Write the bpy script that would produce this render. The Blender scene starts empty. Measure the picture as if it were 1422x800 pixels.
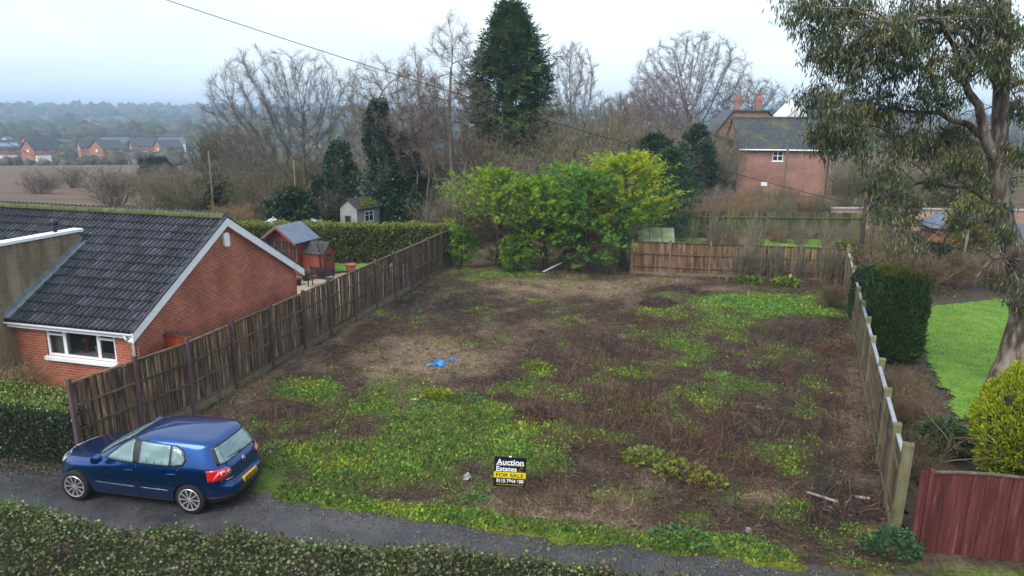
import bpy, bmesh, math, random
import numpy as np
from mathutils import Vector, Matrix
from mathutils.bvhtree import BVHTree

# ------------------------------------------------------------------ camera, sky, light
SC = bpy.context.scene
COL = SC.collection
R = math.radians

CAM_H = 7.7
TH = math.atan(0.24)
ROLL = 0.01
cam_d = bpy.data.cameras.new('camera')
cam_d.sensor_width = 36.0
cam_d.lens = 36.0 * 1000.0 / 1422.0
cam_d.clip_start = 0.1
cam_d.clip_end = 12000.0
cam = bpy.data.objects.new('camera', cam_d)
COL.objects.link(cam)
_f = Vector((0, math.cos(TH), -math.sin(TH)))
_u0 = Vector((0, math.sin(TH), math.cos(TH)))
_r0 = Vector((1, 0, 0))
_rt = _r0 * math.cos(ROLL) + _u0 * math.sin(ROLL)
_up = _u0 * math.cos(ROLL) - _r0 * math.sin(ROLL)
cam.matrix_world = Matrix(((_rt.x, _up.x, -_f.x, 0), (_rt.y, _up.y, -_f.y, 0), (_rt.z, _up.z, -_f.z, CAM_H), (0, 0, 0, 1)))
SC.camera = cam

SUN_EL, SUN_AZ = R(48), R(215)      # a soft sun somewhere behind the cloud, back-left of the camera
wd = bpy.data.worlds.new('World')
SC.world = wd
wd.use_nodes = True
nt = wd.node_tree
nt.nodes.clear()
o_ = nt.nodes.new('ShaderNodeOutputWorld')
bg = nt.nodes.new('ShaderNodeBackground')
bg.inputs['Strength'].default_value = 0.12
sky = nt.nodes.new('ShaderNodeTexSky')
sky.sky_type = 'NISHITA'
sky.sun_disc = False
sky.sun_elevation = SUN_EL
sky.sun_rotation = SUN_AZ
sky.air_density = 1.0
sky.dust_density = 3.0
tc = nt.nodes.new('ShaderNodeTexCoord')
mp = nt.nodes.new('ShaderNodeMapping')
mp.inputs['Scale'].default_value = (1, 1, 3.5)
nz = nt.nodes.new('ShaderNodeTexNoise')
nz.inputs['Scale'].default_value = 1.6
nz.inputs['Detail'].default_value = 5
nz.inputs['Roughness'].default_value = 0.55
cr = nt.nodes.new('ShaderNodeValToRGB')
cr.color_ramp.elements[0].position = 0.36
cr.color_ramp.elements[0].color = (3.0, 3.7, 4.35, 1)
cr.color_ramp.elements[1].position = 0.64
cr.color_ramp.elements[1].color = (4.35, 4.8, 5.2, 1)
mx = nt.nodes.new('ShaderNodeMixRGB')
mx.inputs['Fac'].default_value = 0.9        # cloud cover over the clear sky
nt.links.new(tc.outputs['Generated'], mp.inputs['Vector'])
nt.links.new(mp.outputs['Vector'], nz.inputs['Vector'])
nt.links.new(nz.outputs['Fac'], cr.inputs['Fac'])
nt.links.new(sky.outputs['Color'], mx.inputs['Color1'])
nt.links.new(cr.outputs['Color'], mx.inputs['Color2'])
nt.links.new(mx.outputs['Color'], bg.inputs['Color'])
nt.links.new(bg.outputs['Background'], o_.inputs['Surface'])

sun_d = bpy.data.lights.new('sun', 'SUN')
sun_d.energy = 1.5
sun_d.angle = R(40)
sun_d.color = (1.0, 0.96, 0.9)
sun = bpy.data.objects.new('sun', sun_d)
COL.objects.link(sun)
sun.rotation_euler = (R(90) - SUN_EL, 0, R(-35))
sun.location = (-10, -10, 40)

vs = SC.view_settings
vs.view_transform = 'Standard'
vs.look = 'None'
vs.gamma = 1
vs.exposure = 1.22
vs.use_curve_mapping = False
cy = SC.cycles
cy.use_denoising = True
cy.max_bounces = 5
cy.diffuse_bounces = 2
cy.glossy_bounces = 3
cy.transmission_bounces = 4
cy.volume_bounces = 0
cy.transparent_max_bounces = 8
cy.caustics_reflective = False
cy.caustics_refractive = False
cy.sample_clamp_indirect = 4

# ------------------------------------------------------------------ helpers
def link(o, parent=None):
    COL.objects.link(o)
    if parent is not None:
        o.parent = parent
    return o

def tag(o, label=None, cat=None, group=None, kind=None):
    if label: o['label'] = label
    if cat: o['category'] = cat
    if group: o['group'] = group
    if kind: o['kind'] = kind
    return o

def empty(name, loc=(0, 0, 0), rz=0.0, label=None, cat=None, group=None):
    o = bpy.data.objects.new(name, None)
    o.empty_display_size = 0.3
    o.location = loc
    o.rotation_euler = (0, 0, rz)
    link(o)
    return tag(o, label, cat, group)

def clone(o, parent=None):
    c = o.copy()
    COL.objects.link(c)
    c.parent = parent
    for ch in list(o.children):
        clone(ch, c)
    return c

def np_mesh(name, V, Fs, col=None, smooth=False, mats=()):
    V = np.asarray(V, np.float32).reshape(-1, 3)
    if not isinstance(Fs, (list, tuple)):
        Fs = [Fs]
    Fs = [np.asarray(f, np.int32) for f in Fs if len(f)]
    me = bpy.data.meshes.new(name)
    me.vertices.add(len(V))
    me.vertices.foreach_set('co', V.ravel())
    nl = sum(f.size for f in Fs)
    npoly = sum(len(f) for f in Fs)
    me.loops.add(nl)
    me.loops.foreach_set('vertex_index', np.concatenate([f.ravel() for f in Fs]))
    me.polygons.add(npoly)
    tot = np.concatenate([np.full(len(f), f.shape[1], np.int32) for f in Fs])
    st = np.concatenate([[0], np.cumsum(tot)[:-1]]).astype(np.int32)
    me.polygons.foreach_set('loop_start', st)
    if smooth:
        me.polygons.foreach_set('use_smooth', np.ones(npoly, bool))
    if col is not None:
        a = me.attributes.new('Col', 'FLOAT_COLOR', 'POINT')
        c = np.ones((len(V), 4), np.float32)
        c[:, :3] = col
        a.data.foreach_set('color', c.ravel())
    for m in mats:
        me.materials.append(m)
    me.update()
    me.validate()
    return me

def np_obj(name, V, Fs, mat, parent=None, col=None, smooth=False):
    o = bpy.data.objects.new(name, np_mesh(name, V, Fs, col, smooth, [mat]))
    return link(o, parent)

class MB:
    """collects boxes, prisms and tubes into one mesh"""
    def __init__(self):
        self.v = []; self.f = []
    def add(self, vs_, fs_):
        b = len(self.v)
        self.v += [tuple(p) for p in vs_]
        self.f += [tuple(i + b for i in f) for f in fs_]
        return self
    def box(self, x0, x1, y0, y1, z0, z1, M=None):
        p = [(x0,y0,z0),(x1,y0,z0),(x1,y1,z0),(x0,y1,z0),(x0,y0,z1),(x1,y0,z1),(x1,y1,z1),(x0,y1,z1)]
        if M is not None:
            p = [tuple(M @ Vector(q)) for q in p]
        return self.add(p, [(3,2,1,0),(4,5,6,7),(0,1,5,4),(1,2,6,5),(2,3,7,6),(3,0,4,7)])
    def prism(self, poly, a, b, axis='y'):
        """poly in the plane across axis, extruded from a to b"""
        n = len(poly)
        def P(p, t):
            return {'y': (p[0], t, p[1]), 'x': (t, p[0], p[1]), 'z': (p[0], p[1], t)}[axis]
        vs_ = [P(p, a) for p in poly] + [P(p, b) for p in poly]
        fs_ = [tuple(range(n)), tuple(range(2*n-1, n-1, -1))]
        fs_ += [(i, i+n, (i+1) % n + n, (i+1) % n) for i in range(n)]
        return self.add(vs_, fs_)
    def bar(self, p, q, w, h=None):
        """square bar from p to q"""
        h = h or w
        p, q = Vector(p), Vector(q)
        d = (q - p).normalized()
        up = Vector((0, 0, 1)) if abs(d.z) < 0.95 else Vector((0, 1, 0))
        s = d.cross(up).normalized(); u = s.cross(d)
        s *= w / 2; u *= h / 2
        vs_ = [p-s-u, p+s-u, p+s+u, p-s+u, q-s-u, q+s-u, q+s+u, q-s+u]
        return self.add(vs_, [(3,2,1,0),(4,5,6,7),(0,1,5,4),(1,2,6,5),(2,3,7,6),(3,0,4,7)])
    def tube(self, pts, rad, n=8, cap=True):
        pts = [Vector(p) for p in pts]
        if not hasattr(rad, '__len__'):
            rad = [rad] * len(pts)
        rings = []
        for i, p in enumerate(pts):
            t = (pts[min(i+1, len(pts)-1)] - pts[max(i-1, 0)]).normalized()
            up = Vector((0, 0, 1)) if abs(t.z) < 0.9 else Vector((1, 0, 0))
            s = t.cross(up).normalized(); u = s.cross(t)
            rings.append([p + (s*math.cos(2*math.pi*k/n) + u*math.sin(2*math.pi*k/n)) * rad[i] for k in range(n)])
        vs_ = [q for r in rings for q in r]
        fs_ = []
        for i in range(len(pts)-1):
            for k in range(n):
                a, b = i*n+k, i*n+(k+1) % n
                fs_.append((a, a+n, b+n, b))
        if cap:
            fs_.append(tuple(range(n)))
            fs_.append(tuple(range(len(vs_)-1, len(vs_)-n-1, -1)))
        return self.add(vs_, fs_)
    def lathe(self, prof, n=16, c=(0, 0, 0), cap=True):
        """prof: list of (r, z)"""
        vs_ = []
        for r, z in prof:
            for k in range(n):
                a = 2*math.pi*k/n
                vs_.append((c[0]+r*math.cos(a), c[1]+r*math.sin(a), c[2]+z))
        fs_ = []
        for i in range(len(prof)-1):
            for k in range(n):
                a, b = i*n+k, i*n+(k+1) % n
                fs_.append((a, b, b+n, a+n))
        if cap:
            fs_.append(tuple(range(n-1, -1, -1)))
            fs_.append(tuple(range(len(vs_)-n, len(vs_))))
        return self.add(vs_, fs_)
    def mesh(self, name, mat, smooth=False):
        me = bpy.data.meshes.new(name)
        me.from_pydata(self.v, [], self.f)
        if mat is not None:
            me.materials.append(mat)
        bm = bmesh.new(); bm.from_mesh(me)
        bmesh.ops.recalc_face_normals(bm, faces=bm.faces)
        bm.to_mesh(me); bm.free()
        if smooth:
            me.polygons.foreach_set('use_smooth', [True]*len(me.polygons))
        me.update()
        return me
    def build(self, name, mat, parent=None, smooth=False, loc=None, bevel=0):
        o = bpy.data.objects.new(name, self.mesh(name, mat, smooth))
        if loc: o.location = loc
        if bevel:
            m = o.modifiers.new('bevel', 'BEVEL'); m.width = bevel; m.segments = 2; m.limit_method = 'ANGLE'
        return link(o, parent)

def inst(mesh, name, parent=None, M=None, loc=None, rz=None):
    o = bpy.data.objects.new(name, mesh)
    link(o, parent)
    if M is not None: o.matrix_local = M
    if loc is not None: o.location = loc
    if rz is not None: o.rotation_euler = (0, 0, rz)
    return o

# value noise for masks and heights
_rngn = np.random.default_rng(7)
_tab = _rngn.random((256, 256))
def vnoise(x, y, s=1.0, oct=3):
    x = np.asarray(x, float); y = np.asarray(y, float)
    out = 0; amp = 1; tot = 0
    for o in range(oct):
        xx = x*s*2**o + 37.1*o; yy = y*s*2**o + 91.7*o
        xi = np.floor(xx).astype(int); yi = np.floor(yy).astype(int)
        fx = xx-xi; fy = yy-yi
        fx = fx*fx*(3-2*fx); fy = fy*fy*(3-2*fy)
        a = _tab[xi % 256, yi % 256]; b = _tab[(xi+1) % 256, yi % 256]
        c = _tab[xi % 256, (yi+1) % 256]; d = _tab[(xi+1) % 256, (yi+1) % 256]
        out = out + amp*((a*(1-fx)+b*fx)*(1-fy)+(c*(1-fx)+d*fx)*fy)
        tot += amp; amp *= 0.5
    return out/tot

def unit(v):
    return v/np.maximum(np.linalg.norm(v, axis=-1, keepdims=True), 1e-9)

def cards(P, D, L, W, C, rng, jit=0.15, bend=0.25, roll=None):
    """kite-shaped leaves: P base (N,3), D direction (N,3); returns V, F, colours"""
    P = np.asarray(P, float); D = unit(np.asarray(D, float)); N = len(P)
    L = np.broadcast_to(L, (N,)); W = np.broadcast_to(W, (N,))
    r = rng.normal(size=(N, 3)) if roll is None else roll
    S = unit(np.cross(D, r)); U = np.cross(S, D)
    L1 = L[:, None]; W1 = W[:, None]
    mid = P + D*L1*0.5 + U*L1*bend*0.35
    tip = P + D*L1
    V = np.stack([P, mid + S*W1*0.5, tip, mid - S*W1*0.5], 1).reshape(-1, 3)
    F = np.arange(4*N).reshape(N, 4)
    C = np.broadcast_to(C, (N, 3))*(1 + rng.normal(0, jit, (N, 1)))
    return V, F, np.repeat(np.clip(C, 0.002, 1), 4, 0)

def join(parts):
    """list of (V,F,C) -> V,F,C (same face size)"""
    off = 0; Vs = []; Fs = []; Cs = []
    for V, F, C in parts:
        Vs.append(V); Fs.append(F+off); Cs.append(C); off += len(V)
    return np.concatenate(Vs), np.concatenate(Fs), np.concatenate(Cs)

def pick(rng, pal, n, w=None):
    pal = np.array(pal)
    return pal[rng.choice(len(pal), n, p=w)]

def tubes(paths, radii, n):
    """paths (B,K,3), radii (B,K) -> V,F quads"""
    B, K, _ = paths.shape
    T = unit(np.gradient(paths, axis=1))
    ref = np.where(np.abs(T[..., 2:3]) < 0.9, np.array([0, 0, 1.0]), np.array([1.0, 0, 0]))
    S = unit(np.cross(T, ref)); U = np.cross(S, T)
    a = np.arange(n)*2*np.pi/n
    V = paths[:, :, None, :] + radii[:, :, None, None]*(S[:, :, None, :]*np.cos(a)[None, None, :, None] + U[:, :, None, :]*np.sin(a)[None, None, :, None])
    idx = np.arange(B*K*n).reshape(B, K, n)
    q = np.stack([idx[:, :-1], idx[:, 1:], np.roll(idx, -1, 2)[:, 1:], np.roll(idx, -1, 2)[:, :-1]], -1)
    return V.reshape(-1, 3), q.reshape(-1, 4)

def grow(rng, P, D, L, Rr, levels, col0, col1):
    """branching skeleton, one array of branches per level. Returns V,F,C and the branch paths of every level."""
    P = np.atleast_2d(np.array(P, float)); D = unit(np.atleast_2d(np.array(D, float)))
    L = np.atleast_1d(np.array(L, float)); Rr = np.atleast_1d(np.array(Rr, float))
    parts = []; allp = []
    nl = len(levels)
    for li, lv in enumerate(levels):
        K = lv.get('K', 5); B = len(P)
        paths = np.zeros((B, K, 3)); paths[:, 0] = P
        d = D.copy()
        step = L/(K-1)
        for k in range(1, K):
            d = unit(d + rng.normal(0, lv.get('wob', 0.12), (B, 3)) + np.array([0, 0, lv.get('up', 0.05)]))
            paths[:, k] = paths[:, k-1] + d*step[:, None]
        t = np.linspace(0, 1, K)[None]
        taper = lv.get('taper', 0.55)
        rad = Rr[:, None]*(1-(1-taper)*t)
        if lv.get('card'):
            V, F, cc = cards(P, paths[:, -1]-P, L, np.maximum(Rr*2.2, .006), np.array(col1), rng, .15, .3)
            parts.append((V, F, cc)); allp.append((paths, None)); break
        V, F = tubes(paths, rad, lv.get('n', 5))
        c = np.array(col0)*(1-li/max(nl-1, 1)) + np.array(col1)*(li/max(nl-1, 1))
        cc = np.repeat(np.repeat((c[None]*(1+rng.normal(0, .12, (B, 1))))[:, None], K*lv.get('n', 5), 1).reshape(-1, 3), 1, 0)
        parts.append((V, F, np.clip(cc, 0.003, 1)))
        allp.append((paths, rad))
        if li == nl-1: break
        nc = lv['nc']; tm = lv.get('tmin', 0.35)
        tt = tm + (1-tm)*(np.arange(nc)[None] + rng.random((B, nc)))/nc
        tt = np.minimum(tt, 0.995)
        pos = tt*(K-1); i0 = np.floor(pos).astype(int); fr = (pos-i0)[..., None]
        bi = np.arange(B)[:, None]
        Pn = paths[bi, i0]*(1-fr) + paths[bi, i0+1]*fr
        T = unit(paths[bi, i0+1]-paths[bi, i0])
        ph = rng.random((B, 1))*6.28 + np.arange(nc)[None]*2.4 + rng.normal(0, .4, (B, nc))
        ref = unit(rng.normal(size=(B, nc, 3)))
        s = unit(np.cross(T, np.where(np.abs(T[..., 2:3]) < .9, np.array([0, 0, 1.]), np.array([1., 0, 0]))))
        u = np.cross(s, T)
        side = s*np.cos(ph)[..., None] + u*np.sin(ph)[..., None]
        an = lv.get('ang', 0.7)*(1+rng.normal(0, .22, (B, nc)))
        an = an*(1.15-0.45*tt)
        Dn = T*np.cos(an)[..., None] + side*np.sin(an)[..., None]
        lr = lv.get('lr', 0.65)
        Ln = L[:, None]*lr*(1.15-0.55*(tt-tm)/(1-tm))*(1+rng.normal(0, .18, (B, nc)))
        rr = Rr[:, None]*(1-(1-taper)*tt)*lv.get('rr', 0.6)
        P = Pn.reshape(-1, 3); D = Dn.reshape(-1, 3); L = np.maximum(Ln.reshape(-1), 0.03); Rr = np.maximum(rr.reshape(-1), lv.get('rmin', 0.003))
    V, F, C = join(parts)
    return V, F, C, allp
# ------------------------------------------------------------------ materials
def newmat(name):
    m = bpy.data.materials.new(name); m.use_nodes = True
    t = m.node_tree; b = t.nodes['Principled BSDF']
    return m, t, b

def nd(t, typ, **kw):
    n = t.nodes.new(typ)
    for k, v in kw.items():
        if k in n.inputs: n.inputs[k].default_value = v
        else: setattr(n, k, v)
    return n

def ramp(t, src, stops):
    r = t.nodes.new('ShaderNodeValToRGB')
    e = r.color_ramp.elements
    while len(e) < len(stops): e.new(0.5)
    for i, (p, c) in enumerate(stops):
        e[i].position = p; e[i].color = (*c, 1)
    t.links.new(src, r.inputs['Fac'])
    return r

def bump(t, b, src, strength=0.3, dist=0.01):
    n = nd(t, 'ShaderNodeBump', Strength=strength, Distance=dist)
    t.links.new(src, n.inputs['Height']); t.links.new(n.outputs['Normal'], b.inputs['Normal'])
    return n

def mat_noise(name, stops, scale=6, rough=0.8, bumpv=0.3, dist=0.01, detail=6, stretch=None, spec=0.3, objrand=0.0, coord='Object', metal=0.0):
    m, t, b = newmat(name)
    tcn = t.nodes.new('ShaderNodeTexCoord'); v = tcn.outputs[coord]
    if stretch:
        mp_ = nd(t, 'ShaderNodeMapping'); mp_.inputs['Scale'].default_value = stretch
        t.links.new(v, mp_.inputs['Vector']); v = mp_.outputs['Vector']
    if objrand:
        oi = t.nodes.new('ShaderNodeObjectInfo')
        ad = nd(t, 'ShaderNodeVectorMath', operation='ADD')
        ml = nd(t, 'ShaderNodeMath', operation='MULTIPLY'); ml.inputs[1].default_value = 53.0
        t.links.new(oi.outputs['Random'], ml.inputs[0])
        t.links.new(v, ad.inputs[0]); t.links.new(ml.outputs[0], ad.inputs[1]); v = ad.outputs[0]
    n = nd(t, 'ShaderNodeTexNoise', Scale=scale, Detail=detail, Roughness=0.62)
    t.links.new(v, n.inputs['Vector'])
    r = ramp(t, n.outputs['Fac'], stops)
    out = r.outputs['Color']
    if objrand:
        hs = nd(t, 'ShaderNodeHueSaturation')
        mr = nd(t, 'ShaderNodeMapRange'); mr.inputs['To Min'].default_value = 1-objrand; mr.inputs['To Max'].default_value = 1+objrand
        t.links.new(oi.outputs['Random'], mr.inputs['Value']); t.links.new(mr.outputs['Result'], hs.inputs['Value'])
        t.links.new(out, hs.inputs['Color']); out = hs.outputs['Color']
    t.links.new(out, b.inputs['Base Color'])
    b.inputs['Roughness'].default_value = rough
    b.inputs['Specular IOR Level'].default_value = spec
    b.inputs['Metallic'].default_value = metal
    if bumpv: bump(t, b, n.outputs['Fac'], bumpv, dist)
    return m

def mat_plain(name, c, rough=0.5, spec=0.5, metal=0.0, coat=0.0, var=0.12, scale=8):
    m = mat_noise(name, [(0.3, tuple(x*(1-var) for x in c)), (0.7, tuple(min(1, x*(1+var)) for x in c))], scale, rough, 0.05, 0.004, 4, spec=spec, metal=metal)
    if coat:
        b = m.node_tree.nodes['Principled BSDF']; b.inputs['Coat Weight'].default_value = coat; b.inputs['Coat Roughness'].default_value = 0.03
    return m

def mat_attr(name, rough=0.7, transl=0.0, nscale=0.0, spec=0.25, nlo=0.6, nhi=1.3):
    m, t, b = newmat(name)
    a = nd(t, 'ShaderNodeAttribute', attribute_name='Col')
    out = a.outputs['Color']
    if nscale:
        tcn = t.nodes.new('ShaderNodeTexCoord')
        n = nd(t, 'ShaderNodeTexNoise', Scale=nscale, Detail=5)
        t.links.new(tcn.outputs['Object'], n.inputs['Vector'])
        r = ramp(t, n.outputs['Fac'], [(0.3, (nlo,)*3), (0.7, (nhi,)*3)])
        mm = nd(t, 'ShaderNodeMixRGB', blend_type='MULTIPLY', Fac=1.0)
        t.links.new(out, mm.inputs['Color1']); t.links.new(r.outputs['Color'], mm.inputs['Color2']); out = mm.outputs['Color']
    t.links.new(out, b.inputs['Base Color'])
    b.inputs['Roughness'].default_value = rough
    b.inputs['Specular IOR Level'].default_value = spec
    if transl:
        tr = t.nodes.new('ShaderNodeBsdfTranslucent'); t.links.new(out, tr.inputs['Color'])
        ms = nd(t, 'ShaderNodeMixShader', Fac=transl)
        t.links.new(b.outputs[0], ms.inputs[1]); t.links.new(tr.outputs[0], ms.inputs[2])
        t.links.new(ms.outputs[0], t.nodes['Material Output'].inputs['Surface'])
    return m

def wall_vec(t):
    """(along wall, height) from object space, whichever way the wall faces"""
    tcn = t.nodes.new('ShaderNodeTexCoord')
    sp = t.nodes.new('ShaderNodeSeparateXYZ'); t.links.new(tcn.outputs['Object'], sp.inputs[0])
    sn = t.nodes.new('ShaderNodeSeparateXYZ'); t.links.new(tcn.outputs['Normal'], sn.inputs[0])
    ab = nd(t, 'ShaderNodeMath', operation='ABSOLUTE'); t.links.new(sn.outputs['X'], ab.inputs[0])
    gt = nd(t, 'ShaderNodeMath', operation='GREATER_THAN'); gt.inputs[1].default_value = 0.6
    t.links.new(ab.outputs[0], gt.inputs[0])
    mx_ = nd(t, 'ShaderNodeMix'); mx_.data_type = 'FLOAT'
    t.links.new(gt.outputs[0], mx_.inputs[0]); t.links.new(sp.outputs['X'], mx_.inputs[2]); t.links.new(sp.outputs['Y'], mx_.inputs[3])
    cb = t.nodes.new('ShaderNodeCombineXYZ')
    t.links.new(mx_.outputs[0], cb.inputs['X']); t.links.new(sp.outputs['Z'], cb.inputs['Y'])
    return cb.outputs[0], tcn

def mat_brick(name, c1, c2, mortar, stain=(0.55, 1.15), bw=0.225, bh=0.075, stainscale=1.1, streak=None):
    m, t, b = newmat(name)
    v, tcn = wall_vec(t)
    bt = nd(t, 'ShaderNodeTexBrick', Scale=1.0)
    bt.inputs['Color1'].default_value = (*c1, 1); bt.inputs['Color2'].default_value = (*c2, 1); bt.inputs['Mortar'].default_value = (*mortar, 1)
    bt.inputs['Mortar Size'].default_value = 0.007; bt.inputs['Mortar Smooth'].default_value = 0.2
    bt.inputs['Brick Width'].default_value = bw; bt.inputs['Row Height'].default_value = bh; bt.inputs['Bias'].default_value = -0.1
    t.links.new(v, bt.inputs['Vector'])
    n = nd(t, 'ShaderNodeTexNoise', Scale=stainscale, Detail=8, Roughness=0.65)
    if streak:
        mp_ = nd(t, 'ShaderNodeMapping'); mp_.inputs['Scale'].default_value = streak
        t.links.new(tcn.outputs['Object'], mp_.inputs['Vector']); t.links.new(mp_.outputs['Vector'], n.inputs['Vector'])
    else:
        t.links.new(tcn.outputs['Object'], n.inputs['Vector'])
    r = ramp(t, n.outputs['Fac'], [(0.3, (stain[0],)*3), (0.65, (stain[1],)*3)])
    mm = nd(t, 'ShaderNodeMixRGB', blend_type='MULTIPLY', Fac=1.0)
    t.links.new(bt.outputs['Color'], mm.inputs['Color1']); t.links.new(r.outputs['Color'], mm.inputs['Color2'])
    t.links.new(mm.outputs['Color'], b.inputs['Base Color'])
    b.inputs['Roughness'].default_value = 0.85; b.inputs['Specular IOR Level'].default_value = 0.2
    inv = nd(t, 'ShaderNodeMath', operation='SUBTRACT'); inv.inputs[0].default_value = 1.0
    t.links.new(bt.outputs['Fac'], inv.inputs[1]); bump(t, b, inv.outputs[0], 0.5, 0.008)
    return m

def mat_glass(name, tint=(0.02, 0.025, 0.03), rough=0.04):
    m, t, b = newmat(name)
    n = nd(t, 'ShaderNodeTexNoise', Scale=1.7, Detail=2)
    r = ramp(t, n.outputs['Fac'], [(0.35, tint), (0.7, tuple(x*1.6 for x in tint))])
    t.links.new(r.outputs['Color'], b.inputs['Base Color'])
    b.inputs['Roughness'].default_value = rough; b.inputs['Specular IOR Level'].default_value = 0.9
    return m

M = {}
M['leaf'] = mat_attr('leaf_colours', 0.55, 0.3, 0, 0.3)
M['glossleaf'] = mat_attr('glossy_leaf_colours', 0.35, 0.15, 0, 0.5)
M['dead'] = mat_attr('dead_stem_colours', 0.9, 0.1, 0, 0.1)
M['bark'] = mat_attr('bark_colours', 0.9, 0, 2.5, 0.15)
M['farwood'] = mat_attr('far_wood_colours', 0.95, 0, 0.3, 0.05)
M['brick'] = mat_brick('red_brick', (0.34, 0.082, 0.046), (0.44, 0.125, 0.068), (0.42, 0.29, 0.22), (0.62, 1.18))
M['brick2'] = mat_brick('dark_red_brick', (0.29, 0.13, 0.095), (0.36, 0.175, 0.13), (0.34, 0.28, 0.23), (0.6, 1.2), stainscale=0.6)
M['pinkbrick'] = mat_brick('pale_pink_brick', (0.36, 0.2, 0.15), (0.42, 0.25, 0.19), (0.38, 0.31, 0.26), (0.75, 1.15), stainscale=0.5)
M['buff'] = mat_brick('buff_brick', (0.29, 0.22, 0.135), (0.35, 0.27, 0.17), (0.27, 0.21, 0.15), (0.4, 1.12), stainscale=1.0, streak=(1, 2.2, 0.35))
M['orangebrick'] = mat_brick('orange_brick', (0.33, 0.11, 0.06), (0.4, 0.15, 0.085), (0.34, 0.2, 0.14), (0.8, 1.15), stainscale=0.4)
M['tile'] = mat_noise('concrete_roof_tile', [(0.25, (0.012, 0.012, 0.016)), (0.48, (0.026, 0.027, 0.036)), (0.64, (0.05, 0.052, 0.064)), (0.8, (0.13, 0.13, 0.12))], 7, 0.5, 0.35, 0.006, 8, objrand=0.5, spec=0.4)
M['ridge'] = mat_noise('mossy_ridge_tile', [(0.3, (0.05, 0.05, 0.045)), (0.45, (0.075, 0.08, 0.03)), (0.6, (0.11, 0.11, 0.035)), (0.75, (0.07, 0.066, 0.05))], 5, 0.95, 0.9, 0.02, 8, objrand=0.2)
M['white'] = mat_noise('white_paint', [(0.3, (0.74, 0.76, 0.78)), (0.7, (0.88, 0.89, 0.9))], 3, 0.4, 0.05, 0.003)
M['lead'] = mat_noise('lead_flashing', [(0.3, (0.12, 0.15, 0.18)), (0.7, (0.24, 0.29, 0.33))], 5, 0.6, 0.3, 0.01)
M['black'] = mat_plain('black_plastic', (0.012, 0.012, 0.014), 0.45)
M['dark'] = mat_noise('room_dark', [(0.3, (0.01, 0.009, 0.008)), (0.7, (0.03, 0.026, 0.022))], 2, 0.9, 0)
M['glass'] = mat_glass('window_glass')
M['redwood'] = mat_noise('red_stained_wood', [(0.25, (0.13, 0.025, 0.018)), (0.5, (0.2, 0.042, 0.028)), (0.75, (0.27, 0.075, 0.05))], 3, 0.75, 0.4, 0.006, 8, stretch=(4, 4, 0.5), objrand=0.15)
M['maroon'] = mat_noise('maroon_fence_stain', [(0.22, (0.035, 0.01, 0.01)), (0.45, (0.085, 0.02, 0.019)), (0.62, (0.13, 0.036, 0.032)), (0.74, (0.24, 0.12, 0.09)), (0.85, (0.1, 0.085, 0.05))], 2.5, 0.8, 0.4, 0.006, 9, stretch=(5, 5, 0.45), objrand=0.2)
M['orangegate'] = mat_noise('orange_red_gate', [(0.3, (0.3, 0.045, 0.012)), (0.7, (0.45, 0.085, 0.02))], 3, 0.6, 0.3, 0.005, stretch=(4, 4, 0.5))
M['slat'] = mat_noise('weathered_fence_slat', [(0.25, (0.014, 0.008, 0.006)), (0.43, (0.075, 0.048, 0.032)), (0.54, (0.15, 0.094, 0.058)), (0.67, (0.28, 0.215, 0.165)), (0.82, (0.09, 0.085, 0.045))], 2.2, 0.9, 0.6, 0.008, 9, stretch=(7, 7, 0.55), objrand=0.38)
M['slat2'] = mat_noise('greened_fence_board', [(0.22, (0.04, 0.03, 0.018)), (0.45, (0.1, 0.075, 0.045)), (0.62, (0.16, 0.125, 0.075)), (0.78, (0.14, 0.145, 0.06))], 2.0, 0.9, 0.6, 0.008, 9, stretch=(6, 6, 0.5), objrand=0.35)
M['slat3'] = mat_noise('back_fence_board', [(0.22, (0.022, 0.013, 0.009)), (0.43, (0.11, 0.06, 0.036)), (0.58, (0.23, 0.135, 0.082)), (0.75, (0.16, 0.14, 0.06))], 1.6, 0.9, 0.5, 0.008, 8, stretch=(3, 3, 0.6), objrand=0.35)
M['rail'] = mat_noise('fence_rail', [(0.3, (0.055, 0.038, 0.025)), (0.6, (0.13, 0.095, 0.06)), (0.8, (0.21, 0.165, 0.11))], 5, 0.9, 0.5, 0.006, stretch=(1, 1, 1), objrand=0.3)
M['post'] = mat_noise('painted_steel_post', [(0.3, (0.075, 0.045, 0.05)), (0.7, (0.14, 0.09, 0.095))], 4, 0.6, 0.2, 0.004, objrand=0.15)
M['concrete'] = mat_noise('mossy_concrete', [(0.25, (0.07, 0.07, 0.03)), (0.45, (0.145, 0.13, 0.065)), (0.7, (0.2, 0.18, 0.12))], 4, 0.9, 0.5, 0.01, 8, stretch=(2, 2, 0.8), objrand=0.15)
M['gravelboard'] = mat_noise('gravel_board', [(0.3, (0.1, 0.085, 0.055)), (0.55, (0.19, 0.16, 0.11)), (0.75, (0.16, 0.16, 0.075))], 4, 0.95, 0.5, 0.01, objrand=0.2)
M['bluefelt'] = mat_noise('blue_grey_felt', [(0.3, (0.1, 0.135, 0.19)), (0.7, (0.16, 0.2, 0.26))], 4, 0.75, 0.2, 0.005)
M['darkfelt'] = mat_noise('dark_felt', [(0.3, (0.02, 0.02, 0.022)), (0.7, (0.07, 0.07, 0.07))], 5, 0.7, 0.3, 0.01)
M['greyboard'] = mat_noise('grey_render_board', [(0.3, (0.24, 0.24, 0.235)), (0.7, (0.36, 0.36, 0.345))], 4, 0.85, 0.2, 0.005)
M['slate'] = mat_noise('grey_slate', [(0.3, (0.06, 0.068, 0.085)), (0.7, (0.12, 0.13, 0.15))], 3, 0.6, 0.2, 0.005)
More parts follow.
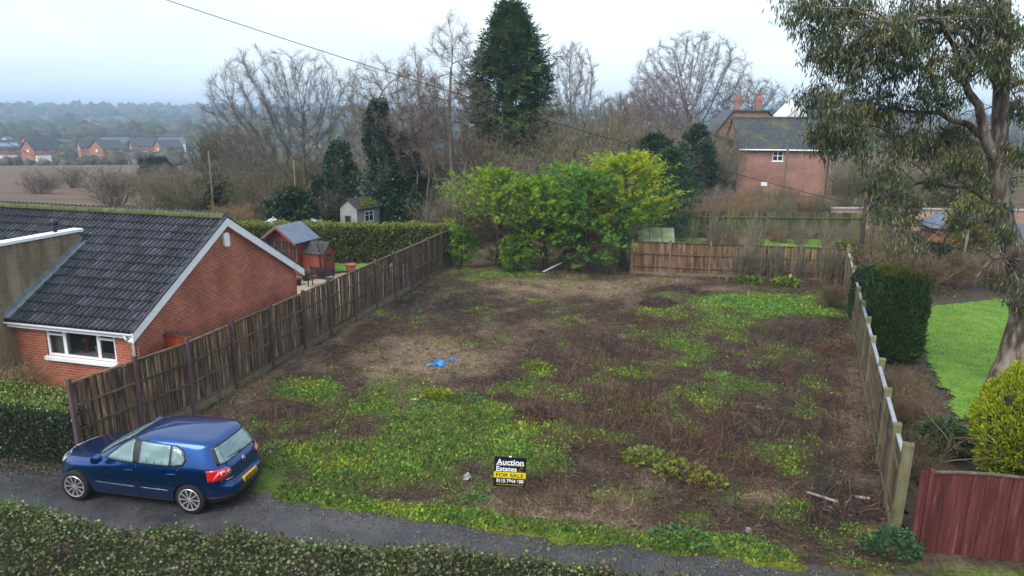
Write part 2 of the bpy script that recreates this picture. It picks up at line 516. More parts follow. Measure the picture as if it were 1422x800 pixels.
M['terracotta'] = mat_noise('terracotta', [(0.3, (0.3, 0.09, 0.05)), (0.7, (0.42, 0.15, 0.09))], 6, 0.8, 0.2, 0.005)
M['asphalt'] = None
M['wire'] = mat_plain('black_cable', (0.015, 0.015, 0.016), 0.6)
M['timberpole'] = mat_noise('pale_timber_pole', [(0.3, (0.11, 0.095, 0.055)), (0.7, (0.19, 0.165, 0.105))], 5, 0.9, 0.4, 0.01, stretch=(3, 3, 0.4))

def mat_barn_roof():
    m, t, b = newmat('old_plain_tile_roof')
    tcn = t.nodes.new('ShaderNodeTexCoord')
    mp_ = nd(t, 'ShaderNodeMapping'); t.links.new(tcn.outputs['UV'], mp_.inputs['Vector'])
    bt = nd(t, 'ShaderNodeTexBrick', Scale=1.0)
    for k, c in (('Color1', (0.03, 0.032, 0.04)), ('Color2', (0.075, 0.078, 0.09)), ('Mortar', (0.02, 0.02, 0.02))): bt.inputs[k].default_value = (*c, 1)
    bt.inputs['Mortar Size'].default_value = 0.02; bt.inputs['Brick Width'].default_value = 0.24; bt.inputs['Row Height'].default_value = 0.22
    t.links.new(mp_.outputs['Vector'], bt.inputs['Vector'])
    n = nd(t, 'ShaderNodeTexNoise', Scale=0.45, Detail=8, Roughness=0.7); t.links.new(tcn.outputs['UV'], n.inputs['Vector'])
    r = ramp(t, n.outputs['Fac'], [(0.5, (0, 0, 0)), (0.62, (1, 1, 1))])
    mm = nd(t, 'ShaderNodeMixRGB'); t.links.new(r.outputs['Color'], mm.inputs['Fac'])
    t.links.new(bt.outputs['Color'], mm.inputs['Color1']); mm.inputs['Color2'].default_value = (0.075, 0.085, 0.025, 1)
    t.links.new(mm.outputs['Color'], b.inputs['Base Color']); b.inputs['Roughness'].default_value = 0.8
    bump(t, b, bt.outputs['Color'], 0.5, 0.02)
    return m
M['barnroof'] = mat_barn_roof()
# ------------------------------------------------------------------ terrain
def sstep(a, b, x):
    t = np.clip((np.asarray(x, float)-a)/(b-a), 0, 1); return t*t*(3-2*t)

def terrain(x, y):
    x = np.asarray(x, float); y = np.asarray(y, float)
    zl = np.interp(y, [0, 46, 70, 95, 200, 290, 420, 700, 1100, 1500, 2200, 5000], [0, 0, -0.9, -2.6, -8, -12, -13.5, -14, -3, 9, 13, 13])
    zr = np.interp(y, [0, 46, 100, 200, 400, 700, 1100, 1500, 2200, 5000], [0, 0, 0.4, -1, -6, -10, 0, 9, 13, 13])
    w = sstep(-0.02, 0.16, x/np.maximum(y, 20.0))
    z = zl*(1-w)+zr*w
    z = z + sstep(600, 1500, y)*7*(vnoise(x, y, 1/420., 2)-0.5)
    z = z + sstep(60, 120, y)*0.8*(vnoise(x, y, 1/60., 2)-0.5)
    near = sstep(44, 47, y) + sstep(34, 40, np.abs(x-4)) + (1-sstep(-8, -2, y))
    return z - 0.16*(1-np.clip(near, 0, 1))

def spaced(a, b, c, n):
    t = np.linspace(-1, 1, n); s = np.sinh(t*c)/np.sinh(c)
    return np.where(s < 0, s*a, s*b)

def grid_obj(name, xs, ys, zf, mat, col=None, keep=None, smooth=True):
    X, Y = np.meshgrid(xs, ys); Z = zf(X, Y)
    V = np.stack([X, Y, Z], -1).reshape(-1, 3)
    nx, ny = len(xs), len(ys)
    i = np.arange(nx*ny).reshape(ny, nx)
    F = np.stack([i[:-1, :-1], i[:-1, 1:], i[1:, 1:], i[1:, :-1]], -1).reshape(-1, 4)
    if keep is not None:
        k = keep(X, Y).reshape(-1); F = F[k[F].all(1)]
    c = col(X.ravel(), Y.ravel()) if col else None
    return np_obj(name, V, F, mat, None, c, smooth)

xs = np.concatenate([spaced(4800, 0, 5.2, 121)[:60], np.linspace(0, 60, 31)[:-1], 60*1.12**np.arange(0, 40)])
xs = np.unique(np.clip(xs, -5000, 5000)); ys = np.unique(np.concatenate([np.linspace(-70, 140, 85), 140*1.035**np.arange(1, 104)]))
ys = ys[ys < 4600]
def ground_col(x, y):
    n = vnoise(x, y, 1/35., 4); n2 = vnoise(x+400, y, 1/6., 3)
    g = np.array([0.075, 0.095, 0.032]); b = np.array([0.105, 0.078, 0.05])
    w = np.clip((n-0.42)*5+2*sstep(.2, .3, x/np.maximum(y, 30.))*(y < 220), 0, 1)[:, None]
    return (g*(1-w)+b*w)*(0.75+0.5*n2[:, None])
M['ground'] = mat_attr('rough_ground', 0.95, 0, 0.35, 0.05)
tag(grid_obj('ground', xs, ys, terrain, M['ground'], ground_col), kind='structure')

# ploughed brown field on the valley side, and a green paddock behind the hedges
def patch(name, xa, xb, ya, yb, nx, ny, mat, lift=0.05, keep=None, noisy=True):
    zf = lambda X, Y: terrain(X, Y)+lift
    return tag(grid_obj(name, np.linspace(xa, xb, nx), np.linspace(ya, yb, ny), zf, mat, None, keep), kind='structure')
M['field'] = mat_noise('ploughed_field', [(0.3, (0.085, 0.055, 0.038)), (0.55, (0.125, 0.082, 0.056)), (0.75, (0.16, 0.115, 0.07))], 0.05, 0.95, 0.3, 0.2, 10, stretch=(1, 5, 1))
patch('field', -205, -20, 56, 256, 80, 90, M['field'], 0.5, lambda X, Y: (Y < 262+0.62*(X+62)*0.9 + 4*(vnoise(X, Y, .05)-.5)) & (X < -0.36*Y))
M['paddock'] = mat_noise('paddock_grass', [(0.3, (0.085, 0.14, 0.035)), (0.7, (0.13, 0.19, 0.05))], 0.6, 0.95, 0.3, 0.1, 8)
patch('paddock', -14, 2, 66, 96, 20, 20, M['paddock'], 0.12)
patch('paddock', -75, -30, 235, 300, 20, 20, M['paddock'], 0.5)

# ------------------------------------------------------------------ the plot
LX = lambda y: np.interp(y, [13, 14.62, 16.08, 17.49, 36.3], [-10.25, -9.56, -8.93, -8.3, -3.3])   # left fence line
RX = lambda y: 7.2+0.403*(y-12.08)               # right fence line
BY = lambda x: 35.3-0.147*(x-6.0)                # back fence line
EDGE = lambda x: np.interp(x, [-16, -9, -6.2, -4.8, -1.5, 1.45, 4, 7, 14], [15.1, 14.45, 14.0, 13.2, 12.4, 11.75, 11.25, 10.75, 9.5])
GREEN = [(-1.44,16.84,2.0,1.74,-.08,1),(-3.26,15.05,2.13,1.15,-.2,.9),(-5.51,19.16,.92,.67,-.26,.7),(-1.35,18.22,1.36,.9,-.07,.8),(.11,16.66,.81,.84,0,.7),(-3.33,13.17,.87,.34,-.22,.6),(1.51,11.93,1.07,.17,.09,.7),(11.08,29.43,2.94,1.4,.35,1.5),(12.4,28.56,1.35,.98,.41,.9),(6.44,28.33,1.33,1.14,.21,.35),(3.35,18.34,1.19,.92,.16,.5),(6.36,23.8,1.38,2.09,.24,.4),(.79,21.31,.68,.66,.03,.6),(3.17,15.19,.67,.29,.17,.6),(3.53,11.97,.81,.22,.24,.9),(6.58,12.19,.83,.53,.46,.5),(-.39,34.49,1.94,.81,-.02,.6),(-2.98,33.73,1.04,.78,-.09,.4),(6.1,19.75,1.91,1.31,.28,.4),(-.4,19.29,1.23,.66,-.02,.5),(1.64,16.7,1.09,.6,.08,.6),(3.32,20.87,.89,.64,.14,.4),(8.12,27.02,1.14,.85,.28,.5),(8,23.08,.98,.8,.32,.35),(-6.01,16.95,.72,.73,-.32,.5),(-5.42,14.17,.38,1,-.34,.8),(-4.58,13.43,.59,.36,-.3,.7),(6.48,15.62,.68,.8,.37,.25),(5.45,15.6,.51,.47,.3,.3),(-3.93,19.48,.82,.57,-.19,.3),(5.79,13.34,.89,.6,.38,.3),(.83,14.79,.81,.51,.05,.35),(-.36,17.3,1.12,.46,-.02,.6)]
TAN = [(-2.57,22.17,2.0,2.2,-.11,1.15),(-1.73,23.54,1.23,.95,-.07,.7),(2.95,32.21,4.34,1.87,.08,.9),(6.85,33.56,2.09,1.25,.19,.9),(1.47,12.93,1.58,.75,.09,.9),(.32,13.24,1.47,.56,.02,.5),(11.46,22.45,.53,5.86,.47,.7),(8.84,16.87,.37,2.91,.47,.4),(5.27,13.56,.43,.28,.32,.9),(-7.12,23.37,.61,2.45,-.29,.5),(-7.53,18.57,.78,1.09,-.38,.6),(-5.35,27.04,.83,2.09,-.19,.3),(-2.62,35.9,1.84,1.05,-.07,.6),(.29,30.74,1.9,1.31,.01,.4),(-.27,25.29,2.11,1.82,-.01,.3),(-3.28,20.68,1.31,.95,-.15,.4),(7.06,12.32,.55,.83,.49,.4)]
DARK = [(-3,28.77,2.38,2.09,-.1,1),(-2.24,30.63,1.58,1.3,-.07,.7),(.58,17.46,.47,.37,.03,1),(7.28,16.83,1.66,2.81,.39,.8),(9.56,24.74,2.1,2.32,.36,.5),(-5.86,17.63,1.32,.98,-.3,.6),(-5.81,20.3,1.29,.94,-.27,.5),(7.32,31.03,1.3,.81,.22,1),(6.3,29.13,.61,.96,.2,.7),(3.72,23.72,1.51,1.46,.14,.4),(6.66,13.65,.76,1.29,.43,.7),(2.58,13.57,.9,.89,.17,.3),(-.15,15.85,.69,.54,-.02,.4),(4.35,15.95,1.04,.8,.24,.5),(-2.74,17.02,.74,.53,-.15,.4),(-2.95,18.43,.99,.41,-.15,.5),(-6.94,16.5,.53,.66,-.38,.6)]
def blobs(lst, x, y):
    out = np.zeros_like(np.asarray(x, float))
    for cx, cy, rx, ry, sk, s in lst:
        dy = (y-cy); dx = x-cx-sk*dy
        out = np.maximum(out, s*np.exp(-((dx/rx)**2+(dy/ry)**2)*0.9))
    return out
def verge(x, y):      # distance in from the lane edge
    return y-EDGE(x)
def m_green(x, y):
    n = vnoise(x, y, 1.1, 4)
    g = blobs(GREEN, x, y)*1.35 + 0.12
    e = verge(x, y)
    v = np.exp(-((e-0.42)/0.30)**2)*np.clip(1.05-0.45*sstep(2.5, 6, x), 0, 1)*(x > -5.4)
    return np.clip((np.maximum(g, v) + (n-0.5)*1.5 - 0.22)*1.5, 0, 1)
def m_tan(x, y):
    n = vnoise(x+60, y+11, 1.0, 4)
    f = np.exp(-((x-LX(y)-0.35)/0.3)**2)*0.6
    return np.clip((np.maximum(blobs(TAN, x, y)*1.3, f)+(n-0.5)*1.3-0.12)*1.3, 0, 1)
def m_dark(x, y):
    n = vnoise(x+130, y+71, 0.9, 4)
    return np.clip((blobs(DARK, x, y)+(n-0.5)*1.2-0.1)*1.2, 0, 1)
def m_moss(x, y):
    e = verge(x, y); n = vnoise(x+20, y+5, 1.6, 3)
    return np.clip(np.exp(-((e-0.05)/0.22)**2)*1.5 + (n-0.55)*2.2-0.35, 0, 1)*(x > -5.6)
def lot_z(x, y):
    e = verge(x, y) + (vnoise(x, y, 2.2, 3)-0.5)*0.5
    z = -0.045 + 0.075*sstep(-0.1, 0.6, e)
    z = z + sstep(0.3, 1.5, e)*((vnoise(x, y, 0.5, 2)-0.5)*0.16 + (vnoise(x, y, 2.7, 3)-0.5)*0.09)
    for cx, cy, r, h in ((7.2, 30.8, 1.2, 0.28), (.55, 17.6, .4, .12), (1.4, 12.95, .8, .1), (11.3, 23.3, .9, .12), (9.6, 30.2, .6, .12)):
        z = z + h*np.exp(-((x-cx)**2+(y-cy)**2)/r**2)
    return z
def in_lot(x, y):
    a = (y > EDGE(x)-0.35) & (x < np.where(y > 11.9, RX(y)+0.05, 14)) & (y < BY(x)+0.4) & ((x > LX(y)-0.05) | ((y < 15.4) & (x > -15)))
    return a
def soil_col(x, y):
    n = vnoise(x, y, 3.0, 4)[:, None]; n2 = vnoise(x+9, y+50, 0.7, 3)[:, None]
    c = np.array([0.04, 0.027, 0.021])*(1-n2)+np.array([0.08, 0.054, 0.041])*n2
    t = m_tan(x, y)[:, None]; c = c*(1-t)+np.array([0.2, 0.145, 0.098])*t
    d = m_dark(x, y)[:, None]; c = c*(1-d)+np.array([0.024, 0.02, 0.02])*d
    g = m_green(x, y)[:, None]; c = c*(1-g*.75)+np.array([0.09, 0.16, 0.02])*g*.75
    ms = m_moss(x, y)[:, None]; c = c*(1-ms*.9)+np.array([0.13, 0.15, 0.016])*ms*.9
    fr = (x < -5.5) & (y < 15.6)
    c[fr] = np.array([0.06, 0.048, 0.038])
    return c*(0.6+0.8*n)
M['soil'] = mat_attr('plot_soil', 0.95, 0, 14, 0.12, 0.55, 1.4)
_t = M['soil'].node_tree
_n = nd(_t, 'ShaderNodeTexNoise', Scale=22, Detail=8, Roughness=0.7)
_tc = _t.nodes.new('ShaderNodeTexCoord'); _t.links.new(_tc.outputs['Object'], _n.inputs['Vector'])
bump(_t, _t.nodes['Principled BSDF'], _n.outputs['Fac'], 0.9, 0.04)
tag(grid_obj('plot_ground', np.arange(-15, 18.6, 0.1), np.arange(9.2, 38.2, 0.1), lot_z, M['soil'], soil_col, in_lot), kind='structure')

# lane
def mat_asphalt():
    m, t, b = newmat('wet_old_asphalt')
    tcn = t.nodes.new('ShaderNodeTexCoord')
    n1 = nd(t, 'ShaderNodeTexNoise', Scale=70, Detail=4, Roughness=0.8); n2 = nd(t, 'ShaderNodeTexNoise', Scale=0.9, Detail=7, Roughness=0.6)
    n3 = nd(t, 'ShaderNodeTexNoise', Scale=3.5, Detail=8, Roughness=0.7)
    for n in (n1, n2, n3): t.links.new(tcn.outputs['Object'], n.inputs['Vector'])
    r1 = ramp(t, n1.outputs['Fac'], [(0.3, (0.02, 0.02, 0.023)), (0.55, (0.048, 0.048, 0.053)), (0.75, (0.12, 0.12, 0.122))])
    r2 = ramp(t, n2.outputs['Fac'], [(0.35, (0.55, 0.56, 0.6)), (0.62, (1.35, 1.3, 1.25))])
    mm = nd(t, 'ShaderNodeMixRGB', blend_type='MULTIPLY', Fac=1.0)
    t.links.new(r1.outputs['Color'], mm.inputs['Color1']); t.links.new(r2.outputs['Color'], mm.inputs['Color2'])
    t.links.new(mm.outputs['Color'], b.inputs['Base Color'])
    r3 = ramp(t, n3.outputs['Fac'], [(0.35, (0.42,)*3), (0.65, (0.8,)*3)])
    t.links.new(r3.outputs['Color'], b.inputs['Roughness'])
    bump(t, b, n1.outputs['Fac'], 0.5, 0.01)
    return m
M['asphalt'] = mat_asphalt()
lane_z = lambda X, Y: -0.022+0.012*(vnoise(X, Y, 0.4, 2)-0.5)
tag(grid_obj('lane', np.linspace(-40, 40, 200), np.linspace(0, 24, 70), lane_z, M['asphalt'], None,
             lambda X, Y: (Y < EDGE(X)+0.9) & (Y > EDGE(X)-3.3)), kind='structure')

# garden grounds either side
M['gardensoil'] = mat_noise('garden_soil', [(0.3, (0.03, 0.024, 0.018)), (0.55, (0.062, 0.048, 0.034)), (0.75, (0.1, 0.078, 0.05))], 3.5, 0.95, 0.8, 0.05, 10)
tag(grid_obj('garden_ground', np.linspace(-40, 0, 90), np.linspace(13.5, 49, 90), lambda X, Y: -0.03+0*X, M['gardensoil'], None,
             lambda X, Y: (X < LX(Y)-0.02) & (Y > 15.2)), kind='structure')
tag(grid_obj('garden_ground', np.linspace(6, 46, 120), np.linspace(6, 49, 130), lambda X, Y: -0.03+0.05*vnoise(X, Y, .8, 3), M['gardensoil'], None,
             lambda X, Y: (X > RX(Y)+0.0) | (Y > BY(X)+.2)), kind='structure')
M['lawn'] = mat_noise('lawn_grass', [(0.3, (0.07, 0.15, 0.016)), (0.5, (0.115, 0.225, 0.022)), (0.62, (0.16, 0.25, 0.03)), (0.78, (0.2, 0.21, 0.06))], 1.4, 0.9, 0.5, 0.03, 10)
def in_poly(poly):
    P = np.array(poly)
    def f(X, Y):
        X, Y = X+(vnoise(X, Y, 1.4, 3)-.5)*.7, Y+(vnoise(X+40, Y, 1.4, 3)-.5)*.7
        ins = np.zeros(X.shape, bool); j = len(P)-1
        for i in range(len(P)):
            xi, yi = P[i]; xj, yj = P[j]
            c = ((yi > Y) != (yj > Y)) & (X < (xj-xi)*(Y-yi)/(yj-yi+1e-9)+xi)
            ins ^= c; j = i
        return ins
    return f
RLAWN = [(11.6, 17.6), (12.6, 19.8), (13.5, 22.0), (14.6, 25.0), (16.7, 29.0), (18.6, 29.9), (21.5, 30.9), (26, 31.0), (25, 24), (18, 18.5), (14.5, 17.2)]
tag(grid_obj('lawn', np.linspace(11, 27, 110), np.linspace(17, 32, 100), lambda X, Y: 0.04+0.02*vnoise(X, Y, .5), M['lawn'], None, in_poly(RLAWN)), kind='structure')
LLAWN = [(-12.5, 34.0), (-9.6, 34.8), (-6.6, 36.0), (-4.2, 36.6), (-3.6, 37.3), (-14, 37.3)]
tag(grid_obj('lawn', np.linspace(-14, -3, 60), np.linspace(33, 38, 30), lambda X, Y: 0.0+0*X, M['lawn'], None, in_poly(LLAWN)), kind='structure')
tag(grid_obj('lawn', np.linspace(8, 22, 60), np.linspace(34, 46.5, 40), lambda X, Y: 0.04+0*X, M['lawn'], None, lambda X, Y: (Y > 38) & (X < 24)), kind='structure')
M['paving'] = mat_noise('pale_patio', [(0.3, (0.24, 0.19, 0.13)), (0.7, (0.36, 0.3, 0.22))], 1.5, 0.9, 0.2, 0.01)
tag(grid_obj('patio', np.linspace(-12, -4, 60), np.linspace(24.8, 36.3, 60), lambda X, Y: 0.006+0*X, M['paving'], None,
             lambda X, Y: (X < LX(Y)-0.15) & (Y < 34.6+0.33*(X+9.6)) & (X > -11.5)), kind='structure')
# ------------------------------------------------------------------ bungalow on the left
HOUSE_LOC = (-9.36, 17.2, 0); HRZ = R(-14.5)
house = empty('brick_bungalow', HOUSE_LOC, HRZ, 'red brick bungalow with dark tiled roof and white bargeboards beside the long fence', 'house')
D_ = 7.44; EZ = 2.42; EY = -0.28; RY = 3.72; RZ_ = 4.72; LEFT = -13.0
SL = (RZ_-EZ)/(RY-EY)
# walls
w = MB()
wx0, wx1, wz0, wz1 = -2.86, -0.70, 1.47, 2.30
w.box(LEFT, wx0, 0, 0.25, -0.1, EZ-0.02); w.box(wx1, 0, 0, 0.25, -0.1, EZ-0.02)
w.box(wx0, wx1, 0, 0.25, -0.1, wz0); w.box(wx0, wx1, 0, 0.25, wz1, EZ-0.02)
w.build('front_wall', M['brick'], house)
w = MB(); w.prism([(0.252, -0.1), (D_, -0.1), (D_, EZ-0.12), (RY, RZ_-0.13), (0.252, EZ+0.05)], -0.25, 0.0, 'x')
w.build('gable_wall', M['brick'], house)
w = MB(); w.box(LEFT, -0.252, D_-0.25, D_, -0.1, EZ-0.12); w.build('rear_wall', M['brick'], house)
w = MB(); w.box(LEFT+0.05, -0.3, 2.6, 2.7, 0.0, EZ); w.box(LEFT+0.05, -0.3, 0.3, 2.55, 0.0, 0.05); w.build('inner_wall', M['dark'], house)
# roof underlay and rear slope
w = MB(); w.prism([(EY+0.05, EZ-0.03), (RY, RZ_-0.04), (D_-EY-0.05, EZ-0.03), (D_-EY-0.05, EZ-0.09), (RY, RZ_-0.1), (EY+0.05, EZ-0.09)], LEFT, 0.1, 'x')
w.build('roof_deck', M['darkfelt'], house)
# tiles: one shared double-roll tile
TW, TG = 0.318, 0.345
def tile_mesh():
    prof = [(0, 0.0), (0.05, 0.0), (0.065, 0.03), (0.09, 0.045), (0.125, 0.045), (0.145, 0.03), (0.158, 0.0), (0.205, 0.0), (0.22, 0.03), (0.245, 0.045), (0.28, 0.045), (0.30, 0.03), (0.318, 0.0)]
    V = []; F = []
    n = len(prof)
    for (y, l) in ((0.0, 0.042), (TG+0.03, 0.0)):
        for x, z in prof: V.append((x, y, z+l))
    for x, z in prof: V.append((x, 0.0, z+0.004))
    for i in range(n-1):
        F.append((i, i+1, n+i+1, n+i)); F.append((2*n+i, 2*n+i+1, i+1, i))
    me = bpy.data.meshes.new('roof_tile'); me.from_pydata(V, [], F); me.materials.append(M['tile'])
    return me
tm = tile_mesh()
roof = MB().box(LEFT, 0.05, EY, EY+0.05, EZ-0.05, EZ-0.03).build('roof', M['darkfelt'], house)
ang = math.atan(SL); nrow = int(math.hypot(RY-EY, RZ_-EZ)/TG)+1
rngt = random.Random(3); cand = []
for r_ in range(nrow):
    for c_ in range(int((-LEFT)/TW)):
        x = 0.10-TW*(c_+1); s = r_*TG
        y = EY+s*math.cos(ang); z = EZ+s*math.sin(ang)
        if -4.38 < x < -3.84 and y < 2.15: continue       # where the cross wall stands
        if s > math.hypot(RY-EY, RZ_-EZ)-0.1: continue
        vis = 1 if x > -7.6 else 0
        cand.append((vis*100-(abs(x)*0.6+y*1.0), x, y, z))
cand.sort(reverse=True)
rest = MB()
for i, (_, x, y, z) in enumerate(cand):
    Mt = Matrix.Translation((x, y, z)) @ Matrix.Rotation(ang+rngt.gauss(0, .006), 4, 'X') @ Matrix.Rotation(rngt.gauss(0, .004), 4, 'Z')
    if i < 300:
        inst(tm, 'roof_tile', roof, Mt)
    else:
        rest.add([Mt @ v.co for v in tm.vertices], [tuple(p.vertices) for p in tm.polygons])
o = rest.build('roof_tile_rest', M['tile'], roof); tag(o, kind='stuff')
# ridge tiles
w = MB()
arc = [(math.cos(a)*0.13, math.sin(a)*0.13) for a in [math.pi*k/6 for k in range(7)]]
w.prism([(p[0], p[1]) for p in arc]+[(-0.10, -0.02), (0.1, -0.02)], 0, 0.46, 'x')
rm = w.mesh('ridge_tile', M['ridge'])
for k in range(27):
    inst(rm, 'ridge_tile', roof, Matrix.Translation((0.1-0.47*(k+1), RY, RZ_+0.0+rngt.gauss(0, .006))) @ Matrix.Rotation(rngt.gauss(0, .012), 4, 'Z'))
# bargeboards, fascia, gutter, downpipe
for s in (0, 1):
    a = (EY-0.02, EZ-0.02) if s == 0 else (D_-EY+0.02, EZ-0.02)
    b = (RY, RZ_+0.02)
    w = MB(); w.prism([a, b, (b[0], b[1]-0.25), (a[0], a[1]-0.25)], 0.11, 0.15, 'x')
    w.build('bargeboard', M['white'], house)
    w = MB(); w.prism([(a[0], a[1]+0.003), (b[0], b[1]+0.003), (b[0], b[1]+0.05), (a[0], a[1]+0.05)], 0.06, 0.165, 'x')
    w.build('verge_cap', M['tile'], house)
    w = MB(); w.prism([(a[0], a[1]-0.2), (b[0], b[1]-0.2), (b[0], b[1]-0.22), (a[0], a[1]-0.22)], 0.0, 0.109, 'x')
    w.build('soffit', M['white'], house)
MB().box(LEFT, 0.1, EY+0.06, EY+0.09, EZ-0.19, EZ-0.035).build('fascia', M['white'], house)
w = MB(); gp = [(math.cos(a)*0.055, math.sin(a)*0.055) for a in [math.pi+math.pi*k/8 for k in range(9)]]
w.prism([(EY+0.0+p[0], EZ-0.045+p[1]) for p in gp], LEFT, 0.12, 'x'); w.build('gutter', M['white'], house)
w = MB(); w.tube([(-0.1, EY, EZ-0.1), (-0.1, EY+0.02, EZ-0.2), (-0.1, -0.05, EZ-0.38), (-0.1, -0.05, 0.0)], 0.036, 8); w.build('downpipe', M['white'], house, True)
# window
win = MB().box(wx0, wx1, 0.03, 0.10, wz0, wz0+0.06).build('window', M['white'], house)
f = MB(); f.box(wx0, wx1, 0.03, 0.1, wz1-0.06, wz1); f.box(wx0, wx0+0.07, 0.03, 0.1, wz0+.06, wz1-.06); f.box(wx1-0.07, wx1, 0.03, 0.1, wz0+.06, wz1-.06)
m1, m2 = -2.30, -1.24
f.box(m1-0.05, m1+0.05, 0.028, 0.1, wz0+.06, wz1-.06); f.box(m2-0.05, m2+0.05, 0.028, 0.1, wz0+.06, wz1-.06)
f.box(wx0+.07, m1-.05, 0.03, 0.1, 2.02, 2.08); f.box(m2+.05, wx1-.07, 0.03, 0.1, 2.02, 2.08)
f.build('frame', M['white'], win, bevel=0.006)
def mat_clear():
    m, t, b = newmat('house_pane')
    b.inputs['Roughness'].default_value = 0.02; b.inputs['Base Color'].default_value = (0.02, 0.02, 0.02, 1)
    n = nd(t, 'ShaderNodeTexNoise', Scale=1.0); r = ramp(t, n.outputs['Fac'], [(0.3, (0.015, 0.015, 0.016)), (0.7, (0.03, 0.03, 0.032))]); t.links.new(r.outputs['Color'], b.inputs['Base Color'])
    tr = nd(t, 'ShaderNodeBsdfTransparent'); ms = nd(t, 'ShaderNodeMixShader', Fac=0.62)
    t.links.new(b.outputs[0], ms.inputs[1]); t.links.new(tr.outputs[0], ms.inputs[2]); t.links.new(ms.outputs[0], t.nodes['Material Output'].inputs['Surface'])
    return m
M['pane'] = mat_clear()
for (a, b, c, d) in ((wx0+.07, m1-.05, wz0+.06, 2.02), (wx0+.07, m1-.05, 2.08, wz1-.06), (m1+.05, m2-.05, wz0+.06, wz1-.06), (m2+.05, wx1-.07, wz0+.06, 2.02), (m2+.05, wx1-.07, 2.08, wz1-.06)):
    MB().box(a, b, 0.055, 0.062, c, d).build('pane', M['pane'], win)
MB().box(wx0-0.05, wx1+0.05, -0.09, 0.03, wz0-0.11, wz0-0.002).build('sill', M['white'], win, bevel=0.008)
M['curtain'] = mat_noise('net_curtain', [(0.3, (0.4, 0.38, 0.36)), (0.7, (0.55, 0.53, 0.5))], 4, 0.9, 0.3, 0.02, stretch=(9, 1, 0.3))
MB().box(wx0+.02, m1-.02, 0.2, 0.215, wz0, wz1).build('curtain', M['curtain'], win)
# things on the window ledge inside
ledge = MB().box(wx0, wx1, 0.252, 0.5, wz0-.02, wz0+0.03).build('window_ledge', M['white'], house)
w = MB(); w.lathe([(0.02, 0), (0.07, .02), (0.07, .05), (.03, .08), (.025, .25), (.09, .27), (.13, .3), (.1, .42), (0.07, .44)], 10, (-2.0, 0.4, wz0+.03))
tag(w.build('table_lamp', M['terracotta'], None, True, HOUSE_LOC), 'small dark lamp standing inside the bungalow window', 'lamp'); bpy.data.objects['table_lamp'].rotation_euler = (0, 0, HRZ)
w = MB(); w.lathe([(0.05, 0), (0.04, .06), (0.02, .12), (.045, .16), (.04, .2), (.015, .24)], 8, (-1.62, 0.33, wz0+.03))
tag(w.build('figurine', M['white'], None, True, HOUSE_LOC), 'tiny white figurine on the bungalow window ledge', 'ornament'); bpy.data.objects['figurine'].rotation_euler = (0, 0, HRZ)
# buff brick cross wall standing up through the roof
w = MB()
WX = -3.82; WZ = 4.32
w.prism([(-1.3, -0.1), (-0.001, -0.1), (-0.001, EZ-.03), (EY, EZ-0.03), (EY, EZ+.0), (2.42, EZ+(2.42-EY)*SL-0.02), (2.42, WZ), (-1.3, WZ)], WX-.24, WX, 'x')
w.build('cross_wall', M['buff'], house)
w = MB(); w.box(WX-.29, WX+0.06, -1.36, 2.5, WZ+0.002, WZ+0.09); w.build('wall_coping', M['white'], house, bevel=0.01)
w = MB()
ns = 26
for k in range(ns):
    t0, t1 = k/ns, (k+1)/ns
    y0 = EY+(2.45-EY)*t0; y1 = EY+(2.45-EY)*t1
    z0 = EZ+(y0-EY)*SL+.055; z1 = EZ+(y1-EY)*SL+.055
    w.prism([(y0, z0), (y1-.004, z1), (y1-.004, z1+0.12+0.015*(k % 2)), (y0, z0+0.12+.015*(k % 2))], WX+0.003, WX+0.02+0.004*(k % 2), 'x')
    w.prism([(y0, z0+.0), (y1-.004, z1+.0), (y1-.004, z1+0.015), (y0, z0+0.015)], WX+.02, WX+0.17, 'x')
w.build('lead_flashing', M['lead'], house)
w = MB(); w.lathe([(0.05, 0), (0.05, 0.16), (0.10, 0.17), (0.115, 0.21), (0.115, 0.30), (0.09, 0.34), (0.03, 0.37)], 14, (WX-0.12, 1.72, WZ+0.09))
w.build('vent_cowl', M['black'], house, True)
# alarm box on the gable, air vent
al = MB().prism([(3.62, 3.92), (3.66, 3.87), (3.86, 3.87), (3.86, 4.22), (3.8, 4.28), (3.66, 4.28), (3.6, 4.2)], 0.002, 0.09, 'x').build('alarm_box', M['white'], house, bevel=0.015)
MB().box(-3.62, -3.3, -0.012, 0.0, 0.6, 0.66).build('air_vent', M['black'], house)
# side gate: orange-red door, dark boards and a spiked rail between bungalow and fence
gate = empty('side_gate', HOUSE_LOC, HRZ, 'orange red side gate with spiked top rail between bungalow and fence', 'gate')
for k in range(5):
    MB().box(0.02+0.11*k, 0.122+0.11*k, 0.9, 0.93, 0.05, 1.98).build('board', M['orangegate'], gate)
for k in range(5):
    MB().box(0.56+0.06*k, 0.618+0.06*k, 0.88, 0.91, 0.05, 1.9).build('board', M['redwood'], gate)
MB().box(0.0, .87, 0.87, 0.96, 1.985, 2.03).build('rail', M['redwood'], gate)
sp = MB().lathe([(0.012, 0), (0.012, 0.05), (0.002, 0.13)], 5).mesh('spike', M['black'])
for k in range(14): inst(sp, 'spike', gate, loc=(0.04+0.06*k, 0.915, 2.03))

# ------------------------------------------------------------------ fences
def fence_frame(p, q):
    d = Vector((q[0]-p[0], q[1]-p[1], 0)); L = d.length; a = math.atan2(d.y, d.x)
    return L, a
rf_ = random.Random(11)
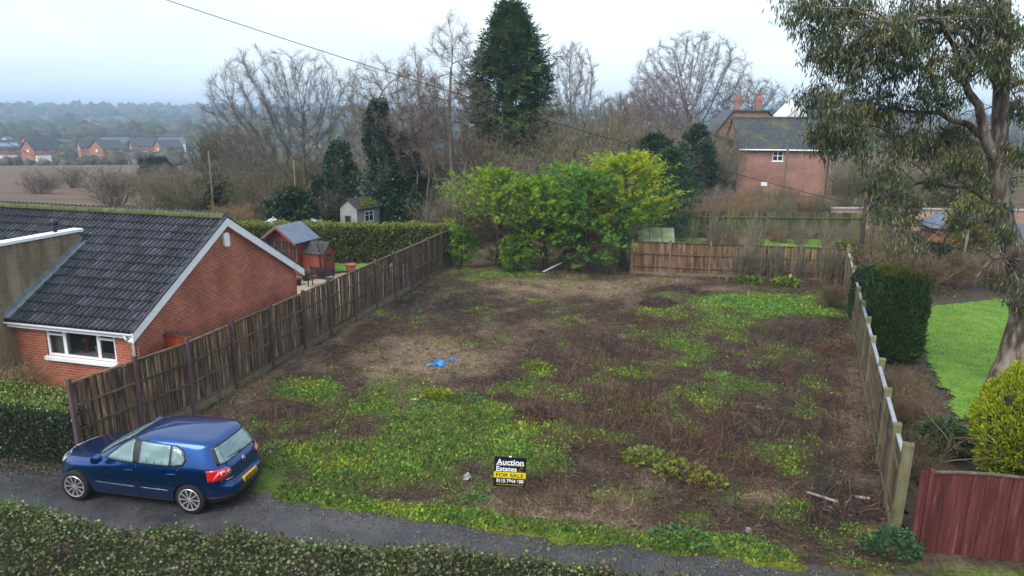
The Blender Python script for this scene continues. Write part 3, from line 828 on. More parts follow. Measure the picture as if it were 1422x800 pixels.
# left: thirteen bays of overlapping slats, steel posts, two rails and gravel boards
FP = [(-9.56, 14.62), (-8.93, 16.08), (-8.3, 17.49), (-7.83, 19.18), (-7.37, 21.0), (-6.89, 22.75), (-6.44, 24.5), (-5.95, 26.3), (-5.49, 28.05), (-5.02, 29.8), (-4.53, 31.6), (-4.06, 33.4), (-3.58, 35.2), (-3.2, 36.5)]
lf_root = empty('slat_fence', (FP[0][0], FP[0][1], 0), 0, 'long weathered brown slat fence with steel posts between the bungalow and the plot', 'fence')
pw = MB().box(-0.035, 0.035, -0.05, 0.05, -0.1, 2.1).mesh('post', M['post'])
slat_w = 0.105
sl_meshes = []
for v in range(4):
    h = 1.66+0.02*v
    w = MB(); w.prism([(0, 0), (slat_w, 0.004*v), (slat_w-0.004*v, h), (0.004, h-0.01*v)], -0.006, 0.006, 'y'); sl_meshes.append(w.mesh('slat', M['slat']))
for i, (px_, py_) in enumerate(FP):
    j = min(i, len(FP)-2)
    L_, a_ = fence_frame(FP[j], FP[j+1])
    B_ = Matrix.Translation((px_-FP[0][0], py_-FP[0][1], 0)) @ Matrix.Rotation(a_, 4, 'Z')
    inst(pw, 'post', lf_root, B_ @ Matrix.Translation((0, -0.05, 0)) @ Matrix.Rotation(rf_.gauss(0, .012), 4, 'Y') @ Matrix.Rotation(rf_.gauss(0, .01), 4, 'X'))
    if i == len(FP)-1: break
    s0, s1 = 0.0, L_
    panel = MB().box(s0+0.04, s1-0.04, -0.055, -0.02, 0.86, 0.905).build('panel', M['rail'], lf_root)
    panel.matrix_local = B_
    MB().box(s0+0.04, s1-0.04, -0.055, -0.02, 1.42, 1.465).build('rail', M['rail'], panel)
    MB().box(s0+0.04, s1-0.04, -0.05, -0.02, 0.27, 0.31).build('rail', M['rail'], panel)
    MB().box(s0+0.04, s1-0.04, -0.045, 0.045, 1.95+rf_.gauss(0, .008), 1.985).build('cap_rail', M['rail'], panel)
    MB().box(s0+0.04, s1-0.04, -0.04, -0.01, -0.05, 0.25).build('gravel_board', M['gravelboard'], panel)
    n = 19; pit = (s1-s0-0.08)/n
    for k in range(n):
        lay = 0.012 if k % 2 else -0.004
        M_ = Matrix.Translation((s0+0.04+pit*k-0.004, lay, 0.26)) @ Matrix.Rotation(rf_.gauss(0, .012), 4, 'Y') @ Matrix.Rotation(rf_.gauss(0, .05), 4, 'Z')
        inst(sl_meshes[rf_.randrange(4)], 'slat', panel, M_)
# back: boarded panels between mossy concrete posts
bx0, bx1 = 5.9, 16.15
bf = empty('board_fence', (bx0, BY(bx0), 0), math.atan2(-0.147, 1), 'brown boarded panel fence with concrete posts across the back of the plot', 'fence')
bl = math.hypot(1, 0.147)
cp = MB().box(-0.05, 0.05, -0.06, 0.06, -0.1, 1.78).mesh('post', M['concrete'])
bposts = [5.95, 7.8, 9.7, 11.75, 13.9, 16.1]
b_meshes = []
for v in range(3):
    w = MB(); w.prism([(0, 0), (0.142, 0.01*v), (0.14, 1.5+0.02*v), (0.0, 1.5-0.01*v)], -0.008, 0.008, 'y'); b_meshes.append(w.mesh('board', M['slat3']))
for i, x in enumerate(bposts):
    s0 = (x-bx0)*bl
    inst(cp, 'post', bf, Matrix.Translation((s0, 0, 0)) @ Matrix.Rotation(rf_.gauss(0, .012), 4, 'Y'))
    if i == len(bposts)-1: break
    s1 = (bposts[i+1]-bx0)*bl
    panel = MB().box(s0+.05, s1-.05, -.05, -.02, 0.42, 0.465).build('panel', M['rail'], bf)
    MB().box(s0+.05, s1-.05, -.05, -.02, 1.06, 1.105).build('rail', M['rail'], panel)
    MB().box(s0+.05, s1-.05, -.05, .02, 1.66, 1.69).build('rail', M['rail'], panel)
    MB().box(s0+.05, s1-.05, -.03, .02, -0.1, 0.16).build('gravel_board', M['gravelboard'], panel)
    n = 13; pit = (s1-s0-.1)/n
    for k in range(n):
        inst(b_meshes[rf_.randrange(3)], 'board', panel, Matrix.Translation((s0+.05+pit*k, 0.004+(0.014 if k % 2 else 0), 0.16)) @ Matrix.Rotation(rf_.gauss(0, .008), 4, 'Y'))
# right: concrete posts, boards, pale cap
rfn = empty('concrete_post_fence', (RX(12.08), 12.08, 0), math.atan2(1, 0.403), 'mossy concrete post fence with grey capping running up the right side of the plot', 'fence')
rl = math.hypot(1, 0.403)
rposts = [12.08, 13.15, 15.05, 17.1, 19.0, 20.95, 22.95, 24.9, 26.8, 28.7, 30.6, 32.5, 33.75]
M['capgrey'] = mat_noise('grey_capping', [(0.3, (0.2, 0.215, 0.23)), (0.6, (0.3, 0.32, 0.34)), (0.8, (0.2, 0.2, 0.13))], 4, 0.7, 0.2, 0.004, objrand=.12)
w = MB(); w.box(-.055, .055, -.07, .07, -.1, 1.86); w.prism([(-.055, 1.86), (.055, 1.86), (.035, 1.9), (-.035, 1.9)], -.07, .07, 'y'); cp2 = w.mesh('post', M['concrete'])
w = MB(); w.box(-.06, .06, -.1, .08, -.1, 1.95); w.prism([(-.06, 1.95), (.06, 1.95), (.035, 1.99), (-.035, 1.99)], -.1, .08, 'y'); cp3 = w.mesh('post', M['concrete'])
r_meshes = []
for v in range(3):
    w = MB(); w.prism([(0, 0), (0.15, 0), (0.15, 1.46), (0.0, 1.46)], -0.008, 0.008, 'y'); r_meshes.append(w.mesh('board', M['slat2']))
for i, y in enumerate(rposts):
    s0 = (y-12.08)*rl
    inst(cp3 if i == 0 else cp2, 'post', rfn, Matrix.Translation((s0, 0, 0)) @ Matrix.Rotation(rf_.gauss(0, .012), 4, 'X'))
    if i == len(rposts)-1: break
    s1 = (rposts[i+1]-12.08)*rl
    panel = MB().box(s0+.056, s1-.056, 0.02, .05, 0.5, 0.55).build('panel', M['rail'], rfn)
    MB().box(s0+.056, s1-.056, .02, .05, 1.3, 1.35).build('rail', M['rail'], panel)
    MB().box(s0+.056, s1-.056, -.04, .04, 1.665, 1.70).build('cap_rail', M['capgrey'], panel)
    MB().box(s0+.056, s1-.056, -.025, .025, -.1, .2).build('gravel_board', M['gravelboard'], panel)
    n = max(6, int((s1-s0)/0.148)); pit = (s1-s0-.112)/n
    for k in range(n):
        inst(r_meshes[rf_.randrange(3)], 'board', panel, Matrix.Translation((s0+.056+pit*k-.002, (-0.006 if k % 2 else .008), 0.205)) @ Matrix.Rotation(rf_.gauss(0, .006), 4, 'Y'))
# maroon boarded fence at the right front, arched top
mf = empty('maroon_fence', (7.32, 11.72, 0), R(-11), 'maroon stained boarded fence panel with arched top at the right front', 'fence')
MB().box(0.0, 0.13, -0.012, 0.012, 0.03, 1.62).build('board', M['maroon'], mf)
MB().box(0.14, 0.20, -0.05, 0.05, -0.05, 1.66).build('post', M['maroon'], mf)
n = 24
def arch(t): return 1.60+0.06*math.sin(math.pi*min(1, t))
for k in range(n):
    x0 = 0.215+k*0.105; t0 = k/18; t1 = (k+1)/18
    w = MB(); w.prism([(x0, 0.04), (x0+0.103, 0.04), (x0+0.103, arch(t1)), (x0, arch(t0))], -0.014+(0.010 if k % 2 else 0), 0.006+(0.010 if k % 2 else 0), 'y')
    w.build('board', M['maroon'], mf)
w = MB()
for k in range(n):
    x0 = 0.215+k*0.105
    w.prism([(x0, arch(k/18)+.002), (x0+0.105, arch((k+1)/18)+.002), (x0+.105, arch((k+1)/18)+.03), (x0, arch(k/18)+.03)], -0.035, 0.035, 'y')
w.build('cap_rail', M['slat2'], mf)
for z in (0.4, 1.25): MB().box(0.215, 2.7, 0.018, 0.05, z, z+.06).build('rail', M['maroon'], mf)
# ------------------------------------------------------------------ the blue hatchback
def mat_carpaint():
    m, t, b = newmat('metallic_blue_paint')
    n = nd(t, 'ShaderNodeTexNoise', Scale=300, Detail=2)
    r = ramp(t, n.outputs['Fac'], [(0.3, (0.002, 0.036, 0.165)), (0.7, (0.005, 0.07, 0.28))])
    t.links.new(r.outputs['Color'], b.inputs['Base Color'])
    b.inputs['Metallic'].default_value = 0.9; b.inputs['Roughness'].default_value = 0.34
    b.inputs['Coat Weight'].default_value = 1.0; b.inputs['Coat Roughness'].default_value = 0.04
    return m
M['paint'] = mat_carpaint()
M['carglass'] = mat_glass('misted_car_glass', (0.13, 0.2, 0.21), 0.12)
M['rubber'] = mat_noise('tyre_rubber', [(0.3, (0.01, 0.01, 0.011)), (0.7, (0.025, 0.025, 0.026))], 20, 0.85, 0.2, 0.003)
M['alloy'] = mat_plain('silver_alloy', (0.55, 0.56, 0.58), 0.3, 0.5, 0.6)
M['redlamp'] = mat_plain('red_tail_lamp', (0.55, 0.012, 0.014), 0.15, 0.6, 0, 0.8)
M['palelamp'] = mat_plain('clear_lamp', (0.5, 0.42, 0.42), 0.15, 0.6, 0, 0.8)
M['headlamp'] = mat_plain('headlamp_glass', (0.45, 0.48, 0.5), 0.1, 0.6, 0, 0.8)
M['plate'] = mat_plain('yellow_plate', (0.78, 0.42, 0.012), 0.4, 0.4, 0, 0, 0.05)
M['chrome'] = mat_plain('chrome_badge', (0.6, 0.6, 0.62), 0.18, 0.5, 0.9)

def build_car():
    # layers: z, front x, rear x, half width, front roundness, rear roundness   (car local: +x rear, y across)
    LAY = [(0.16, 0.22, 4.02, 0.70, 3.2, 4.9), (0.20, 0.12, 4.10, 0.80, 3.2, 5.1), (0.28, 0.05, 4.16, 0.845, 3.0, 5.3), (0.38, 0.01, 4.19, 0.865, 2.9, 5.3),
           (0.48, 0.0, 4.205, 0.875, 2.8, 5.3), (0.56, 0.02, 4.19, 0.88, 2.8, 5.3), (0.62, 0.04, 4.13, 0.88, 2.7, 5.5), (0.70, 0.09, 4.115, 0.878, 2.7, 5.5), (0.77, 0.20, 4.10, 0.873, 2.7, 5.5),
           (0.83, 0.40, 4.085, 0.865, 2.8, 5.5), (0.88, 0.68, 4.07, 0.857, 3.0, 5.5), (0.92, 0.96, 4.05, 0.848, 3.2, 5.5), (0.955, 1.15, 4.03, 0.838, 3.6, 5.5),
           (1.02, 1.27, 3.985, 0.812, 4.2, 5.7), (1.12, 1.45, 3.925, 0.770, 4.4, 5.9), (1.22, 1.63, 3.865, 0.725, 4.4, 5.9), (1.31, 1.82, 3.81, 0.68, 4.2, 6.1), (1.365, 1.97, 3.80, 0.645, 4.0, 6.3),
           (1.41, 2.12, 3.70, 0.60, 3.6, 5.3), (1.44, 2.28, 3.48, 0.52, 3.2, 3.4), (1.46, 2.45, 3.2, 0.38, 2.8, 2.8), (1.47, 2.65, 3.0, 0.18, 2.4, 2.4), (1.472, 2.8, 2.85, 0.02, 2, 2)]
    N = 96
    V = []
    for z, xf, xr, hw, nf, nr in LAY:
        ph = np.linspace(0, 2*np.pi, 4001)[:-1]
        c, s = np.cos(ph), np.sin(ph)
        n_ = np.where(c < 0, nf, nr)
        xm = 0.5*(xf+xr); a = 0.5*(xr-xf)
        X = xm + a*np.sign(c)*np.abs(c)**(2/n_); Y = hw*np.sign(s)*np.abs(s)**(2/n_)
        # slight plan taper: narrower nose
        Y = Y*(1-0.05*np.clip((0.9-X)/0.9, 0, 1)**2 - 0.035*np.clip((X-3.2)/1.0, 0, 1)**2)
        d = np.r_[0, np.cumsum(np.hypot(np.diff(np.r_[X, X[0]]), np.diff(np.r_[Y, Y[0]])))]
        # weld start at the rear centre; resample separately per half for symmetry
        q = np.linspace(0, d[-1], N+1)[:-1]
        ii = np.interp(q, d, np.arange(len(d)))
        i0 = np.floor(ii).astype(int) % len(X); i1 = (i0+1) % len(X); fr = ii-np.floor(ii)
        V.append(np.stack([X[i0]*(1-fr)+X[i1]*fr, Y[i0]*(1-fr)+Y[i1]*fr, np.full(N, z)], -1))
    nl = len(LAY)
    F = []
    for i in range(nl-1):
        for k in range(N):
            a, b = i*N+k, i*N+(k+1) % N
            F.append((a, b, b+N, a+N))
    V = np.concatenate(V)
    me = bpy.data.meshes.new('body')
    me.from_pydata([tuple(p) for p in V], [], F+[tuple(range(N-1, -1, -1)), tuple(range((nl-1)*N, nl*N))])
    bm = bmesh.new(); bm.from_mesh(me)
    bmesh.ops.recalc_face_normals(bm, faces=bm.faces); bm.to_mesh(me); bm.free()
    me.materials.append(M['paint'])
    # wheel arches by boolean
    tmp = bpy.data.objects.new('tmp_body', me); COL.objects.link(tmp)
    sub = tmp.modifiers.new('s', 'SUBSURF'); sub.levels = 1; sub.render_levels = 1
    cut = MB()
    for wx in (0.80, 3.378):
        for sd in (-1, 1):
            y0, y1 = (0.62, 1.0) if sd > 0 else (-1.0, -0.62)
            cut.prism([(wx+0.355*math.cos(a), 0.315+0.355*math.sin(a)) for a in [2*math.pi*k/40 for k in range(40)]], y0, y1, 'y')
    co = bpy.data.objects.new('tmp_cut', cut.mesh('tmp_cut', M['black'])); COL.objects.link(co)
    bo = tmp.modifiers.new('b', 'BOOLEAN'); bo.operation = 'DIFFERENCE'; bo.object = co; bo.solver = 'EXACT'
    dg = bpy.context.evaluated_depsgraph_get()
    ev = tmp.evaluated_get(dg)
    bme = bpy.data.meshes.new_from_object(ev)
    bme.name = 'body'
    COL.objects.unlink(tmp); COL.objects.unlink(co)
    bpy.data.objects.remove(tmp); bpy.data.objects.remove(co)
    bme.polygons.foreach_set('use_smooth', [True]*len(bme.polygons))
    bm = bmesh.new(); bm.from_mesh(bme)
    # crease wheel-arch edges
    for e in bm.edges:
        if len(e.link_faces) == 2 and e.calc_face_angle(0) > 0.6: e.smooth = False
    bm.to_mesh(bme)
    bvh = BVHTree.FromBMesh(bm)
    bm.free()
    root = empty('parked_car', label='dark blue five door hatchback parked on the lane beside the slat fence', cat='car')
    inst(bme, 'body', root)
    def proj(poly, mode, off, thick, name, mat, sub=10, parent=root, smooth=True):
        """lay a thin panel on the body: poly in (x,z) for sides, (y,z) for the rear, (x,y) for the top"""
        b2 = bmesh.new()
        vs_ = [b2.verts.new((p[0], p[1], 0)) for p in poly]
        b2.faces.new(vs_)
        bmesh.ops.triangulate(b2, faces=b2.faces)
        for _ in range(sub):
            es = [e for e in b2.edges if e.calc_length() > 0.09]
            if not es: break
            bmesh.ops.subdivide_edges(b2, edges=es, cuts=1)
            bmesh.ops.triangulate(b2, faces=b2.faces)
        ok = True
        for v in b2.verts:
            a, c = v.co.x, v.co.y
            if mode == 'L': o, d = Vector((a, -3, c)), Vector((0, 1, 0))
            elif mode == 'R': o, d = Vector((a, 3, c)), Vector((0, -1, 0))
            elif mode == 'B': o, d = Vector((7, a, c)), Vector((-1, 0, 0))
            elif mode == 'F': o, d = Vector((-3, a, c)), Vector((1, 0, 0))
            else: o, d = Vector((a, c, 5)), Vector((0, 0, -1))
            h = bvh.ray_cast(o, d)
            if h[0] is None:
                v.co = o + d*3.0; continue
            nn = h[1] if h[1].dot(d) < 0 else -h[1]
            v.co = h[0] + (nn*0.5 - d*0.5)*off
        m_ = bpy.data.meshes.new(name); bmesh.ops.recalc_face_normals(b2, faces=b2.faces); b2.to_mesh(m_); b2.free()
        m_.materials.append(mat)
        if smooth: m_.polygons.foreach_set('use_smooth', [True]*len(m_.polygons))
        o_2 = bpy.data.objects.new(name, m_); link(o_2, parent)
        sm = o_2.modifiers.new('t', 'SOLIDIFY'); sm.thickness = thick; sm.offset = 0
        return o_2
    front_w = [(1.55, .985), (2.19, .985), (2.13, 1.345), (2.04, 1.345), (1.86, 1.24)]
    rear_w = [(2.33, .985), (2.98, .99), (2.96, 1.345), (2.31, 1.355)]
    quart = [(3.03, .992), (3.27, 1.03), (3.30, 1.12), (3.22, 1.27), (3.10, 1.325), (3.0, 1.342)]
    surround = [(1.47, .965), (2.98, .965), (3.28, 1.0), (3.335, 1.11), (3.25, 1.29), (3.1, 1.352), (2.4, 1.372), (2.03, 1.365), (1.82, 1.25)]
    for sd in 'LR':
        proj(surround, sd, 0.004, 0.004, 'window_surround', M['black'])
        for p in (front_w, rear_w, quart):
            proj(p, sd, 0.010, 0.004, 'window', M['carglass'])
        # shut lines, handles, rubbing strip, sill
        def strip(pts, wd_, name, mat, off=0.004):
            poly = []
            for (x, z), (x2, z2) in zip(pts[:-1], pts[1:]):
                dx, dz = x2-x, z2-z; l = math.hypot(dx, dz); nx, nz = -dz/l*wd_/2, dx/l*wd_/2
                proj([(x+nx, z+nz), (x2+nx, z2+nz), (x2-nx, z2-nz), (x-nx, z-nz)], sd, off, 0.002, name, mat)
        for pts in ([(1.22, .97), (1.13, .6), (1.2, .3)], [(2.26, .97), (2.27, .3)], [(3.2, .96), (3.02, .66), (2.92, .45)], [(1.2, .285), (2.92, .285)]):
            strip(pts, 0.012, 'shut_line', M['black'])
        strip([(1.3, .50), (2.2, .49)], .02, 'rub_strip', M['chrome'], 0.006)
        strip([(2.33, .49), (2.95, .48)], .02, 'rub_strip', M['chrome'], 0.006)
        for hx in (2.02, 2.95):
            proj([(hx, .815), (hx+.19, .82), (hx+.19, .85), (hx, .845)], sd, 0.022, 0.016, 'door_handle', M['paint'])
        proj([(.06, .62), (.30, .66), (.42, .78), (.36, .80), (.14, .75)], sd, 0.006, 0.006, 'headlight', M['headlamp'])
        proj([(3.83, .70), (4.04, .715), (4.02, .925), (3.975, .925)], sd, 0.010, 0.012, 'tail_light', M['redlamp'])
    # rear: lights, window, hatch lines, plate, badge
    for s in (-1, 1):
        q = lambda pts: [(s*a, b) for a, b in pts]
        tl = proj(q([(.45, .82), (.50, .765), (.80, .70), (.785, .93), (.52, .92), (.455, .88)]), 'B', 0.010, 0.012, 'tail_light', M['redlamp'])
        for cx, rr in ((.625, .055), (.515, .04)):
            proj(q([(cx+rr*math.cos(a), .835+rr*math.sin(a)) for a in [2*math.pi*k/14 for k in range(14)]]), 'B', 0.018, 0.006, 'lamp_ring', M['palelamp'], parent=tl)
            proj(q([(cx+.6*rr*math.cos(a), .835+.6*rr*math.sin(a)) for a in [2*math.pi*k/12 for k in range(12)]]), 'B', 0.024, 0.006, 'lamp_ring', M['redlamp'], parent=tl)
    proj([(-.66, .985), (.66, .985), (.63, 1.1), (.555, 1.325), (-.555, 1.325), (-.63, 1.1)], 'B', 0.004, 0.004, 'rear_window_surround', M['black'])
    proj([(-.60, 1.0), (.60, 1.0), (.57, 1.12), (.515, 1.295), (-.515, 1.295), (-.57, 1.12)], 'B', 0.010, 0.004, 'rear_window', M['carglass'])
    proj([(-.03, .995), (.03, .995), (.03, 1.03), (-.03, 1.03)], 'B', 0.03, 0.03, 'rear_wiper', M['black'])
    proj([(.0, 1.015), (.0, 1.03), (-.38, 1.07), (-.38, 1.06)], 'B', 0.028, 0.012, 'rear_wiper', M['black'])
    # lower bumper, black
    proj([(-.78, .20), (.78, .20), (.80, .37), (-.80, .37)], 'B', 0.004, 0.006, 'rear_bumper_insert', M['black'])
    for sd in 'LR':
        proj([(3.74, .22), (4.06, .22), (4.12, .37), (3.745, .37)], sd, 0.004, 0.006, 'rear_bumper_insert', M['black'])
        proj([(1.16, .19), (3.02, .19), (3.02, .24), (1.16, .24)], sd, 0.004, 0.006, 'sill', M['black'])
    for a in ([(-.70, .615), (.70, .615), (.70, .60), (-.70, .60)],):
        proj(a, 'B', 0.004, 0.002, 'shut_line', M['black'])
    for s in (-1, 1):
        proj([(s*.70, .615), (s*.69, .70), (s*.675, .70), (s*.685, .615)], 'B', 0.004, 0.002, 'shut_line', M['black'])
    pl = proj([(-.26, .475), (.26, .475), (.26, .585), (-.26, .585)], 'B', 0.014, 0.006, 'number_plate', M['plate'])
    bd = proj([(.06*math.cos(a), .87+.06*math.sin(a)) for a in [2*math.pi*k/18 for k in range(18)]], 'B', 0.016, 0.01, 'badge', M['chrome'])
    proj([(.047*math.cos(a), .87+.047*math.sin(a)) for a in [2*math.pi*k/18 for k in range(18)]], 'B', 0.022, 0.004, 'badge_inset', M['paint'], parent=bd)
    for pts in ([(-.036, .90), (-.022, .90), (.004, .842), (-.006, .838)], [(.036, .90), (.022, .90), (-.004, .842), (.006, .838)], [(-.02, .868), (.02, .868), (.02, .876), (-.02, .876)]):
        proj(pts, 'B', 0.027, 0.004, 'badge_letter', M['chrome'], parent=bd)
    proj([(-.60, .685), (-.44, .685), (-.44, .70), (-.60, .70)], 'B', 0.01, 0.004, 'model_lettering', M['chrome'])
    # windscreen
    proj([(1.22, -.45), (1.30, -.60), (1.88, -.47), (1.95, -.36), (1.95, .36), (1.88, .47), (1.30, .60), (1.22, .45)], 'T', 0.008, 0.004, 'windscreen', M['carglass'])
    # mirrors
    for s in (-1, 1):
        w = MB(); w.prism([(1.40, .96), (1.52, .95), (1.56, 1.0), (1.55, 1.09), (1.46, 1.12), (1.38, 1.06)], s*.86, s*1.02, 'y')
        w.bar((1.48, s*.80, .98), (1.48, s*.9, 1.0), .06)
        w.build('wing_mirror', M['paint'], root, bevel=0.02)
    # wheels
    tw = MB(); prof = [(0.20, -0.095), (0.29, -0.10), (0.312, -0.085), (0.318, -0.05), (0.318, 0.05), (0.312, 0.085), (0.29, 0.10), (0.20, 0.095)]
    tw.lathe(prof, 40); tyre_me = tw.mesh('tyre', M['rubber'], True)
    rim = MB()
    rim.lathe([(0.205, 0.05), (0.215, 0.075), (0.225, 0.095), (0.232, 0.103), (0.226, 0.109), (0.205, 0.1), (0.2, 0.05)], 40, cap=False)
    rim.lathe([(0.045, 0.05), (0.05, 0.09), (0.035, 0.1), (0.01, 0.1)], 16)
    for k in range(10):
        a = 2*math.pi*k/10
        Mr = Matrix.Rotation(a, 4, 'Z')
        vs_ = [(0.035, -.010, .07), (0.21, -.019, .08), (0.21, .019, .08), (0.035, .010, .07), (0.035, -.009, .098), (0.21, -.016, .103), (0.21, .016, .103), (0.035, .009, .098)]
        rim.add([Mr @ Vector(p) for p in vs_], [(3,2,1,0),(4,5,6,7),(0,1,5,4),(1,2,6,5),(2,3,7,6),(3,0,4,7)])
    rim_me = rim.mesh('rim', M['alloy'])
    dk = MB(); dk.lathe([(0.21, 0.0), (0.21, 0.05), (0.0, 0.05)], 30); dk_me = dk.mesh('brake_disc', M['black'])
    for wx in (0.80, 3.378):
        for sd in (-1, 1):
            hub = inst(tyre_me, 'wheel', root, Matrix.Translation((wx, sd*0.765, 0.318)) @ Matrix.Rotation(sd*-math.pi/2, 4, 'X'))
            inst(rim_me, 'rim', hub); inst(dk_me, 'brake_disc', hub)
    # number plate characters
    cu = bpy.data.curves.new('plate_text', 'FONT'); cu.body = 'AN09 RXA'; cu.size = 0.105; cu.align_x = 'CENTER'; cu.align_y = 'CENTER'; cu.extrude = 0.0015; cu.offset = 0.0015
    to = bpy.data.objects.new('plate_text', cu); COL.objects.link(to)
    tme = bpy.data.meshes.new_from_object(to.evaluated_get(bpy.context.evaluated_depsgraph_get())); COL.objects.unlink(to); bpy.data.objects.remove(to)
    tme.materials.clear(); tme.materials.append(M['black'])
    h0 = bvh.ray_cast(Vector((7, 0, .475)), Vector((-1, 0, 0)))[0]; h1 = bvh.ray_cast(Vector((7, 0, .585)), Vector((-1, 0, 0)))[0]
    tilt = math.atan2(h1.x-h0.x, .11)
    xm = max(h0.x, h1.x)
    inst(tme, 'plate_characters', pl, Matrix.Translation((max(xm, bvh.ray_cast(Vector((7, 0, .53)), Vector((-1, 0, 0)))[0].x)+.024, 0, .53)) @ Matrix.Rotation(math.pi/2, 4, 'Z') @ Matrix.Rotation(math.pi/2+tilt*0.5, 4, 'X') @ Matrix.Scale(0.9, 4, (1, 0, 0)))
    return root
car = build_car()
# car local +x points to the rear; wheels touch at (-8.82,13.26) front and (-6.30,12.79) rear, near side
_a = math.atan2(12.79-13.26, -6.30+8.82)
_ca, _sa = math.cos(_a), math.sin(_a)
# near (left) side is local -y
_ox = -8.82-(0.80*_ca+0.83*_sa); _oy = 13.26-(0.80*_sa-0.83*_ca)
car.location = (_ox, _oy, -0.022); car.rotation_euler = (0, 0, _a)
# ------------------------------------------------------------------ vegetation builders
def surf_points(rng, n, faces):
    """faces: list of (origin, edge u, edge v, outward normal); area-weighted samples"""
    ar = np.array([np.linalg.norm(np.cross(f[1], f[2])) for f in faces]); ar /= ar.sum()
    k = rng.choice(len(faces), n, p=ar); u = rng.random((n, 1)); v = rng.random((n, 1))
    O = np.array([f[0] for f in faces], float)[k]; U = np.array([f[1] for f in faces], float)[k]; W = np.array([f[2] for f in faces], float)[k]
    Nn = np.array([f[3] for f in faces], float)[k]
    return O+U*u+W*v, Nn

def hedge(name, label, p, q, depth, h, n, leaf, pal, seed, cat='hedge', core=(0.03, 0.028, 0.018), rough=0.06, mat='leaf', topcol=None, sag=0.05, base=0.0, wts=None):
    """clipped hedge from p to q (front foot line), going back by depth"""
    rng = np.random.default_rng(seed)
    L = math.hypot(q[0]-p[0], q[1]-p[1]); a = math.atan2(q[1]-p[1], q[0]-p[0])
    root = empty(name, (p[0], p[1], base), a, label, cat)
    fs = [((0, 0, 0), (L, 0, 0), (0, 0, h), (0, -1, 0)), ((0, 0, h), (L, 0, 0), (0, depth, 0), (0, 0, 1)), ((0, 0, 0), (0, depth, 0), (0, 0, h), (-1, 0, 0)),
          ((L, 0, 0), (0, depth, 0), (0, 0, h), (1, 0, 0)), ((0, depth, 0), (L, 0, 0), (0, 0, h), (0, 1, 0))]
    P, Nn = surf_points(rng, n, fs)
    wob = (vnoise(P[:, 0]+3, P[:, 2]*1.3+P[:, 1], 1.7, 3)-0.5)*2*rough*1.6
    P = P+Nn*(wob[:, None]+rng.normal(0, rough*0.55, (n, 1)))
    P[:, 2] -= sag*np.sin(P[:, 0]*1.1+seed)**2*(P[:, 2] > h*0.8)
    D = Nn*0.8+rng.normal(0, 0.75, (n, 3))+np.array([0, 0, 0.25])
    C = pick(rng, pal, n, wts)
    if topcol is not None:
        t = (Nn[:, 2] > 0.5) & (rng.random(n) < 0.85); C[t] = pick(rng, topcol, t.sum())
    cl = 0.8+0.45*vnoise(P[:, 0]*1.0, P[:, 2]+P[:, 1], 2.2, 3)[:, None]
    V, F, Cc = cards(P, D, leaf*(0.6+0.8*rng.random(n)), leaf*0.55*(0.7+.6*rng.random(n)), C*cl, rng)
    fo = np_obj('foliage', V, F, M[mat], root, Cc); fo['kind'] = 'stuff'
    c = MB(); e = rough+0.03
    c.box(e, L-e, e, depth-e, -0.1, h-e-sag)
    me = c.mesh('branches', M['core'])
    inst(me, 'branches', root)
    return root
M['core'] = mat_noise('inner_twigs', [(0.35, (0.012, 0.014, 0.008)), (0.55, (0.03, 0.032, 0.016)), (0.75, (0.055, 0.042, 0.026))], 14, 0.95, 0.9, 0.06, 8)

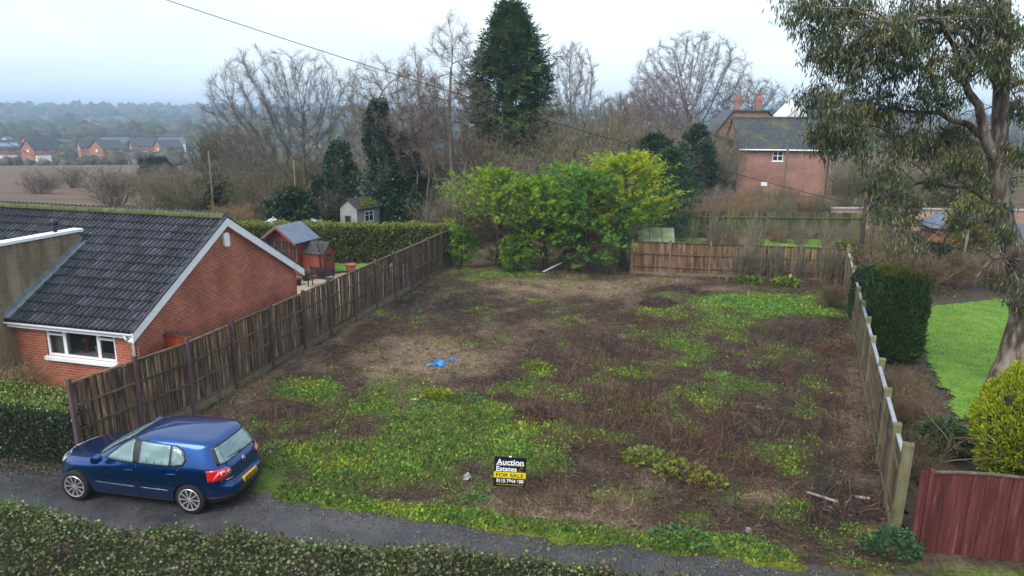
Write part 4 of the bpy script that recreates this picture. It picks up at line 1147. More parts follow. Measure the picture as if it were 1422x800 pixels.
def conifer(name, label, loc, h, r, nb, per, pal, seed, prof='egg', leaf=0.22, lw=0.4, up=0.35, z0=0.05, cat='tree', lumps=0.25, trunk=True, tipmix=None, group=None, droop=0.15, sq=1.0, deadlow=0.0, jit=1.0, spray=False):
    """boughs leave the stem and carry flat sprays; gaps stay between boughs"""
    rng = np.random.default_rng(seed)
    root = empty(name, loc, rng.random()*6.28, label, cat, group)
    t = rng.random(nb)**0.85
    if prof == 'egg': w = np.sin(np.pi*np.clip(0.12+t*0.86, 0, 1))**0.7
    elif prof == 'cone': w = np.clip(1.02-t, 0.03, 1)**0.75*np.clip(t*8+0.35, 0, 1)
    elif prof == 'col': w = np.clip(1-t**2.2*0.82, 0.05, 1)*np.clip(t*5+0.55, 0, 1)
    else: w = np.ones(nb)
    az = rng.random(nb)*6.283
    lump = 1+lumps*2*(vnoise(az*1.3+seed, t*5.0, 1.0, 2)-0.5)+rng.normal(0, lumps*.35, nb)
    rl_ = r*w*lump
    z = h*(z0+(0.97-z0)*t)
    B = np.stack([np.zeros(nb), np.zeros(nb), z*0.93], -1)
    tip = np.stack([np.cos(az)*rl_, np.sin(az)*rl_*sq, z+rl_*up*rng.uniform(.4, 1.2, nb)], -1)
    s = (0.42 if spray else 0.35)+(0.61 if spray else 0.68)*rng.random((nb, per))**0.6
    P = B[:, None]*(1-s[..., None])+tip[:, None]*s[..., None]
    P = P+rng.normal(0, 1, P.shape)*(0.055*r+0.04)*jit*np.array([1, 1, .6])
    d = unit(tip-B)[:, None]*0.75+rng.normal(0, 0.5, P.shape)+np.array([0, 0, -droop])
    bc = pick(rng, pal, nb)
    C = np.repeat(bc[:, None], per, 1)*(0.85+.3*rng.random((nb, per, 1)))
    if tipmix is not None:
        m_ = (rng.random((nb, per)) < tipmix[1]*(s > 0.72))[..., None]; C = np.where(m_, np.array(tipmix[0]), C)
    if deadlow:
        m_ = ((z/h) < deadlow*(0.6+0.8*vnoise(az, t, 2.0)))[:, None, None] & (rng.random((nb, per, 1)) < 0.8); C = np.where(m_, np.array([0.10, 0.065, 0.04])*(0.7+.6*rng.random((nb, per, 1))), C)
    if spray:
        k = max(3, per//4); P = P[:, :k].reshape(-1, 3); d = unit(d[:, :k].reshape(-1, 3)); C = C[:, :k].reshape(-1, 3); m = len(P); nl_ = 7
        up_ = unit(np.array([0, 0, 1.])+rng.normal(0, .35, (m, 3))); sd = unit(np.cross(d, up_)); nr = np.cross(sd, d)
        ln = leaf*2.2*rng.uniform(.6, 1.3, m); i_ = np.arange(nl_); sg_ = np.where(i_ % 2, 1, -1)*(i_ < nl_-1)
        Pq = P[:, None]+d[:, None]*(ln[:, None]*(i_/nl_*.8)[None])[..., None]
        Dq = d[:, None]*.8+sd[:, None]*(sg_*.62)[None, :, None]+np.array([0, 0, -droop*.6])+rng.normal(0, .12, (m, nl_, 3))
        Lq = np.repeat(ln[:, None]*.5, nl_, 1)*(1-.35*np.abs(i_/nl_-.4))[None]
        V, F, Cc = cards(Pq.reshape(-1, 3), Dq.reshape(-1, 3), Lq.ravel(), Lq.ravel()*lw, np.repeat(C[:, None], nl_, 1).reshape(-1, 3), rng, 0.12, 0.2, np.repeat(nr[:, None], nl_, 1).reshape(-1, 3)+rng.normal(0, .2, (m*nl_, 3)))
    else:
        n = nb*per
        V, F, Cc = cards(P.reshape(-1, 3), d.reshape(-1, 3), leaf*(0.55+0.9*rng.random(n)), leaf*lw*(0.6+.8*rng.random(n)), C.reshape(-1, 3), rng, 0.12, 0.3)
    fo = np_obj('crown', V, F, M['leaf'], root, Cc); fo['kind'] = 'stuff'
    if trunk:
        paths = np.stack([B, B*0.6+tip*0.4+np.array([0, 0, -.03*h])*0, B*0.25+tip*0.75], 1)
        k = rng.permutation(nb)[:min(nb, 160)]
        V1, F1 = tubes(paths[k], np.tile(np.array([[.02, .012, .004]])*(h/6)**.5, (len(k), 1)), 3)
        tp = np.stack([np.array([0, 0, -.1]), np.array([.03*h*.1, 0, h*.45]), np.array([0, .02, h*.93])])[None]
        V2, F2 = tubes(tp, np.array([[0.028*h+.02, .018*h, .006*h]]), 8)
        np_obj('trunk', np.concatenate([V1, V2]), np.concatenate([F1, F2+len(V1)]), M['bark'], root, np.tile([[0.07, 0.05, 0.038]], (len(V1)+len(V2), 1)))
    return root

LV_BIG = [dict(K=7, n=9, wob=.06, up=.1, nc=7, tmin=.3, ang=.62, lr=.85, rr=.62, taper=.45), dict(K=7, n=6, wob=.11, up=.09, nc=6, tmin=.25, ang=.62, lr=.55, rr=.55, taper=.4),
          dict(K=5, n=5, wob=.13, up=.06, nc=5, tmin=.2, ang=.65, lr=.55, rr=.55, taper=.4), dict(K=4, n=4, wob=.16, up=.05, nc=5, tmin=.15, ang=.7, lr=.55, rr=.6, taper=.4),
          dict(K=3, n=3, wob=.18, up=.04, nc=4, tmin=.15, ang=.75, lr=.6, rr=.7, rmin=.006, taper=.5), dict(K=3, n=3, wob=.15, up=.03, taper=.5)]
def bare_tree(name, label, loc, h, tr, seed, lv=LV_BIG, col0=(0.11, 0.10, 0.07), col1=(0.12, 0.095, 0.085), cat='tree', dirs=None, group=None, trunk_frac=0.42, rmin=0.006, stems=1, lean=(0, 0)):
    rng = np.random.default_rng(seed)
    root = empty(name, loc, 0, label, cat, group)
    lv = [dict(l) for l in lv]
    for l in lv: l['rmin'] = rmin
    P = np.zeros((stems, 3)); P[:, 2] = -0.15
    if stems > 1: P[:, :2] = rng.normal(0, .25, (stems, 2))
    D = np.tile([lean[0], lean[1], 1.0], (stems, 1)); D[:, :2] += rng.normal(0, .16 if stems > 1 else .03, (stems, 2))
    V, F, C, ap = grow(rng, P, D, np.full(stems, h*trunk_frac), np.full(stems, tr), lv, col0, col1)
    n0 = stems*lv[0]['K']*lv[0]['n']
    top = V[:, 2].max(); V = V*(h/top)
    f0 = (F < n0).all(1)
    np_obj('trunk', V[:n0], F[f0], M['bark'], root, C[:n0], True)
    np_obj('crown', V[n0:], F[~f0]-n0, M['bark'], root, C[n0:], True)
    root['_s'] = h/top
    del root['_s']
    return root, ap, h/top

LV_FAN = [dict(LV_BIG[0], ang=.8, nc=8, lr=1.25, tmin=.45, up=.05), dict(LV_BIG[1], wob=.07, up=.05, ang=.55, nc=7, lr=.5), dict(LV_BIG[2], nc=6), LV_BIG[3], LV_BIG[4], LV_BIG[5]]
def colonize(rng, trunks, A, step, dk, iters=90, up=.06, jit=.07):
    """grow branches from trunk polylines towards attractor points A until the crown is filled"""
    pos = []; par = []
    for tr in trunks:
        for i, p in enumerate(tr):
            par.append(-1 if i == 0 else len(pos)-1); pos.append(np.array(p, float))
    pos = np.array(pos); par = list(par)
    d = np.linalg.norm(A[:, None]-pos[None], axis=2); nn = d.argmin(1); nd_ = d.min(1); alive = np.ones(len(A), bool)
    for it in range(iters):
        ids = np.where(alive)[0]
        if len(ids) == 0: break
        u, inv = np.unique(nn[ids], return_inverse=True)
        dirs = np.zeros((len(u), 3)); np.add.at(dirs, inv, unit(A[ids]-pos[nn[ids]]))
        pp = np.array(par)[u]; mom = np.where((pp >= 0)[:, None], unit(pos[u]-pos[np.maximum(pp, 0)]), 0)
        dirs = unit(unit(dirs)+mom*.25+rng.normal(0, jit, dirs.shape)+np.array([0, 0, up]))
        new = pos[u]+dirs*step
        n0 = len(pos); pos = np.concatenate([pos, new]); par += list(u)
        dd = np.linalg.norm(A[ids][:, None]-new[None], axis=2)
        k = dd.argmin(1); dm = dd[np.arange(len(ids)), k]; b = dm < nd_[ids]
        nn[ids[b]] = n0+k[b]; nd_[ids[b]] = dm[b]
        stuck = ~b & (rng.random(len(ids)) < .6)
        alive[ids[stuck]] = False
        alive &= nd_ > dk
    return pos, np.array(par)

def crown_points(rng, ells, n):
    out = []
    tot = sum(e[1][0]*e[1][1]*e[1][2] for e in ells)
    for c, r in ells:
        m = int(n*r[0]*r[1]*r[2]/tot)
        u = unit(rng.normal(size=(m, 3)))*(rng.random((m, 1))**(1/2.2)); out.append(np.array(c)+u*np.array(r))
    return np.concatenate(out)

def colony_tree(name, label, loc, trunks, ells, tr, seed, n=1500, step=.4, dk=.55, r0=.007, c0=(.13, .12, .08), c1=(.17, .14, .12), twigs=12, twl=.85, zmin=1.2, cat='tree', up=.12, droop=0.0):
    rng = np.random.default_rng(seed)
    root = empty(name, loc, 0, label, cat)
    A = crown_points(rng, ells, n); A = A[A[:, 2] > zmin]
    pos, par = colonize(rng, trunks, A, step, dk, up=up)
    N = len(pos); ch = np.zeros(N, int); np.add.at(ch, par[par >= 0], 1)
    tips = (ch == 0).sum(); p_ = max(1.7, math.log(max(tips, 8))/math.log(tr/r0))
    acc = np.where(ch == 0, r0**p_, 0.0)
    for i in range(N-1, -1, -1):
        if par[i] >= 0: acc[par[i]] += acc[i]
    rad = acc**(1/p_)
    e = np.where(par >= 0)[0]; pe = par[e]
    paths = np.stack([pos[pe], pos[e]], 1); rr = np.stack([np.minimum(rad[pe], rad[e]*1.5), rad[e]], 1)
    t = np.clip((rad[e]-r0)/(.35*tr), 0, 1)[:, None]; cc = (np.array(c1)*(1-t)+np.array(c0)*t)*(1+rng.normal(0, .1, (len(e), 1)))
    big = rad[e] > min(max(.05, tr*.3), np.sort(rad[e])[-3]); parts = []; trunkp = None
    V, F = tubes(paths[big], rr[big], 8); np_obj('trunk', V, F, M['bark'], root, np.repeat(np.clip(cc[big], .003, 1), 16, 0), True)
    V, F = tubes(paths[~big], rr[~big], 3); parts.append((V, F, np.repeat(np.clip(cc[~big], .003, 1), 6, 0)))
    # fine twigs off the thin ends
    th = np.where((rad < r0*3.2) & (par >= 0))[0]; k = np.repeat(th, twigs); m = len(k)
    d0 = unit(pos[k]-pos[par[k]]); D = unit(d0*1.1+rng.normal(0, .45, (m, 3))+np.array([0, 0, .15-droop])); L = twl*rng.uniform(.4, 1.1, (m, 1))
    P0 = pos[k]+(pos[par[k]]-pos[k])*rng.random((m, 1)); P1 = P0+D*L*.5; P2 = P1+unit(D+rng.normal(0, .25, (m, 3))+np.array([0, 0, .1-droop]))*L*.5
    parts.append(cards(P0, P2-P0, np.linalg.norm(P2-P0, axis=1), r0*1.9, np.array(c1), rng, .1, .25))
    q0 = P0+(P2-P0)*rng.uniform(.3, .8, (m, 1)); q1 = q0+unit(D+rng.normal(0, .6, (m, 3)))*L*.45
    parts.append(cards(q0, q1-q0, np.linalg.norm(q1-q0, axis=1), r0*1.5, np.array(c1), rng, .1, .25))
    V, F, C = join(parts); np_obj('crown', V, F, M['bark'], root, C)
    return root, pos, rad

LV_SHRUB = [dict(K=5, n=4, wob=.12, up=.06, nc=6, tmin=.2, ang=.5, lr=.5, rr=.6, taper=.4), dict(K=4, n=3, wob=.16, up=.06, nc=5, tmin=.2, ang=.6, lr=.5, rr=.65, taper=.5), dict(K=3, n=3, wob=.18, up=.04, nc=3, tmin=.2, ang=.7, lr=.6, rr=.7, taper=.5), dict(K=3, n=3, wob=.2, up=.02, taper=.5, card=1)]
def bare_shrub_mesh(seed, h, stems, spread, c0, c1, rmin=0.006, r0=0.03, lv=LV_SHRUB):
    rng = np.random.default_rng(seed)
    P = np.zeros((stems, 3)); P[:, :2] = rng.normal(0, .12*spread, (stems, 2)); P[:, 2] = -.1
    D = np.tile([0, 0, 1.], (stems, 1)); D[:, :2] += rng.normal(0, .38*spread, (stems, 2))
    lv = [dict(l, rmin=rmin) for l in lv]
    V, F, C, ap = grow(rng, P, D, h*rng.uniform(.55, .9, stems), np.full(stems, r0), lv, c0, c1)
    return np_mesh('stems', V*(h/V[:, 2].max()), F, C, False, [M['bark']])

# ------------------------------------------------------------------ near hedges
# front hedge along the lane, ivy and privet, close to the camera
rng = np.random.default_rng(5)
fh = empty('ivy_hedge', (-2.5, 9.0, 0), 0, 'overgrown ivy hedge along the near side of the lane at the bottom of the picture', 'hedge')
FHX = [-16, -12, -8.3, -6.6, -4.5, -2.76, -1.1, 1.46, 2.45, 5, 10]; FHY = [12.3, 11.35, 10.6, 10.22, 9.86, 9.55, 9.33, 8.98, 8.87, 8.6, 8.1]
def fh_z(x, y):
    e = np.interp(x, FHX, FHY)-y            # distance in from the far edge
    return np.clip(1.42+(vnoise(x, y, .55, 3)-.5)*.5+(vnoise(x, y, 2.4, 2)-.5)*.22, 0, 9)*sstep(-0.45, 0.10, e+(vnoise(x, y, 1.5, 3)-.5)*.3)**.5
n = 74000
X_ = rng.uniform(-12.5, 6.5, n*2); e_ = rng.uniform(-0.5, 2.7, n*2); Y_ = np.interp(X_, FHX, FHY)-e_
Z_ = fh_z(X_, Y_); k = (Z_ > 0.15) & (rng.random(2*n) < np.where(e_ < .3, 1, .75)); X_, Y_, Z_ = X_[k][:n], Y_[k][:n], Z_[k][:n]
h_ = 0.05; gx = (fh_z(X_+h_, Y_)-Z_)/h_; gy = (fh_z(X_, Y_+h_)-Z_)/h_
Nn = unit(np.stack([-gx, -gy, np.ones_like(gx)], -1))
P = np.stack([X_, Y_, Z_], -1)+Nn*rng.normal(0, .045, (len(X_), 1))
patchy = vnoise(X_, Y_, 1.1, 3)[:, None]; pa2 = vnoise(X_+77, Y_, 2.5, 2)
pal_iv = [(0.04, 0.065, 0.022), (0.07, 0.105, 0.03), (0.125, 0.15, 0.038), (0.19, 0.19, 0.05), (0.06, 0.10, 0.05), (0.12, 0.08, 0.045)]
C = pick(rng, pal_iv, len(X_), [.2, .28, .22, .12, .1, .08])
C = np.where((pa2 > .62)[:, None] & (rng.random((len(X_), 1)) < .5), np.array([0.10, 0.068, 0.042]), C)
C = C*(0.6+0.9*patchy)
roll_ = Nn+rng.normal(0, .55, Nn.shape)
tang = unit(rng.normal(size=Nn.shape)); D = tang-Nn*(tang*Nn).sum(1, keepdims=True)*0.75+np.array([0, 0, -.15])
sz = rng.uniform(.03, .068, len(X_))
r2 = np.cross(unit(D), np.cross(unit(D), roll_))
V, F, Cc = cards(P-np.array([-2.5, 9.0, 0]), D, sz, sz*.75, C, rng, .15, .25, np.cross(unit(D), roll_)+1e-3)
fo = np_obj('foliage', V, F, M['glossleaf'], fh, Cc); fo['kind'] = 'stuff'
X2, Y2 = np.meshgrid(np.arange(-16, 10, .12), np.arange(3.5, 13, .12))
Zc = fh_z(X2, Y2)-.07; kk = (Y2 > np.interp(X2, FHX, FHY)-5)
i = np.arange(X2.size).reshape(X2.shape)
F = np.stack([i[:-1, :-1], i[:-1, 1:], i[1:, 1:], i[1:, :-1]], -1).reshape(-1, 4); F = F[kk.ravel()[F].all(1)]
np_obj('branches', np.stack([X2+2.5, Y2-9.0, Zc], -1).reshape(-1, 3), F, M['core'], fh, None, True)
# twigs standing out of it
tw = 90; xt = np.r_[rng.uniform(-6.5, 3, 50), rng.uniform(1, 3.2, 40)]; yt = np.interp(xt, FHX, FHY)-rng.uniform(-.1, .5, tw)
zt = fh_z(xt, yt); hh = rng.uniform(.12, .6, tw)*np.where(rng.random(tw) < .2, 1.6, .8)
p0 = np.stack([xt, yt, zt-.1], -1); dr = unit(np.stack([rng.normal(0, .2, tw), rng.normal(0, .2, tw), np.ones(tw)], -1))
paths = np.stack([p0, p0+dr*hh[:, None]*.5, p0+dr*hh[:, None]+rng.normal(0, .04, (tw, 3))], 1)
V, F = tubes(paths-np.array([-2.5, 9, 0]), np.tile([[.004, .0035, .002]], (tw, 1)), 3)
np_obj('twigs', V, F, M['bark'], fh, np.tile([[.05, .035, .03]], (len(V), 1)))['kind'] = 'stuff'

# box hedge in front of the bungalow, dark face with pale clipped top
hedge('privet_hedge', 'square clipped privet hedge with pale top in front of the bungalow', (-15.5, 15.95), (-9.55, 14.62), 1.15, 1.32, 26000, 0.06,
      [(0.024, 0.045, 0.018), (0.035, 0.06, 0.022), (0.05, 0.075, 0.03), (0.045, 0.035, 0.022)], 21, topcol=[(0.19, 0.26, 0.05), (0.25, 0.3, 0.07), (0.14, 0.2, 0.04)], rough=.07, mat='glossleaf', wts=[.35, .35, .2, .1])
# tall clipped conifer hedge behind the bungalow garden
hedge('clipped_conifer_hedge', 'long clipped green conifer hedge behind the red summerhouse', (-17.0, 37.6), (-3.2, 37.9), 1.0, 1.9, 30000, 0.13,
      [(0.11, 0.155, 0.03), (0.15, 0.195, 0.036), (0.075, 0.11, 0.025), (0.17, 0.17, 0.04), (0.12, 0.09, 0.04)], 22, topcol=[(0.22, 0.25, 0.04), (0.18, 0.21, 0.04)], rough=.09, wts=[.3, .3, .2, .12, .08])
# dark hedge at the far paddock
hedge('far_hedge', 'dark low hedge at the edge of the far green paddock', (-9.5, 62.0), (-1.5, 61.0), 1.6, 2.0, 7000, 0.22, [(0.02, 0.04, 0.022), (0.03, 0.055, 0.028)], 23, rough=.18, base=-0.6)

# shrubs by the bungalow front
sh = empty('bare_shrub', (-12.35, 16.6, 0), 0, 'bushy leafless tan shrub behind the clipped hedge by the bungalow window', 'shrub')
inst(bare_shrub_mesh(31, 2.05, 46, 1.0, (0.16, 0.115, 0.06), (0.22, 0.165, 0.085), .004, .014), 'stems', sh)

# ------------------------------------------------------------------ the feathery conifers at the back of the plot
GY = [(0.10, 0.25, 0.025), (0.15, 0.32, 0.025), (0.22, 0.37, 0.025), (0.05, 0.15, 0.03)]
YY = [(0.32, 0.40, 0.018), (0.42, 0.44, 0.018), (0.2, 0.34, 0.022)]
GG = [(0.04, 0.12, 0.035), (0.06, 0.16, 0.04), (0.085, 0.2, 0.035)]
CK = dict(leaf=.08, lw=.28, lumps=.55, jit=.34, spray=True)
conifer('golden_leylandii', 'leftmost feathery conifer with yellow green top and brown dead skirt', (-0.75, 36.8, 0), 5.1, 2.15, 340, 112, GY+YY[:1], 41, 'egg', up=.45, z0=.02, deadlow=.45, tipmix=((.36, .42, .025), .3), **CK)
conifer('golden_leylandii', 'feathery green conifer in the middle left of the back conifer clump', (1.7, 36.6, 0), 4.75, 2.1, 340, 112, GY+YY[2:]+GG[2:], 42, 'egg', up=.45, z0=.02, deadlow=.25, tipmix=((.36, .42, .025), .3), **CK)
conifer('golden_leylandii', 'deep green feathery conifer whose boughs reach the ground by the white plank', (3.75, 36.0, 0), 5.1, 2.3, 400, 116, GG+GY[:2], 43, 'egg', up=.35, z0=.02, tipmix=((.2, .36, .03), .25), **CK)
conifer('golden_leylandii', 'brightest yellow topped conifer at the right of the back clump', (5.75, 36.8, 0), 5.9, 2.15, 370, 116, YY+GY[1:3], 44, 'egg', up=.45, z0=.26, deadlow=.3, tipmix=((.48, .48, .02), .35), **CK)
conifer('golden_leylandii', 'green conifer filling the gap behind the two middle back conifers', (2.9, 38.4, 0), 5.3, 1.9, 220, 88, GY+YY[2:], 49, 'egg', up=.45, z0=.1, **CK)
conifer('golden_leylandii', 'low young green conifer beside the far end of the slat fence', (-2.6, 36.3, 0), 2.2, .75, 110, 26, GY, 45, 'egg', .15, .34, .3, .03)
conifer('golden_leylandii', 'small bright green conifer sprouting under the leftmost dead skirt', (0.15, 35.6, 0), 1.9, .8, 100, 26, GY[:3], 46, 'egg', .15, .34, .2, .03)
conifer('dark_conifer', 'blue green conifer half hidden behind the yellow topped conifer', (9.3, 43, 0), 6.0, 1.6, 240, 30, [(0.025, 0.07, 0.03), (0.035, 0.09, 0.035)], 47, 'egg', .2, .36, .3, .05)
# tall dark cypress
conifer('tall_cypress', 'very tall dark green cypress rising to the top of the picture', (-0.3, 58, -0.4), 16.4, 3.05, 760, 36, [(0.03, 0.06, 0.018), (0.045, 0.085, 0.022), (0.065, 0.11, 0.025), (0.09, 0.13, 0.028)], 48, 'col', .36, .3, .3, .2, lumps=.45, droop=.1, jit=.6, spray=True)

# ------------------------------------------------------------------ bare trees beyond the gardens
colony_tree('sycamore', 'wide spreading leafless tree standing left of the ivy clad tree', (-15.6, 52, -0.3), [[(0, 0, -.2), (-.15, 0, 1.2), (-.35, 0, 2.4), (-.6, 0, 3.4)], [(.3, .2, -.2), (.45, .2, 1.5), (.6, .2, 3.0), (.6, .2, 4.2)]], [((-1.6, 0, 7.6), (4.9, 4.0, 4.9)), ((1.6, .5, 8.0), (3.2, 3.4, 4.2)), ((-3.2, -.5, 4.2), (3.2, 2.5, 2.2))], .42, 61, 2800, .34, .52, .0085, (.12, .12, .065), (.15, .13, .115))
IVP = [[(0, 0, -.2), (-.2, 0, 2), (-.35, 0, 4.4), (-.6, 0, 6.6), (-.5, 0, 8.9)], [(.4, .2, -.2), (.7, .2, 2.2), (1.2, .2, 4.4), (1.6, .2, 6.8)], [(.9, 0, -.2), (1.6, 0, 2.0), (2.6, 0, 3.8)]]
iv, _, _ = colony_tree('ivy_clad_tree', 'tree smothered in dark ivy on its lower half beside the tall cypress', (-8.6, 50, -0.3), IVP, [((-.4, 0, 8.6), (3.0, 2.6, 3.2)), ((1.6, 0, 8.2), (2.4, 2.2, 3.0))], .34, 62, 1800, .34, .5, .008, (.13, .11, .06), (.19, .155, .125), zmin=4.5)
def ivy_on(root, lines, rads, n, seed, pal=((0.016, 0.04, 0.018), (0.024, 0.056, 0.022), (0.036, 0.075, 0.028))):
    rng = np.random.default_rng(seed); Ps = []
    for ln, (ra, rb) in zip(lines, rads):
        ln = np.array(ln); m = n//len(lines); t = rng.random(m)*(len(ln)-1); i0 = np.minimum(t.astype(int), len(ln)-2); c = ln[i0]+(ln[i0+1]-ln[i0])*(t-i0)[:, None]
        az = rng.random(m)*6.28; f = t/(len(ln)-1); r = (ra+(rb-ra)*f**.8)*(1+1.0*(vnoise(az*.9, c[:, 2]*.8+seed, 1.0, 3)-.45)*2)*np.sqrt(rng.uniform(.25, 1, m))
        Ps.append((c+np.stack([np.cos(az)*r, np.sin(az)*r, rng.normal(0, .12, m)], -1), np.stack([np.cos(az), np.sin(az), np.full(m, -.25)], -1)))
    P = np.concatenate([p[0] for p in Ps]); D = np.concatenate([p[1] for p in Ps]); P[:, 2] = np.maximum(P[:, 2], .05)
    m = len(P); V, F, C = cards(P, D+rng.normal(0, .4, D.shape), rng.uniform(.1, .22, m), rng.uniform(.08, .16, m), pick(rng, pal, m), rng, .2)
    o = np_obj('ivy', V, F, M['glossleaf'], root, C); o['kind'] = 'stuff'
ivy_on(iv, IVP, [(2.3, .5), (2.1, .5), (1.6, .45)], 42000, 63)
SIP = [[(0, 0, -.1), (.05, 0, 2.8), (.3, 0, 5.9)], [(-1.2, 0, -.1), (-1.3, 0, 2.0), (-1.2, 0, 3.6)]]
si, _, _ = colony_tree('ivy_stump_tree', 'short ivy covered tree left of the grey playhouse', (-12.2, 50.5, -.2), SIP, [((0, 0, 5.0), (1.2, 1.0, 1.2))], .14, 64, 200, .3, .4, .008, zmin=3.5)
ivy_on(si, SIP, [(2.2, .5), (1.6, .5)], 18000, 65)
colony_tree('ash_tree', 'slim upright leafless tree with seed clusters left of the tall cypress', (-3.9, 47.5, 0), [[(0, 0, -.2), (0, 0, 2), (-.1, 0, 4), (-.2, 0, 6), (-.2, 0, 8.5), (-.1, 0, 10.5)], [(.4, 0, -.2), (.6, 0, 2), (.8, .1, 4.5), (.9, .1, 7)], [(-.4, 0, -.2), (-.8, 0, 2.2), (-1.3, 0, 4.2)]], [((-.1, 0, 9.2), (2.0, 1.8, 4.7)), ((-1.2, 0, 6.8), (1.7, 1.4, 3.2)), ((1.0, 0, 7.2), (1.5, 1.3, 3.8))], .2, 66, 1900, .32, .48, .009, (.15, .14, .095), (.15, .11, .09), zmin=2.5, up=.3)
colony_tree('back_tree', 'pale leafless tree just right of the tall cypress', (5.7, 75, -.4), [[(0, 0, -.2), (0, 0, 3), (.1, 0, 6.5)], [(.5, 0, -.2), (.8, 0, 3), (1.1, 0, 6)]], [((.2, 0, 10.3), (2.9, 2.6, 5.0))], .27, 67, 1300, .42, .5, .012, (.18, .18, .14), (.19, .165, .15), zmin=4, up=.3)
colony_tree('beech_tree', 'broad domed leafless tree on the skyline above the brick barn', (25.0, 105, .5), [[(0, 0, -.3), (0, 0, 2.5), (-.1, 0, 5), (-.1, 0, 7)], [(.5, 0, -.3), (.7, 0, 3), (1.3, 0, 6)]], [((-.2, 0, 11.5), (8.8, 7.0, 7.3)), ((-5.0, 0, 9.0), (4.5, 4.5, 4.5))], .7, 68, 3800, .5, .7, .0145, (.14, .135, .09), (.13, .105, .10), zmin=3.5, twl=1.1, twigs=8)
colony_tree('reddish_tree', 'reddish purple leafless tree left of the domed skyline tree', (17.8, 92, 0), [[(0, 0, -.3), (0, 0, 2.5), (-.1, 0, 4)], [(1.5, 0, -.3), (1.8, 0, 3), (2, 0, 4.5)], [(-1.8, 0, -.3), (-2, 0, 3)]], [((.2, 0, 8.2), (5.2, 4.0, 5.0))], .34, 69, 1900, .45, .55, .012, (.15, .11, .095), (.19, .115, .115), zmin=2.5, twl=1.0, twigs=8)
colony_tree('dark_tree', 'leafless tree beyond the barn chimneys, right of the domed tree', (40, 125, 0), [[(0, 0, -.3), (0, 0, 3), (.1, 0, 5)]], [((0, 0, 9), (7.5, 6, 5.2))], .45, 70, 1700, .55, .7, .02, (.09, .085, .07), (.10, .09, .075), zmin=2.5, twl=1.2, twigs=7)
for kx, (x, y, h, r, lab) in enumerate(((-6.6, 49.5, 12.0, 1.9, 'tall upright leafless tree between the ivy clad tree and the slim tree'), (-5.6, 56, 10.5, 2.6, 'brownish leafless tree in the wood just left of the tall cypress'), (3.4, 64, 9.5, 2.8, 'leafless tree right behind the foot of the tall cypress'), (9.8, 72, 9.5, 3.2, 'leafless tree behind the yellow topped conifer'), (13.8, 84, 10.5, 3.6, 'leafless tree between the pale tree and the reddish tree'), (-21.5, 60, 7.0, 2.6, 'leafless tree at the left of the wide spreading tree'), (-12.2, 62, 10.5, 2.6, 'leafless tree filling the gap between the spreading tree and the ivy clad tree'), (47, 115, 12, 5, 'leafless tree on the skyline beyond the white gable'), (-27, 70, 6.5, 2.4, 'small leafless tree at the far left end of the wood'))):
    colony_tree('wood_tree', lab, (x, y, float(terrain(x, y))), [[(0, 0, -.2), (0, 0, h*.18), (.1, 0, h*.32)], [(.5, .1, -.2), (.7, .1, h*.2), (.9, .1, h*.35)], [(-.5, 0, -.2), (-.8, 0, h*.25)]], [((0, 0, h*.62), (r, r*.9, h*.4))], .2, 400+kx, 800, .36, .45, .0095 if y < 70 else .013, [(.16, .14, .09), (.15, .12, .085)][kx % 2], [(.19, .15, .115), (.17, .135, .12), (.18, .15, .1)][kx % 3], zmin=1.0, up=.22)
bare_tree('left_thin_tree', 'thin leafless tree at the left edge of the wood above the bungalow ridge', (-24.5, 60, -.6), 7.6, .16, 71, col0=(0.12, 0.11, 0.06), col1=(0.15, 0.12, 0.09), stems=2, lv=LV_BIG[:5])
bare_tree('grey_tree', 'small grey leafless tree in the field dip behind the bungalow', (-36, 88, -2.4), 7.2, .16, 72, col0=(0.11, 0.1, 0.08), col1=(0.13, 0.11, 0.10), stems=2, lv=LV_BIG[:5], rmin=.011)
colony_tree('weeping_birch', 'pale weeping birch showing against the sky beside the eucalyptus', (40, 92, 0), [[(0, 0, -.2), (0, 0, 4), (.1, 0, 8), (0, 0, 11.5)]], [((-.1, 0, 10), (2.0, 1.8, 4.4))], .2, 73, 420, .45, .55, .009, (.34, .3, .3), (.24, .18, .19), zmin=5, twl=1.5, twigs=5, droop=1.0)
for kx, (x, y, lab) in enumerate(((34.5, 68, 'pinkish leafless tree behind the drooping eucalyptus boughs'), (40.5, 74, 'second pinkish leafless tree, right of the first behind the eucalyptus'), (46, 70, 'leafless tree near the right edge behind the eucalyptus trunk'), (50, 82, 'farthest leafless tree at the right edge behind the eucalyptus trunk'))):
    colony_tree('pink_tree', lab, (x, y, 0), [[(0, 0, -.2), (0, 0, 1.5)], [(.8, 0, -.2), (1.0, 0, 1.8)], [(-.8, 0, -.2), (-1, 0, 1.6)]], [((0, 0, 5.4), (4.0, 3.5, 4.6))], .2, 74+10*kx, 600, .42, .55, .009, (.2, .16, .15), [(.27, .19, .19), (.22, .17, .15), (.17, .14, .11), (.15, .13, .1)][kx], zmin=.8, twl=.8, twigs=5)
